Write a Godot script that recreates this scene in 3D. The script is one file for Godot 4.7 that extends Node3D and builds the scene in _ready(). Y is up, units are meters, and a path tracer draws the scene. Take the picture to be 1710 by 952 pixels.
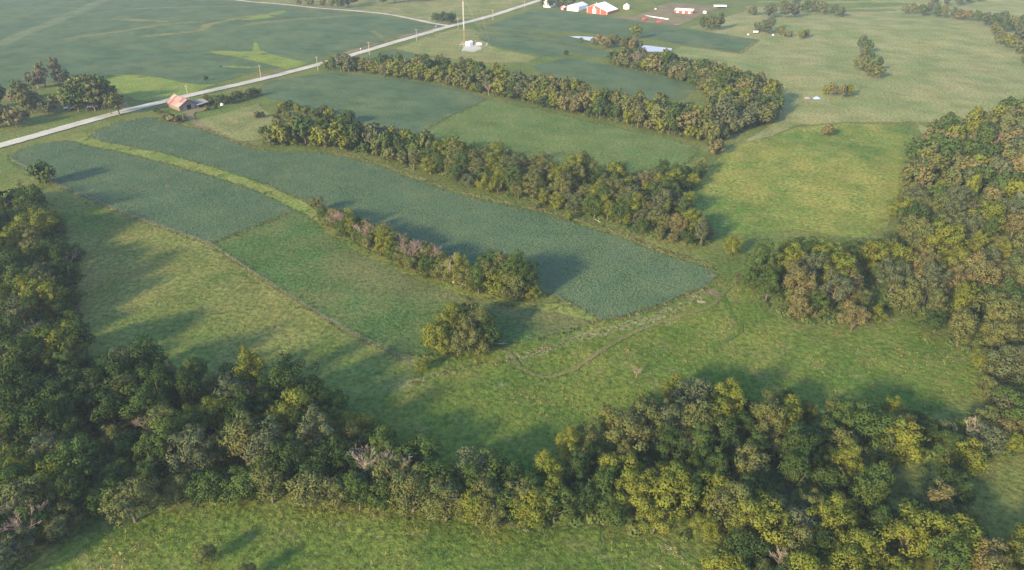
extends Node3D
# Farmland seen from the air on a hazy late-summer evening. Metres, y up.

const FIELDS := [
	["soybean_field", "soy", "blue-green soybean field with grassy contour strips across the gravel road", [-1050, -1221.6, -340.5, -418.1, -295, -412.4, -281.1, -424, -270.1, -436.1, -257.7, -447.3, -247.6, -457.3, -234.8, -455.6, -217.6, -447.3, -200.6, -434.6, -187.3, -428.5, -177.2, -430, -171.8, -445.7, -166.1, -462.4, -153.7, -474.8, -138.4, -491.6, -135.6, -493.6, -125.7, -522.2, -112.8, -544.5, -97.8, -561.3, -93.1, -592.2, -80.5, -606, -58.1, -641.7, -81.5, -657.7, -112.5, -688.5, -136.4, -699.4, -183.6, -710.5, -218.3, -733.9, -259.3, -771.8, -286.8, -799.2, -405.7, -935.8, -616.8, -1221.6]],
	["soybean_field", "soy", "wide soybean field between the red barn yard and the ponds", [-23.8, -644.8, -2.7, -684.9, 22.2, -738, 46.1, -726, 70.5, -703, 92.9, -681.4, 115.2, -657.7, 138, -632.4, 163.1, -608.8, 192.4, -576.3, 163.8, -524.4, 126.7, -554, 102.9, -581.5, 78.8, -592.2, 51.7, -606, 21.6, -611.7, -2.5, -626.3]],
	["soybean_field", "soy", "narrow soybean strip leading to the small pond", [-31.4, -632.4, -20.4, -635.4, -2.5, -620.4, 21.3, -600.4, 42.4, -584.1, 47.1, -571.2, 57.5, -544.5, 51.8, -544.5, 38.7, -561.3, 20.8, -584.1, -2.4, -597.6, -19.7, -611.7]],
	["soybean_field", "soy", "round-ended soybean field beside the mast compound", [-25.1, -586.8, -20.7, -597.6, -6.7, -594.9, 20.5, -576.3, 48.7, -544.5, 66, -522.2, 76.5, -505.5, 63.8, -495.5, 49.3, -501.4, 40.3, -520.1, 33.7, -501.4, 28.5, -497.5, 18.2, -505.5, 7.6, -513.7, -9.1, -533.2, -19.3, -554]],
	["soybean_field", "soy", "soybean wedge hemmed in by the two tree belts near the ponds", [37.1, -497.5, 61.2, -476.6, 82.5, -455.6, 99.7, -436.1, 107.6, -415.2, 94.1, -392.1, 76.4, -390.8, 53.8, -412.4, 33.8, -426.9, 16.2, -455.6, 13.6, -473, 32.2, -489.7]],
	["soybean_field", "soy", "small soybean patch between gravel road and tree belt", [-104.8, -497.5, -100.4, -511.6, -90.9, -528.7, -74, -524.4, -63.5, -503.5, -60.4, -473, -79.9, -473, -96.8, -480.3]],
	["soybean_field", "soy", "soybean field between the two long tree belts", [-147.5, -409.6, -148, -422.5, -145.5, -437.7, -132, -448.9, -118, -457.3, -95.5, -452.2, -70.9, -437.7, -47.9, -425.4, -22, -402.7, -13.2, -392.1, -29.2, -362, -40.5, -336.7, -45, -326.1, -62.2, -336.7, -75.3, -344.8, -90.6, -354.3, -104.2, -366.6, -117.1, -379.6, -133.3, -390.8]],
	["hay_field", "green_hay", "bright green hay field at the end of the soybean field between tree belts", [-12.8, -390.8, 14.1, -370, 42.9, -345.8, 63.8, -328.9, 78.1, -316, 82.2, -304, 74.7, -288, 60.1, -277, 49.7, -273.5, 26, -280.6, 1.3, -289.6, -19.9, -304, -43.3, -323.3, -40, -334.7, -28.6, -360.9]],
	["soybean_field", "soy", "large dark soybean field below the weathered barn", [-196.4, -322.3, -197.5, -332.7, -193.3, -344.8, -185.1, -352.1, -180.6, -352.1, -160.7, -338.7, -141.6, -327, -126.2, -312.5, -111.6, -300.6, -100.6, -299, -84.8, -298.2, -70.6, -292.7, -53, -279.1, -36.5, -264, -21.5, -251.3, -5.5, -241.3, 9.6, -232.5, 21.6, -223.7, 36.4, -211.2, 46.2, -200.2, 55.8, -192.9, 60.7, -186.7, 60.3, -184.4, 56.3, -179.3, 44.3, -171.1, 33.2, -164.4, 24, -160.4, 20.3, -164.4, 15.8, -169.8, 8.6, -176.5, 0.9, -180.8, -9.9, -189.3, -21.6, -199, -34.2, -209.9, -48, -221.7, -60.7, -233.6, -70.8, -238, -78.9, -246, -100.6, -264, -122.1, -279.1, -150.1, -296.6, -186.5, -314.2]],
	["soybean_field", "soy", "soybean field corner bordered by the brown weedy fence line", [-216.1, -293.4, -217, -305.6, -208.5, -314.2, -200.8, -315.1, -191.4, -308.2, -170.8, -298.2, -144.5, -283.5, -117.8, -267.3, -97.2, -253.2, -77.4, -234.7, -85.4, -223.7, -91.9, -215.4, -97.9, -208.1, -113.8, -217.8, -131.6, -228.8, -148.3, -240.2, -165.6, -252.6, -176.8, -260.1, -190.4, -269.3, -200.3, -277]],
	["clover_field", "clover", "green clover field between soybean corner and meadow", [-97.4, -207.6, -91.3, -215, -84.9, -223.2, -76.9, -234.1, -72.2, -232.5, -62.6, -218.3, -48.6, -203.2, -35.5, -191.7, -23.7, -182.6, -9.3, -173.8, 0.8, -168.8, 10.7, -166.9, 17.3, -167.5, 23, -160.1, 16.4, -156, 6.9, -152, -2.3, -148.7, -14.1, -146.1, -22.9, -145, -28.1, -145, -39.3, -153.7, -57.1, -169.1, -75.9, -186.7]]]

const MEADOWS := [
	["meadow", "hay", "pale yellow-green hay meadow along the dark wood", [-188.8, -266.6, -175.8, -258.2, -164.6, -250.7, -147.4, -238.5, -130.7, -226.8, -113.1, -215.9, -97.3, -206.3, -75.4, -185.2, -56.8, -167.8, -39.1, -152.6, -27.9, -144, -22.3, -139.2, -23, -133.3, -29.4, -129.9, -32.3, -116.6, -55.3, -109.3, -110.5, -143, -151.1, -202.4, -178.7, -241.9]],
	["weedy_meadow", "weedy", "weedy meadow crossed by the two-track path", [-22.2, -138.5, -21, -144, -14, -145, -2.2, -147.7, 6.8, -150.9, 16.3, -154.8, 23.3, -159.2, 33.4, -163.1, 44.3, -169.8, 56.3, -177.9, 60.7, -183.3, 68.4, -185.5, 68.5, -165.6, 73.7, -155.1, 93.8, -154.8, 106.1, -161, 108.1, -149.5, 111.2, -141.7, 109.3, -131, 92.5, -122.5, 59.1, -124.6, 46.9, -128.8, 26, -116.6, 12.9, -111, 5.1, -97.9, 0.6, -94.9, -11.1, -102.5, -25.8, -107.5, -31.8, -113.8, -29.2, -128.8, -22.8, -132.2]],
	["meadow", "weedy", "lush green meadow in front of the woods", [-79.5, -76.9, -78.9, -86.4, -74.5, -90, -67.7, -93.7, -58.5, -95.8, -46.5, -96.7, -32.7, -94.9, -23.7, -94, -8.1, -91.5, 1.6, -90.6, 4.8, -90.1, 15.6, -90.9, 21.8, -88.5, 28.8, -86.5, 34.7, -80.9, 34.1, -74.7, 22.6, -69.5, -71.4, -69.5]],
	["hay_field", "yellow", "yellow-green hay field enclosed by tree belt and wood", [66, -247.7, 78.8, -273.5, 89, -294.2, 101.7, -312.5, 121.5, -323.3, 138, -338.7, 166.7, -344.8, 190.4, -338.7, 185.3, -316.9, 160.1, -273.5, 139.7, -241.9, 127.3, -220.7, 115, -211.2, 108.1, -213.5, 95.9, -218.3, 83, -215.9, 68.8, -215, 65.3, -225.7]],
	["pasture", "pasture", "open tan-green pasture with scattered trees", [130.2, -586.8, 190.9, -571.2, 159.2, -608.8, 149.6, -632.4, 218.6, -714.3, 308.1, -905.1, 833.4, -1221.6, 296.4, -398.7, 235.3, -351.1, 192.7, -326.1, 199.7, -345.8, 167.6, -346.8, 139.5, -342.7, 122.4, -326.1, 100.4, -312.5, 91.1, -297.4, 113.9, -326.1, 133.4, -351.1, 148.5, -392.1, 147.6, -426.9, 130, -455.6, 107.2, -473, 95.5, -495.5, 113.3, -524.4, 126.6, -546.9, 161.3, -515.8, 188.4, -566.2]],
	["rough_pasture", "rough", "rough brushy pasture beyond the side road", [-290.2, -849.1, -258.7, -789.9, -225.2, -758.8, -189.2, -733.9, -139.1, -714.3, -115.2, -706.8, -83.8, -677.9, -57.3, -651.2, -30.3, -692.1, 21.8, -789.9, 74.4, -905.1, -146, -1221.6, -367.9, -1041]],
	["meadow", "clearing", "small grassy clearing at the wood edge", [89.1, -102.5, 97.3, -108.4, 107.5, -109.3, 93.6, -87.9, 85.6, -90.6, 83.9, -94.9]]]

const GRASS := [
	["green", "grassed waterway running down to the gravel road", [-219.7, -528.7, -196.7, -530.9, -188.4, -533.2, -197.2, -563.7, -195.7, -566.2, -183.4, -535.4, -161, -511.6, -137.2, -491.6, -140.5, -476.6, -145.5, -469.4, -154.5, -480.3, -170, -493.6, -190.3, -511.6]],
	["green", "green grass patch in the contour field", [-237.1, -651.2, -227.7, -671.1, -214.2, -706.8, -207.7, -695.7, -214, -661, -226.7, -651.2]],
	["strip", "short grassed waterway beside the road", [-116.6, -611.7, -112.7, -614.6, -100.9, -586.8, -91.8, -576.3, -95.5, -561.3, -102, -576.3]],
	["green", "lawn strip between road and contour field", [-256.8, -445.7, -246.8, -455.6, -234, -453.9, -216.9, -445.7, -199.9, -433, -186.8, -426.9, -175.9, -428.5, -181.3, -404.1, -187, -393.4, -195.2, -385.8, -206.2, -388.3, -226, -412.4, -241.9, -426.9]],
	["mown", "mown grass round the mast compound", [-75, -561.3, -47.8, -626.3, -32.5, -623.4, -24, -594.9, -26.8, -581.5, -20.1, -549.2, -6.4, -520.1, 17.9, -497.5, 9.9, -480.3, -21.7, -480.3, -47.1, -499.5, -64.8, -511.6, -84.6, -533.2]],
	["rough", "rough tan grass behind the weathered barn", [-155.3, -345.8, -146.2, -362, -136.3, -379.6, -129.5, -367.7, -113.9, -345.8, -111.2, -316.9, -123.4, -312.5, -139.3, -326.1]]]

const STRIPS := [
	[14, "contour", [-376.8, -542.2, -390.7, -586.8, -400.2, -644.8, -415.7, -722.1, -428.6, -799.2, -442.1, -859.7]],
	[8, "strip", [-378.4, -733.9, -326.4, -742.1, -248.7, -738]],
	[9, "strip", [-359.9, -667.7, -328.7, -657.7, -296.9, -644.8]],
	[8, "strip", [-345.2, -571.2, -318.1, -603.2, -287.9, -635.4, -261, -638.5]],
	[7, "strip", [-300.5, -576.3, -266.2, -594.9, -253.6, -606, -255, -629.3, -228.8, -674.5, -209.2, -681.4]],
	[7, "strip", [-230.3, -623.4, -198.5, -651.2, -173.3, -667.7, -153.8, -681.4, -135.2, -695.7]],
	[6, "green", [-221.9, -528.7, -205.4, -530.9, -193.9, -528.7]],
	[7, "green", [-195.4, -482.1, -166.7, -476.6]]]

const DIRT_AREAS := [
	["farm_yard", "yard", "trampled brown cattle yard beside the red shed", [96, -688.5, 111.9, -684.9, 130.6, -714.3, 144.8, -746.2, 160.8, -767.5, 203.1, -754.6, 206.9, -746.2, 182.7, -706.8, 155.9, -661, 141.1, -635.4, 118.3, -657.7, 99.6, -674.5]],
	["barn_yard", "yard", "bare reddish earth yard beside the weathered barn", [-169.6, -362, -166.9, -367.7, -163.1, -372.4, -159.8, -373.6, -157.4, -368.9, -160, -364.3, -162.8, -362, -161.3, -356.5, -165.8, -358.7]],
	["bare_patch", "yard", "bare reddish earth patch at the field corner", [55.4, -175.8, 57.9, -177.6, 59.4, -174.1, 58.4, -171.4, 56.5, -172.1, 56, -174.1]],
	["bare_patch", "yard", "small bare sandy patch at the tip of the soybean field", [56.8, -184.4, 59.9, -185.5, 60.4, -184.8, 58, -183.7]],
	["bare_patch", "yard", "small bare spot inside the soybean corner field", [-134.4, -258.2, -133, -258.8, -131.3, -256.9, -132.1, -255.6]],
	["road_bank", "yard", "bare brown road bank below the contour field", [-163.8, -428.5, -159.4, -447.3, -150.4, -467.6, -145.4, -467.6, -154.4, -448.9, -163.4, -431.5]],
	["road_bank", "yard", "bare brown bank at the roadside by the short waterway", [-125.3, -505.5, -117.2, -533.2, -103.4, -554, -98.2, -563.7, -100.2, -554, -110.3, -530.9, -119.6, -513.7]],
	["road_bank", "yard", "bare brown bank near the road junction", [-93.2, -576.3, -80.1, -603.2, -61.1, -635.4, -57.8, -638.5, -75.3, -603.2, -87.5, -578.9]],
	["gravel_pad", "gravel", "pale gravel pad under the mast compound", [-36.1, -520.1, -34.8, -542.2, -28.9, -546.9, -22.1, -533.2, -22.2, -524.4, -27.4, -515.8]],
	["compost_patch", "yard", "bare earth in front of the collapsed shed", [-257, -389.6, -250.6, -394.7, -245.8, -390.8, -246.8, -382, -252.5, -380.8]]]

const DIRT_LINES := [
	["farm_lane", 3.2, "dirt farm lane leaving the weathered barn", [-165.9, -366.6, -162.7, -355.4, -156.4, -344.8, -148.5, -335.7, -143.6, -331.8]],
	["driveway", 5.0, "short gravel driveway into the tree-shaded farmstead", [-199.4, -367.7, -204.7, -373.6, -210.6, -383.3]],
	["two_track_path", 1.3, "worn two-track path through the weedy meadow", [65.8, -182.6, 59.7, -174.5, 54.7, -167.8, 44.1, -161.9, 31.9, -154.8, 23.2, -147.4, 15.2, -139, 10.6, -136.1, 7, -135.6, 3.6, -137.8, 0.7, -142.2, -1, -146.1]],
	["mown_track", 1.3, "narrow mown track bending towards the woods", [59.3, -173.1, 59, -162.5, 59.7, -156, 54.8, -150.9, 49.9, -148.2]]]

const ROADS := [
	["gravel_road", 7.5, "pale straight gravel road passing the weathered barn", [-257.4, -263.3, -244.8, -285, -229.8, -309, -216.7, -333.7, -204.4, -357.6, -181.3, -397.4, -155.3, -437.7, -137.4, -469.4, -125.1, -491.6, -108.6, -522.2, -74, -592.2, -53.7, -638.5, -29.9, -681.4, -2.9, -729.9, 31.2, -789.9, 104, -917.2]],
	["side_road", 5.5, "curving gravel side road joining the straight road", [-52.9, -641.7, -68.1, -654.4, -83, -671.1, -114.1, -699.4, -138.4, -710.5, -187.3, -726, -222.8, -750.4, -263.5, -785.3, -291.6, -813.6, -371.9, -905.1]]]

const PONDS := [
	["small pale pond beside the narrow soybean strip", [44.6, -581.5, 50.5, -584.1, 56.5, -582.8, 67, -580.2, 67.7, -573.8, 63.9, -563.7, 57.9, -562.5, 54.1, -571.2]],
	["larger pale pond behind the tree belt", [92, -544.5, 97.7, -546.9, 107.6, -539.9, 116.8, -535.4, 114.2, -526.5, 106.1, -520.1, 95.5, -520.1, 91.8, -528.7]]]

const FENCE_LINE := [-212.4, -289.6, -192.8, -273.5, -176.1, -258.8, -164.9, -251.3, -147.7, -239.1, -131.2, -227.8, -113.4, -216.9, -97.6, -207.2, -75.6, -185.9, -57, -168.5, -39.2, -153.1, -28, -144.5, -22.3, -140]

const LANES := [
	["lane", [-201.3, -316, -195.9, -321.4, -186, -313.4, -149.7, -295.8, -121.6, -277.7, -100.2, -262.7, -78.6, -244.8, -70.5, -236.9, -59.8, -219.3, -49.3, -206.7, -36, -194.9, -24, -185.5, -9.4, -176.2, 0.8, -171.1, 8.3, -169.8, 17.3, -168.2, 21, -163.4, 23.7, -160.1, 19.2, -161.3, 13.8, -164, 7.4, -166.2, -0.8, -168.8, -11, -173.1, -24.5, -181.8, -36.3, -190.9, -49.4, -202.4, -62.2, -216.9, -72.7, -232, -77.6, -235.2, -97.4, -253.8, -118.1, -268, -144.8, -284.3, -171.2, -299, -191.9, -309]]]

const DRY_BANDS := [
	[0.9, [-212.4, -289.6, -192.8, -273.5, -176.1, -258.8, -164.9, -251.3, -147.7, -239.1, -131.2, -227.8, -113.4, -216.9, -97.6, -207.2, -75.6, -185.9, -57, -168.5, -39.2, -153.1, -28, -144.5, -22.3, -140]],
	[2.0, [-76.8, -297.4, -53.7, -283.5, -37, -268, -21.7, -255, -5.5, -244.8, 9.7, -236.3, 21.9, -227.8, 36.9, -215, 46.7, -203.2, 56.5, -195.7, 62, -188.2]],
	[1.6, [56.9, -178.3, 44.4, -170.1, 33.4, -163.4, 23.8, -159.5]],
	[2.5, [-179.9, -351.1, -161.5, -340.7, -142.3, -328.9, -126.8, -314.2, -112.6, -304]],
	[2.0, [192.4, -576.3, 179.1, -551.6, 163.1, -522.2]],
	[2.0, [59.9, -183.3, 62.2, -179, 68.6, -186.3]],
	[1.2, [-23, -133.3, -13.6, -139.2, -0.7, -142.5, 6.7, -146.3, 16, -151.7, 29, -157.4, 41.3, -164, 55.3, -175.5]]]

const WHITE_BANDS := [
	[3.5, [-0.7, -142.5, 6.7, -146.3, 16, -151.7, 29, -157.4, 41.3, -164, 55.3, -175.5]],
	[2.2, [-29.6, -131.5, -23.1, -134.2, -15.8, -138.8]],
	[2.0, [2.2, -144.3, 4.2, -139.5]],
	[3.0, [28.8, -156, 34.9, -159.5, 41.1, -163.1]],
	[2.0, [40.1, -158, 44.7, -161]],
	[2.5, [16.2, -153.7, 22.5, -154.8]],
	[1.5, [-6.2, -129.9, -0.7, -133.3]],
	[2.0, [25.8, -87.3, 31, -82.2]],
	[1.5, [-3.8, -92.7, 2.7, -90]]]

const WOOD_OUTLINES := {
	"L": [-204.8, -244.8, -172.7, -239.1, -151.6, -216.9, -136.4, -199, -124.3, -179, -114.9, -159.5, -100.3, -137.5, -78, -135.2, -57.4, -136.8, -45.8, -129.9, -37, -120.5, -30.2, -111.9, -21.1, -108.4, -11, -101.7, -0.6, -100.2, 1.9, -94.2, -8.2, -92.6, -23.9, -95.2, -33, -96.1, -46.9, -97.9, -59, -97, -68.2, -94.9, -75.1, -91.2, -79.6, -87.5, -82.1, -82.8, -85.4, -76.9, -96.1, -76.9],
	"M": [0.8, -92.3, 5.1, -98.2, 12.8, -110.1, 26.1, -116.9, 37, -127.1, 46.7, -128.2, 50.5, -122.5, 58.9, -123.9, 70, -122.1, 80.6, -119.5, 89.2, -116.2, 109.1, -115.6, 107.5, -109.3, 94.8, -108.4, 88.2, -102.5, 81, -92, 81.9, -86, 91, -84.1, 81.5, -69.5, 30.9, -69.5, 35.5, -81.6, 29, -87.5, 21.9, -89.5, 15.8, -92, 4.9, -91.2],
	"R": [68.3, -184, 74.6, -193.3, 82.4, -195.7, 99.3, -191.7, 111.8, -197.3, 128.6, -215, 137, -235.2, 156.3, -265.3, 177.2, -297.4, 197.4, -323.3, 230.5, -342.7, 281.5, -375.9, 106.5, -104.2, 102.7, -111.4, 96.1, -113.8, 104, -122.5, 107.9, -133.3, 111.8, -142.2, 109.1, -151.5, 104, -163.1, 93.7, -158, 74.8, -158, 69, -168.8],
	"H2": [-108.1, -306.5, -94.7, -306.5, -78.2, -304, -60.5, -293.4, -43.2, -279.1, -27.4, -268, -12.6, -254.4, -1.1, -247.7, 9.8, -239.7, 22.4, -233.6, 32.1, -225.7, 40.9, -215, 51.4, -207.6, 61.3, -204.5, 64.1, -209.4, 63.5, -226.8, 60.5, -243.1, 67.9, -256.9, 76.7, -268.6, 76.9, -275.6, 57.9, -265.3, 43.6, -264, 24.9, -266.6, 10.9, -272.1, -6.2, -280.6, -24.1, -288, -40.9, -302.3, -55.6, -312.5, -80.8, -316, -110.4, -318.7],
	"H3": [-105.8, -462.4, -92.3, -455.6, -71.4, -440.8, -48.2, -428.5, -18.6, -404.1, 1.6, -388.3, 32.4, -363.1, 57.4, -343.7, 74.7, -327, 91.8, -316, 99.5, -335.7, 88.4, -351.1, 69.1, -360.9, 46.6, -380.8, 25.3, -401.4, 1.7, -416.7, -19.8, -433, -42.6, -447.3, -62, -453.9, -81.8, -460.7, -99, -471.2],
	"H4": [64.3, -473, 91.1, -448.9, 104.6, -425.4, 110.5, -398.7, 102.8, -351.1, 94, -316, 111, -335.7, 127.2, -345.8, 139.4, -371.2, 144.2, -396, 139.6, -424, 126.7, -442.4, 110.8, -453.9, 93.6, -462.4, 80.4, -476.6, 67.6, -484]}

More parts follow.
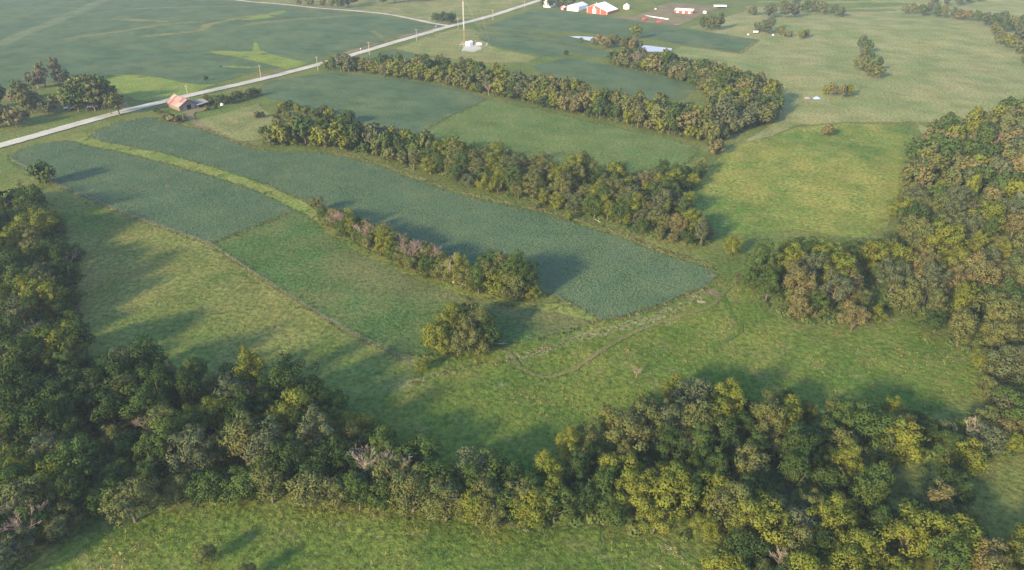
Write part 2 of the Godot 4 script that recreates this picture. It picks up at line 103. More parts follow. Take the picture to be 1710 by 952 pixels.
# x, z, height, shape * 10 + tint
const WOODS := {
	"L": [-127.8, -152.8, 6.5, 31, -66.7, -116.4, 7.9, 12, -106.8, -133.3, 7.6, 21, -59.8, -136.1, 6, 31, -180.6, -234.9, 7.7, 0, -91.2, -96.5, 10.4, 1, -173.6, -215.2, 7.2, 10, -77.1, -131.3, 8.1, 15, -173.5, -227.8, 7.4, 33, -152.7, -186.5, 7.8, 0, -2.5, -99.8, 9.2, 31, -38.2, -107.4, 14.2, 15, -159.2, -206.7, 8.4, 2, -18.7, -103.7, 8.6, 31, -69.8, -110.5, 11.2, 3, -43.1, -118.9, 7.2, 20, -24.6, -106.1, 10.1, 1, -152.7, -195.6, 11.6, 2, -110.1, -146.9, 6.6, 31, -137.4, -157.8, 6.6, 35, -113.2, -142, 11, 1, -98.9, -128.5, 9.5, 11, -122.5, -163, 12.6, 2, -115.6, -158.2, 4.9, 32, -86.9, -127.2, 12.8, 0, -102.5, -104.7, 9.9, 1, -146.5, -204.1, 7.4, 0, -95.4, -118.8, 10.6, 1, -56.8, -97.2, 7.1, 31, -75.1, -121.6, 14.2, 10, -94.2, -134.1, 5.6, 30, -65.9, -128.6, 7.1, 33, -127.9, -178.8, 13.2, 10, -7.2, -96.3, 10.5, 11, -155.4, -201.4, 9.2, 0, -74.7, -99.9, 7, 21, -29.4, -98.2, 6.8, 31, -117.9, -130.2, 7.5, 10, -19.1, -96.4, 6.2, 35, -147, -185.8, 9.5, 0, -37, -116.1, 6.2, 21, -137, -191.1, 10, 1, -137.3, -178.3, 12.7, 10, -84.3, -88.6, 9.3, 1, -162.6, -202, 10.7, 30, -164, -223.5, 13.1, 1, -76.6, -106.4, 7.2, 11, -88.6, -117.6, 6.4, 20, -118, -147, 9.3, 51, -53.2, -114.2, 6.6, 23, -167.2, -217.7, 7.5, 0, -84.9, -96.6, 9.6, 2, -100, -137.1, 5.2, 0, -43, -124.7, 9, 10, -108.6, -120.3, 7.3, 10, -61.1, -102.9, 12.7, 5, -48.8, -118.4, 7.4, 10, -132.8, -190, 7.5, 52, -93, -124.4, 11, 20, -148.1, -177.7, 8, 20, -73.1, -134.1, 7.9, 1, -12.8, -101.3, 5.7, 32, -88.5, -133.1, 10, 25, -129.1, -165.1, 12.1, 12, -90.3, -106, 9.2, 5, -73.6, -113.1, 9.1, 55, -139, -172.5, 13.1, 0, -160.9, -219.3, 7, 30, -37, -99.2, 8.5, 30, -163.3, -214.5, 9, 15, -123.5, -169.5, 9.6, 20, -25.6, -95.6, 5.3, 10, -106.1, -139.3, 12.4, 2, -58.5, -108.5, 7.3, 3, -128.1, -144.9, 11.9, 25, -167.1, -227.6, 13.4, 10, -82.5, -100.2, 11.4, 21, -145.4, -193.5, 8.9, 3, -83.6, -132.6, 12.9, 0, -182.8, -228, 6.8, 20, -96.8, -106.6, 6.2, 21, -132.7, -169.3, 12.4, 1, -84.4, -83.7, 6.9, 35, -104.7, -111.7, 7.9, 23, -31.9, -109.7, 8.1, 3, -64.3, -133.4, 5.7, 30, -53.1, -125.2, 7.8, 0, -52.1, -105.4, 14.3, 13, -137.7, -166.1, 8.9, 12, -170.1, -232.7, 9.8, 20, -186.3, -238.1, 7.1, 23, -143.7, -170.4, 7.9, 33, -57.1, -117.7, 11.1, 10, -47, -130.5, 4.5, 33, -148.4, -198.9, 11.7, 13, -45.5, -98.3, 5.9, 21, -84.8, -79, 8.4, 35, -120.4, -151.3, 6.2, 30, -79.2, -89.3, 6.2, 33, -155, -211.5, 11.7, 1, -120.5, -136, 8.8, 0, -162, -227.9, 3.6, 33, -123.5, -157.8, 9.8, 0, -81.8, -113.2, 5.8, 33, -163.8, -207.9, 12.2, 0, -42.8, -111.5, 9.9, 10, -69.9, -104.4, 9.3, 1, -58.1, -128.8, 13.9, 12, -114.5, -121.8, 7.8, 3, -156.4, -216.7, 9.7, 10, -46.3, -104.5, 13.4, 15, -74.1, -94.6, 6.5, 31, -83.4, -105.6, 9.5, 10, -88.8, -111.3, 8.3, 0, -120, -141, 6.5, 3, -171.3, -208.1, 7.3, 31, -115.2, -133.8, 9.8, 33, -141.5, -184.4, 6.9, 0, -104.1, -125.2, 9.3, 30, -94.7, -100, 8.4, 22, -128.7, -159.2, 9.1, 5, -50.8, -97.7, 6.9, 31, -100, -112.7, 8, 30, -71.8, -128.7, 8.2, 0, -83.3, -123.7, 11, 3, -142.2, -199.9, 6.9, 20, -67.6, -98.1, 8.9, 10, -39.4, -122.1, 7.9, 31, -132.2, -174.6, 5.9, 35, -101.8, -133.1, 10, 11, -102.7, -117.7, 12.1, 20, -62.9, -111.5, 9.3, 0, -53.9, -132.3, 5, 3, -158, -190.3, 6.9, 30, -190.6, -242.1, 7.4, 30, -87.9, -101.2, 8.3, 30, -79.8, -120.3, 6.7, 23, -151.3, -207.4, 12.4, 22, -22.9, -99.4, 9.3, 33, -62.5, -96.9, 6.3, 3, -167.7, -204.3, 7, 21, -118.3, -166.3, 8, 11, -142.6, -176.7, 6.7, 0, -92, -130.1, 7, 0, -158.7, -197.6, 10.5, 11, -79.3, -94.1, 10.3, 10, -93, -115, 10.6, 0, -132.6, -160.7, 8.3, 10, -69.4, -121.7, 13, 10, -172.5, -220.8, 11.7, 12, -177.5, -224.5, 12.6, 11, -111.1, -128.6, 10.8, 10, -184.6, -233.2, 12, 0, -156.2, -221.2, 5.9, 30, -60.3, -123.8, 10, 5, -114.5, -153.9, 5.5, 31, -11.1, -94.1, 5.6, 33, -37.3, -111.7, 6.3, 23, -142, -191, 7.5, 32, -149.1, -213.4, 4.5, 35, -128.2, -170.9, 12.7, 15, -175.6, -237.5, 6.4, 31, -83.9, -117.5, 11.3, 20, -66.3, -107, 13.6, 11, -129.8, -185.5, 4.7, 33, -31.6, -102.8, 9, 0, -135.5, -184.5, 11.7, 0, -139, -196.3, 7.1, 31, -77.8, -125.6, 7.4, 20, -46.2, -114.5, 11.8, 2, -26.5, -101.9, 7.7, 11, -160.3, -211, 10.4, 31, -116.3, -137.9, 5.9, 33, -182.4, -240.8, 5.6, 21, -99.5, -121.6, 10.4, 30, -50.3, -111.1, 9.6, 10, 0.1, -94.2, 4.2, 31, -146, -209.2, 9.6, 11, -167.9, -212, 9.6, 33, -88.6, -85.7, 9.3, 20, -178.1, -229.2, 7.9, 31, -42.4, -102, 11.4, 0, -118.9, -161, 6.6, 31, -110.7, -134.8, 13, 0, -86.8, -92.4, 10.3, 33, -57.1, -112.7, 9.5, 0, -147, -173.1, 7.2, 11, -153.5, -190.7, 10, 0, -20.7, -107.3, 4.8, 30, -124.7, -174.6, 12, 10, -151, -181.5, 7, 5, -64, -120.4, 7.7, 1, -175.9, -233.2, 8.7, 31, -123.1, -144.6, 10.6, 0, -104.7, -144.1, 12.4, 10, -32.1, -114, 8.1, 32, -95.7, -111.1, 13, 0, -109.7, -124.5, 11.8, 0, -152.3, -216.8, 8.6, 32, -53, -120.5, 7.9, 1, -168.2, -222.2, 7.9, 30, -80.1, -135.2, 6.2, 2, -149.1, -190.3, 6.1, 23, -35.7, -103.7, 9.4, 20, -81.1, -128.7, 8.4, 30, -61.6, -116.4, 8.6, 22, -125.3, -149.4, 7.1, 2, -132.4, -180.1, 7.6, 3, -6.6, -100.4, 9.5, 35, -76.4, -117.4, 11.4, 21, -134.6, -196, 5.6, 31, -48.1, -124.9, 12.8, 0, -77.7, -110.6, 6.1, 31, -27.1, -110.7, 7.2, 30],
	"M": [55.4, -104, 10.4, 0, 83.6, -78, 9.4, 12, 73.8, -89.9, 11.2, 14, 36.3, -75.3, 7, 22, 45.6, -100.2, 9, 33, 44.8, -116.9, 12.5, 12, 33.8, -87.5, 6, 22, 88.2, -83.2, 7.9, 32, 101.2, -113.3, 5.7, 34, 38.8, -82, 8.2, 30, 76.9, -84.7, 7.5, 31, 45.9, -75, 12.1, 2, 80.3, -113.9, 6.6, 23, 74.6, -116.8, 7.3, 31, 15.9, -105, 6.4, 21, 65.6, -106.4, 8.1, 33, 52.2, -113.1, 11.5, 23, 75.1, -104.1, 12, 2, 33.3, -99.7, 7, 2, 25.1, -101, 5.7, 30, 37.4, -110.9, 11.1, 3, 25, -89.4, 7.2, 22, 54.5, -86.2, 9.9, 22, 52, -97.3, 12.3, 10, 27.2, -112.3, 12, 3, 66.5, -83.3, 11.2, 22, 12.8, -94.3, 6.5, 30, 20.3, -100.5, 7.6, 32, 106, -110.3, 4.6, 33, 89.7, -114.2, 4.9, 35, 62.8, -100.9, 10.4, 12, 48, -106.2, 8.7, 11, 71, -109.5, 11, 1, 41.4, -104, 5, 31, 67, -114, 11.1, 11, 46.7, -90.9, 8, 3, 59.2, -90.4, 7.1, 32, 18.4, -91.1, 6, 31, 81.5, -82.1, 5.2, 32, 87.4, -108.1, 6.2, 21, 58.2, -81.2, 9.4, 2, 42.5, -126.6, 4.8, 12, 55.9, -119.5, 7.7, 12, 45.8, -81.2, 9.4, 3, 41.6, -113.3, 10.4, 2, 79.3, -72.6, 12.1, 3, 59, -97.7, 7.9, 30, 63.7, -120.3, 4.8, 32, 28.4, -92.9, 11.5, 2, 34.4, -117.1, 6.6, 32, 38.5, -121.6, 9.2, 35, 69, -76.9, 13.1, 11, 63.6, -93.4, 11.6, 1, 7.7, -92, 7.4, 31, 40.5, -72.7, 9.9, 0, 50.3, -119.3, 5.9, 30, 42.3, -86.7, 10.5, 22, 31.4, -106.3, 9.5, 20, 62.4, -77.8, 6.4, 22, 69.2, -121.9, 4, 34, 57.7, -75.4, 6.1, 23, 22.5, -109.6, 11, 23, 12.4, -100.8, 8.2, 0, 100.3, -108.9, 5.3, 2, 37.7, -96, 8.3, 32, 52.7, -79.1, 9.3, 22, 77, -78.9, 8.5, 4, 2.7, -93.4, 8.1, 32, 34.7, -124.4, 8.1, 2, 82.5, -95.9, 5.9, 31, 53.7, -91.6, 7.1, 3, 84.4, -116.9, 5.1, 30, 42.4, -108.7, 9.2, 0, 94.8, -109.2, 6.8, 35, 45.3, -122.4, 8.3, 30, 49.8, -86.4, 8.1, 35, 81, -89.8, 3.6, 32, 23, -94.1, 9.8, 22, 11, -106.7, 9.2, 12, 15.1, -109.8, 7.7, 23, 6.8, -99.4, 8.8, 2, 47.3, -113.1, 7.9, 1, 71.9, -81.6, 11.2, 2, 37.7, -90.5, 10.1, 3, 95.3, -115.1, 4.9, 31, 89, -103.3, 7.5, 32, 28.9, -119.5, 6.7, 30, 32, -112.1, 11.7, 15, 45.8, -95.8, 7.1, 10, 57.3, -109.5, 7.5, 31, 80.7, -119.1, 6.4, 2, 62, -85.9, 10.5, 10, 67.2, -97.4, 6.7, 32, 40.7, -77.2, 6.1, 3, 37.8, -100.6, 9.1, 21, 59.8, -123.5, 5.4, 1, 63.9, -110.6, 8, 1, 56.4, -115, 9, 2, 52.9, -108, 5.4, 33, 21.6, -105, 6.8, 3, 17.2, -96.7, 8.3, 31, 24, -115.6, 5.1, 35, 61, -105.1, 6.2, 20, 32.9, -93.8, 9, 11, 105.6, -114.9, 5.3, 33, 28.8, -98.2, 7.3, 32, 70.3, -86.7, 9.3, 20, 78, -93.4, 10.8, 10, 19.7, -113.5, 8.5, 12, 42.4, -92.5, 8.8, 1, 50.3, -74.5, 7.6, 22, 36.7, -106.3, 9.9, 1, 84.2, -111.3, 6.9, 30, 34.9, -79.5, 7.1, 32],
	"R": [106.8, -175.1, 10.4, 25, 193.6, -305.1, 10.5, 2, 196.7, -277.9, 9.7, 0, 187.8, -280.2, 11.9, 21, 183.4, -228.6, 6.2, 30, 177.3, -254.4, 10.1, 21, 217.4, -283.9, 9.6, 3, 154, -253.5, 11.3, 1, 222.8, -303, 13.7, 14, 191.8, -267.4, 6.5, 34, 170.8, -235.7, 9.1, 24, 185.5, -267.7, 10.8, 32, 114.9, -190.4, 9.1, 32, 211.6, -269.4, 6.2, 35, 207.5, -325.7, 6.1, 30, 84.8, -177.9, 11.3, 25, 98.8, -187.4, 10.7, 11, 138.7, -212.7, 8.7, 1, 86.6, -165.3, 11.1, 25, 157.4, -265.7, 7.1, 35, 179.9, -279.8, 12.7, 1, 245.1, -323.5, 4.6, 33, 234.8, -308.1, 5, 33, 232.3, -315.1, 10.5, 2, 149.1, -230.9, 7.3, 23, 202.6, -289.2, 8, 35, 104.9, -114.7, 10.9, 21, 165.1, -199.5, 7.4, 35, 118, -160.3, 11.4, 12, 137.1, -204, 11, 3, 153.1, -238.7, 8.2, 1, 208.4, -280.9, 14.2, 15, 219.4, -312.1, 10.2, 3, 87.6, -171, 9.5, 22, 112.5, -167.2, 13.7, 15, 203.1, -314.6, 6.4, 5, 76.6, -187.3, 6.4, 4, 128.7, -187.3, 7.9, 2, 118.1, -134.7, 7.9, 33, 250.9, -329.4, 4.9, 24, 125.2, -195.2, 13, 3, 91.9, -175.5, 11.6, 2, 90.9, -191.8, 7, 34, 86.6, -187, 11.7, 20, 201.7, -322.1, 10.8, 21, 125.5, -180.4, 10.8, 2, 168.9, -209.2, 13.3, 11, 94.6, -164.5, 5.9, 33, 224.5, -313.5, 12.5, 23, 142.7, -196.6, 9.5, 12, 77.3, -167.4, 12.7, 24, 74.4, -177.9, 7, 0, 170.6, -227.5, 7.2, 35, 163.2, -261.3, 8.5, 35, 163.7, -240.9, 6.3, 21, 144.2, -202.8, 11.6, 15, 141.6, -187.6, 7.6, 35, 253.2, -356.7, 8.5, 35, 154.5, -185.9, 11.1, 23, 203.9, -295.4, 6.5, 22, 123.6, -209.1, 3.9, 31, 266.2, -358.9, 7.5, 35, 70, -169.7, 10.2, 11, 118, -180.6, 5.6, 31, 177.2, -294.5, 6.1, 30, 128.1, -171.4, 12.6, 4, 110.3, -136.6, 6.1, 32, 217.1, -318.3, 10.3, 23, 111, -130.7, 12.5, 5, 238.3, -341.7, 7.6, 35, 162.2, -209.3, 10.2, 24, 241.9, -315.1, 7.8, 33, 222.4, -326.8, 10.1, 13, 184.6, -253.9, 7.6, 31, 76.2, -161.2, 7.2, 34, 177.8, -261.6, 10.5, 34, 192.7, -290.2, 6.3, 22, 105.7, -187, 11.2, 2, 72, -182.7, 12.8, 1, 144.3, -176, 13.5, 5, 147.7, -182.9, 7, 5, 168.8, -221.4, 7.6, 35, 245.5, -335.9, 11.3, 23, 131.9, -214.8, 11.1, 30, 173, -273.9, 11.6, 11, 176.3, -217.4, 5.7, 33, 194.2, -245.3, 4.8, 32, 234.2, -335.5, 9.7, 21, 156.8, -223.7, 7.8, 52, 163.8, -250.3, 10.9, 3, 202.7, -306, 6.5, 35, 150.9, -205.8, 9.9, 1, 110.8, -159.9, 9.5, 13, 124.6, -143.5, 11.2, 33, 147.8, -210.5, 9, 35, 226.3, -338.6, 7.5, 1, 257.8, -342.3, 4.9, 31, 111.2, -122.4, 8.3, 10, 217.2, -277, 6.2, 31, 220.3, -335.7, 5.4, 31, 248.5, -342.7, 9, 35, 141.3, -181.7, 7, 24, 130.9, -154.2, 10.4, 15, 187, -305.3, 8.8, 3, 157, -194.7, 10.5, 33, 138, -162.9, 7.1, 23, 226.3, -291.6, 8.5, 33, 141.3, -220.7, 12, 23, 149.5, -193.5, 7.2, 12, 167.1, -274.1, 12.9, 13, 140.7, -231.7, 9.5, 25, 116.3, -197.1, 7, 25, 231.6, -341.5, 5.9, 35, 238.7, -328.7, 6.6, 25, 81.9, -172.8, 8.5, 5, 171, -254.9, 8.7, 25, 105.5, -126.3, 6.2, 33, 105, -163.5, 9.5, 33, 187.5, -237.6, 7.9, 5, 150.9, -246.5, 13.9, 14, 194.7, -261.1, 13, 4, 210.2, -315.6, 9.4, 2, 186.3, -292.8, 7.6, 5, 151.2, -199.5, 6.7, 3, 109.1, -194.5, 7.8, 35, 213.1, -303.9, 9.3, 53, 171.3, -282.3, 5.6, 33, 153.7, -210.6, 13, 2, 229.7, -329.5, 12.7, 22, 197.8, -297.4, 6.1, 32, 200.8, -259.4, 10.8, 31, 147, -169.1, 5, 31, 178.3, -234.5, 12.5, 22, 214.7, -330.5, 5.3, 33, 259.6, -355.6, 7.2, 34, 163.4, -215.9, 12.9, 25, 161.8, -269.8, 7.9, 25, 144.9, -241.6, 8.8, 3, 218.4, -298.7, 13.1, 5, 123.3, -152.9, 12, 23, 178.1, -267.7, 8.9, 23, 159.2, -190.1, 4.9, 34, 272.6, -368, 8.3, 33, 247.1, -351.3, 5.2, 20, 226.4, -320.8, 14.5, 15, 193.8, -314.4, 10.4, 1, 156.8, -216.7, 9.7, 0, 138.8, -170.6, 13, 3, 151.7, -220.1, 9.4, 13, 211.8, -286, 12.9, 5, 116.8, -143.6, 10, 3, 213, -323.7, 12.9, 2, 189.1, -249.8, 8.9, 51, 122.5, -173.7, 10.3, 14, 203.7, -271.7, 8.2, 10, 135.5, -192, 7.6, 2, 254.7, -348.6, 5.7, 33, 205.1, -264.9, 8.2, 32, 144.7, -215.7, 12.9, 15, 197.7, -272.5, 13.2, 3, 211.8, -293.8, 11.9, 4, 194.4, -252.3, 12.3, 24, 159, -235.6, 7.1, 11, 129.2, -160, 10.9, 21, 186.8, -259.9, 11.2, 25, 81.2, -162.9, 7.6, 21, 123.2, -164.6, 8.5, 0, 134.8, -226.7, 8, 32, 211.6, -309.5, 10.8, 20, 163.8, -224.9, 9.3, 33, 188.9, -298.9, 10.8, 50, 111.3, -147.8, 10.3, 3, 132.1, -148, 7.3, 30, 184.5, -244, 10.8, 20, 130.4, -199, 7.4, 15, 252.8, -336.2, 8.2, 4, 83.9, -194, 7.9, 32, 230.5, -324.3, 7, 25, 89.8, -181.5, 12.7, 22, 98.8, -115.8, 6.1, 33, 175.1, -242.1, 9.7, 1, 106.8, -181.6, 7.5, 1, 81.3, -182.4, 10.9, 22, 231.1, -298.9, 8.7, 3, 162.4, -231.3, 7.3, 1, 200.7, -283.3, 9.2, 11, 133.4, -166.8, 7.6, 23, 153.3, -260.5, 9.5, 3, 242.8, -346.1, 11.6, 21, 168.6, -245.4, 9.6, 2, 89.2, -158.2, 4.5, 23, 139.3, -237.2, 5.8, 33, 195.4, -283.2, 6.1, 24, 218.6, -292, 8.2, 33, 279.4, -374.2, 6.4, 30, 129.4, -206.5, 9.8, 33, 181.1, -300.3, 9.4, 4, 236.8, -319.4, 11.3, 15, 154.5, -228.8, 12.2, 25, 151.9, -177.4, 5.3, 35, 158.1, -248.5, 8.2, 2, 178.5, -288.1, 11.7, 1, 136.9, -156.5, 8.9, 3, 121.1, -148, 8.9, 24, 130, -192.6, 13.6, 2, 135.8, -185.2, 5.4, 31, 122.4, -188.5, 7.9, 4, 105.6, -120.2, 7.5, 35, 196.5, -309.7, 11.1, 21, 190.1, -274.8, 12.5, 20, 262.8, -349.9, 4.8, 35, 180.4, -273.8, 7.8, 35, 147.5, -225.2, 10.5, 3, 209.8, -275.4, 7.4, 21, 223, -286.1, 7.7, 24, 131.1, -182.1, 7.6, 1, 159.7, -256.4, 14.5, 13, 201.9, -253, 6, 33, 229.1, -308.1, 8.7, 25, 184.2, -286.9, 7.3, 1, 135.9, -218.1, 8.3, 25, 68.8, -178.5, 5.3, 31, 165.2, -205.1, 6.4, 0, 244.6, -330.2, 9, 20, 118.7, -203.9, 5.5, 31, 200.1, -266.7, 14.9, 13, 94.9, -158.9, 5.6, 32, 225.2, -296.9, 6.8, 24, 264.9, -364.7, 7.2, 31, 169.4, -215.4, 9, 1, 172.1, -289.5, 9.7, 31, 195.7, -321, 8.3, 23, 114.6, -174.2, 12.1, 24, 165, -255.9, 6.7, 34, 108.5, -153.9, 5.7, 30, 206.5, -301.4, 10.9, 11, 177, -228.9, 10.1, 35, 166.1, -279.6, 9.6, 31, 272.4, -362.1, 8.4, 22, 217.8, -307, 6.7, 3, 163.9, -193.7, 3.8, 31, 190, -309.6, 7.8, 14, 147.6, -251.5, 8.6, 13, 93, -170, 9.2, 34, 206.7, -319.9, 6.9, 21],
	"H2": [58.6, -226, 9.6, 11, 18.4, -240.5, 12.7, 13, 29.6, -237.2, 8.9, 2, -92.6, -309.6, 12.4, 21, 49.7, -247.7, 6.3, 2, 62.5, -221.8, 5.6, 33, 62.1, -265.7, 3.8, 35, -52.9, -291.3, 12.1, 11, -53.9, -299.2, 9.3, 35, -83.6, -311.7, 10, 2, 42, -246.5, 9.1, 12, -8.9, -252.8, 7.6, 32, -18.9, -267.3, 12.2, 1, -6.9, -277.8, 5.2, 32, -2.9, -259.2, 12.6, 13, -11.4, -269.4, 10.9, 3, 32.3, -232.9, 11.3, 11, 39.1, -254.5, 8.2, 1, -107.3, -306.8, 6.8, 33, -42.1, -287.7, 9, 31, -24.8, -282.7, 12.3, 2, 37.4, -225, 9.2, 1, -28.1, -272.2, 8.1, 1, -16.6, -279.7, 10.2, 32, -23.3, -269.7, 9.2, 33, 50.8, -215.7, 6.9, 3, 43.6, -222, 6, 5, -64, -312, 6.4, 1, 36.7, -241.5, 9.8, 23, 42.7, -215.2, 5.8, 31, -60.2, -300.5, 13, 5, 46.7, -241.1, 4.9, 32, 51.2, -261.7, 5.7, 31, 17.4, -258.8, 7.2, 33, 24.7, -262.6, 12.9, 22, -40.1, -277.1, 10.4, 13, 39.6, -237, 9.3, 23, 20.8, -267, 7, 32, -5.5, -269.3, 14.6, 12, 58.3, -260, 11.5, 10, 64.5, -260.3, 8.9, 21, -6.2, -264, 10.1, 2, -100.2, -312.1, 9.3, 3, 32.1, -245.6, 8.7, 12, 62.7, -216.1, 5.5, 33, 54.6, -246.4, 8.1, 3, 56, -206.4, 5.1, 30, -40.7, -293.4, 10.1, 10, 0, -251.4, 11.7, 1, 0.7, -274.3, 6, 33, -33.3, -277.1, 10.2, 21, 0.5, -264.8, 6.8, 30, -57, -309.3, 8.2, 2, -12.2, -260.3, 7.5, 21, -47.4, -297.4, 10, 2, 12.6, -248, 8.1, 31, 68.9, -269.1, 5.6, 31, -32.1, -283.8, 8.7, 13, -39.5, -298.8, 8.1, 35, 54.1, -238.7, 7.1, 33, 3.9, -270.8, 10, 1, -92, -315.7, 6.5, 33, 5.4, -255.9, 9.8, 33, -61.5, -307.1, 9.9, 33, 14.5, -268.3, 5.8, 31, 46.2, -263.6, 4.2, 32, 20.1, -249.9, 11.8, 3, -68.7, -302.4, 13, 11, 36.8, -231.3, 8.7, 33, 42.4, -231, 10.5, 5, 35.1, -251.5, 8, 5, -87.2, -306.6, 5.4, 32, -4.3, -274.2, 8.4, 34, 44.2, -257.1, 6.3, 3, -82.9, -305.1, 9.4, 32, 12.3, -263, 13.2, 13, 47, -227.2, 6.8, 14, 61.4, -250.3, 3.5, 33, -45.2, -283.2, 6.1, 33, 61.1, -239.4, 6.5, 31, 8.7, -251.1, 12.4, 13, -63.7, -296.4, 5.6, 31, -20.3, -285.8, 9.6, 2, 62.3, -210.1, 6, 33, 26.1, -244.7, 7.5, 32, 28.7, -229.1, 8.5, 31, -78.5, -314.3, 9.6, 13, 48.3, -210.3, 4.6, 33, -28.7, -279.4, 12, 22, 70.7, -262.7, 6.2, 31, 30, -251.9, 9.8, 1, 28.8, -265.6, 12.6, 15, -74.6, -305.5, 13.1, 2, 33.6, -258.1, 7.3, 33, 53.1, -224.9, 8.4, 12, 54.5, -212.4, 7.8, 4, -35.3, -289.7, 13.3, 3, 22.8, -235.2, 7.4, 35, 11.6, -239.4, 6.7, 2, -54.2, -305.2, 9.4, 25, 7.3, -262.9, 8, 2, 17.2, -247, 13.5, 2, 58.3, -235, 7.7, 35, -49, -303.3, 9.4, 24, 54.7, -231.4, 10.1, 10, -69.4, -308.5, 10.9, 31, 37.6, -263.9, 5.5, 33, -32.8, -272.1, 7.8, 32, -101.7, -307.7, 9.2, 32, 61, -255.8, 8.2, 32, 57.4, -218.1, 6, 21, 11.2, -256.1, 9.8, 13, 49.8, -253.1, 8.1, 24, 49.5, -257.6, 6.3, 21, -17.5, -274.4, 8.6, 23, -26.7, -288.3, 9.9, 32, 60.5, -244.1, 6.1, 31, 32.4, -262.7, 9.8, 13, 74.9, -270.2, 6.1, 31, 7.8, -245.3, 10.9, 3, -100.6, -317.8, 6.7, 35, -37.5, -284, 6.6, 32, 65.8, -253.6, 5, 30, 42.3, -226.8, 10.1, 2, -97.4, -308.5, 4.7, 32, 2.3, -246.7, 6.5, 33, 56.6, -251.6, 8.4, 32, 25.3, -254.6, 7.7, 23, 38.8, -220.7, 4.8, 2, 21.3, -260.1, 7.6, 23, -86, -315.8, 8, 31, -47.3, -288.5, 10.5, 10, -11.5, -281.8, 9.8, 33, 21.2, -255.3, 11.6, 22, 39.2, -259.2, 10.9, 32, 60.2, -229.9, 5.5, 33, -44.3, -301.9, 4.1, 33, 8.9, -273.1, 6.4, 33, -108.7, -316.8, 6.6, 32, -57.6, -295, 8.6, 33, 13.3, -244, 6.7, 35, 47.2, -233.1, 6.6, 21, -22.2, -264.6, 7.4, 31, -74.2, -310.1, 10.4, 31, 48.8, -220.4, 7.3, 33, 69, -258.6, 6.4, 32, -8.7, -257.6, 6.7, 31, -3.7, -255, 8.9, 2, -109.1, -312.3, 6.3, 31, 29.4, -258.7, 6.3, 33, -22.6, -273.7, 14.9, 13, 44.8, -252.4, 6.5, 31, -29.8, -292.7, 5.7, 35, -13.1, -273.7, 10.4, 12, -34.4, -296.5, 5.8, 30, -45.2, -293.8, 11.1, 32, -68, -314.1, 5.9, 33, 75.8, -274.4, 6.9, 3, 9.9, -269, 10.5, 23, 37.1, -246.6, 7.6, 22, 15.9, -252.5, 10.6, 13, 56.4, -242.5, 8.9, 21, -80.1, -308.7, 13.6, 0, -23.7, -278.2, 7.3, 31, 26.5, -232.8, 4.4, 35, -96.5, -314.8, 7.9, 33, -16.8, -258.4, 6.1, 35, 55.4, -265, 5.3, 33, 1.2, -260.8, 8.2, 23, 32.3, -241.3, 9.1, 32, 50.8, -229.2, 10.4, 5, 16.7, -236.5, 6.5, 32, -13.9, -265.3, 11.9, 3, 21.3, -245.1, 8.9, 23, 51.6, -243.3, 8.4, 11, -1.4, -270.3, 8.7, 3, -5.4, -250.7, 7.4, 22, 24.7, -249.8, 13, 13, -88.2, -311.6, 9.6, 32, 26, -240, 8.3, 33, -74, -315, 8.7, 3, 51.3, -235.1, 10.1, 11, 4.9, -266.8, 8.6, 4, 33, -226.7, 9.2, 2, -104.9, -313.4, 12.7, 13, -2, -278.4, 9, 33, -51.9, -309.3, 5.6, 33, 41.1, -242.1, 7.5, 13, 43.8, -237.5, 7.5, 3, -52.2, -286.7, 6.2, 33, 62.2, -233.7, 8, 22, 56.3, -222.2, 4.9, 31, 58.9, -213.9, 9.8, 22, 54, -256.5, 7.3, 33, 0.2, -256.5, 14.4, 15, 60.6, -205.5, 10.3, 15, 17.6, -263.6, 8.8, 32, -73.1, -301, 6.5, 32, 52, -208.1, 3.7, 34, -51.5, -295.4, 12.1, 2, -78.6, -304.4, 5.9, 20],
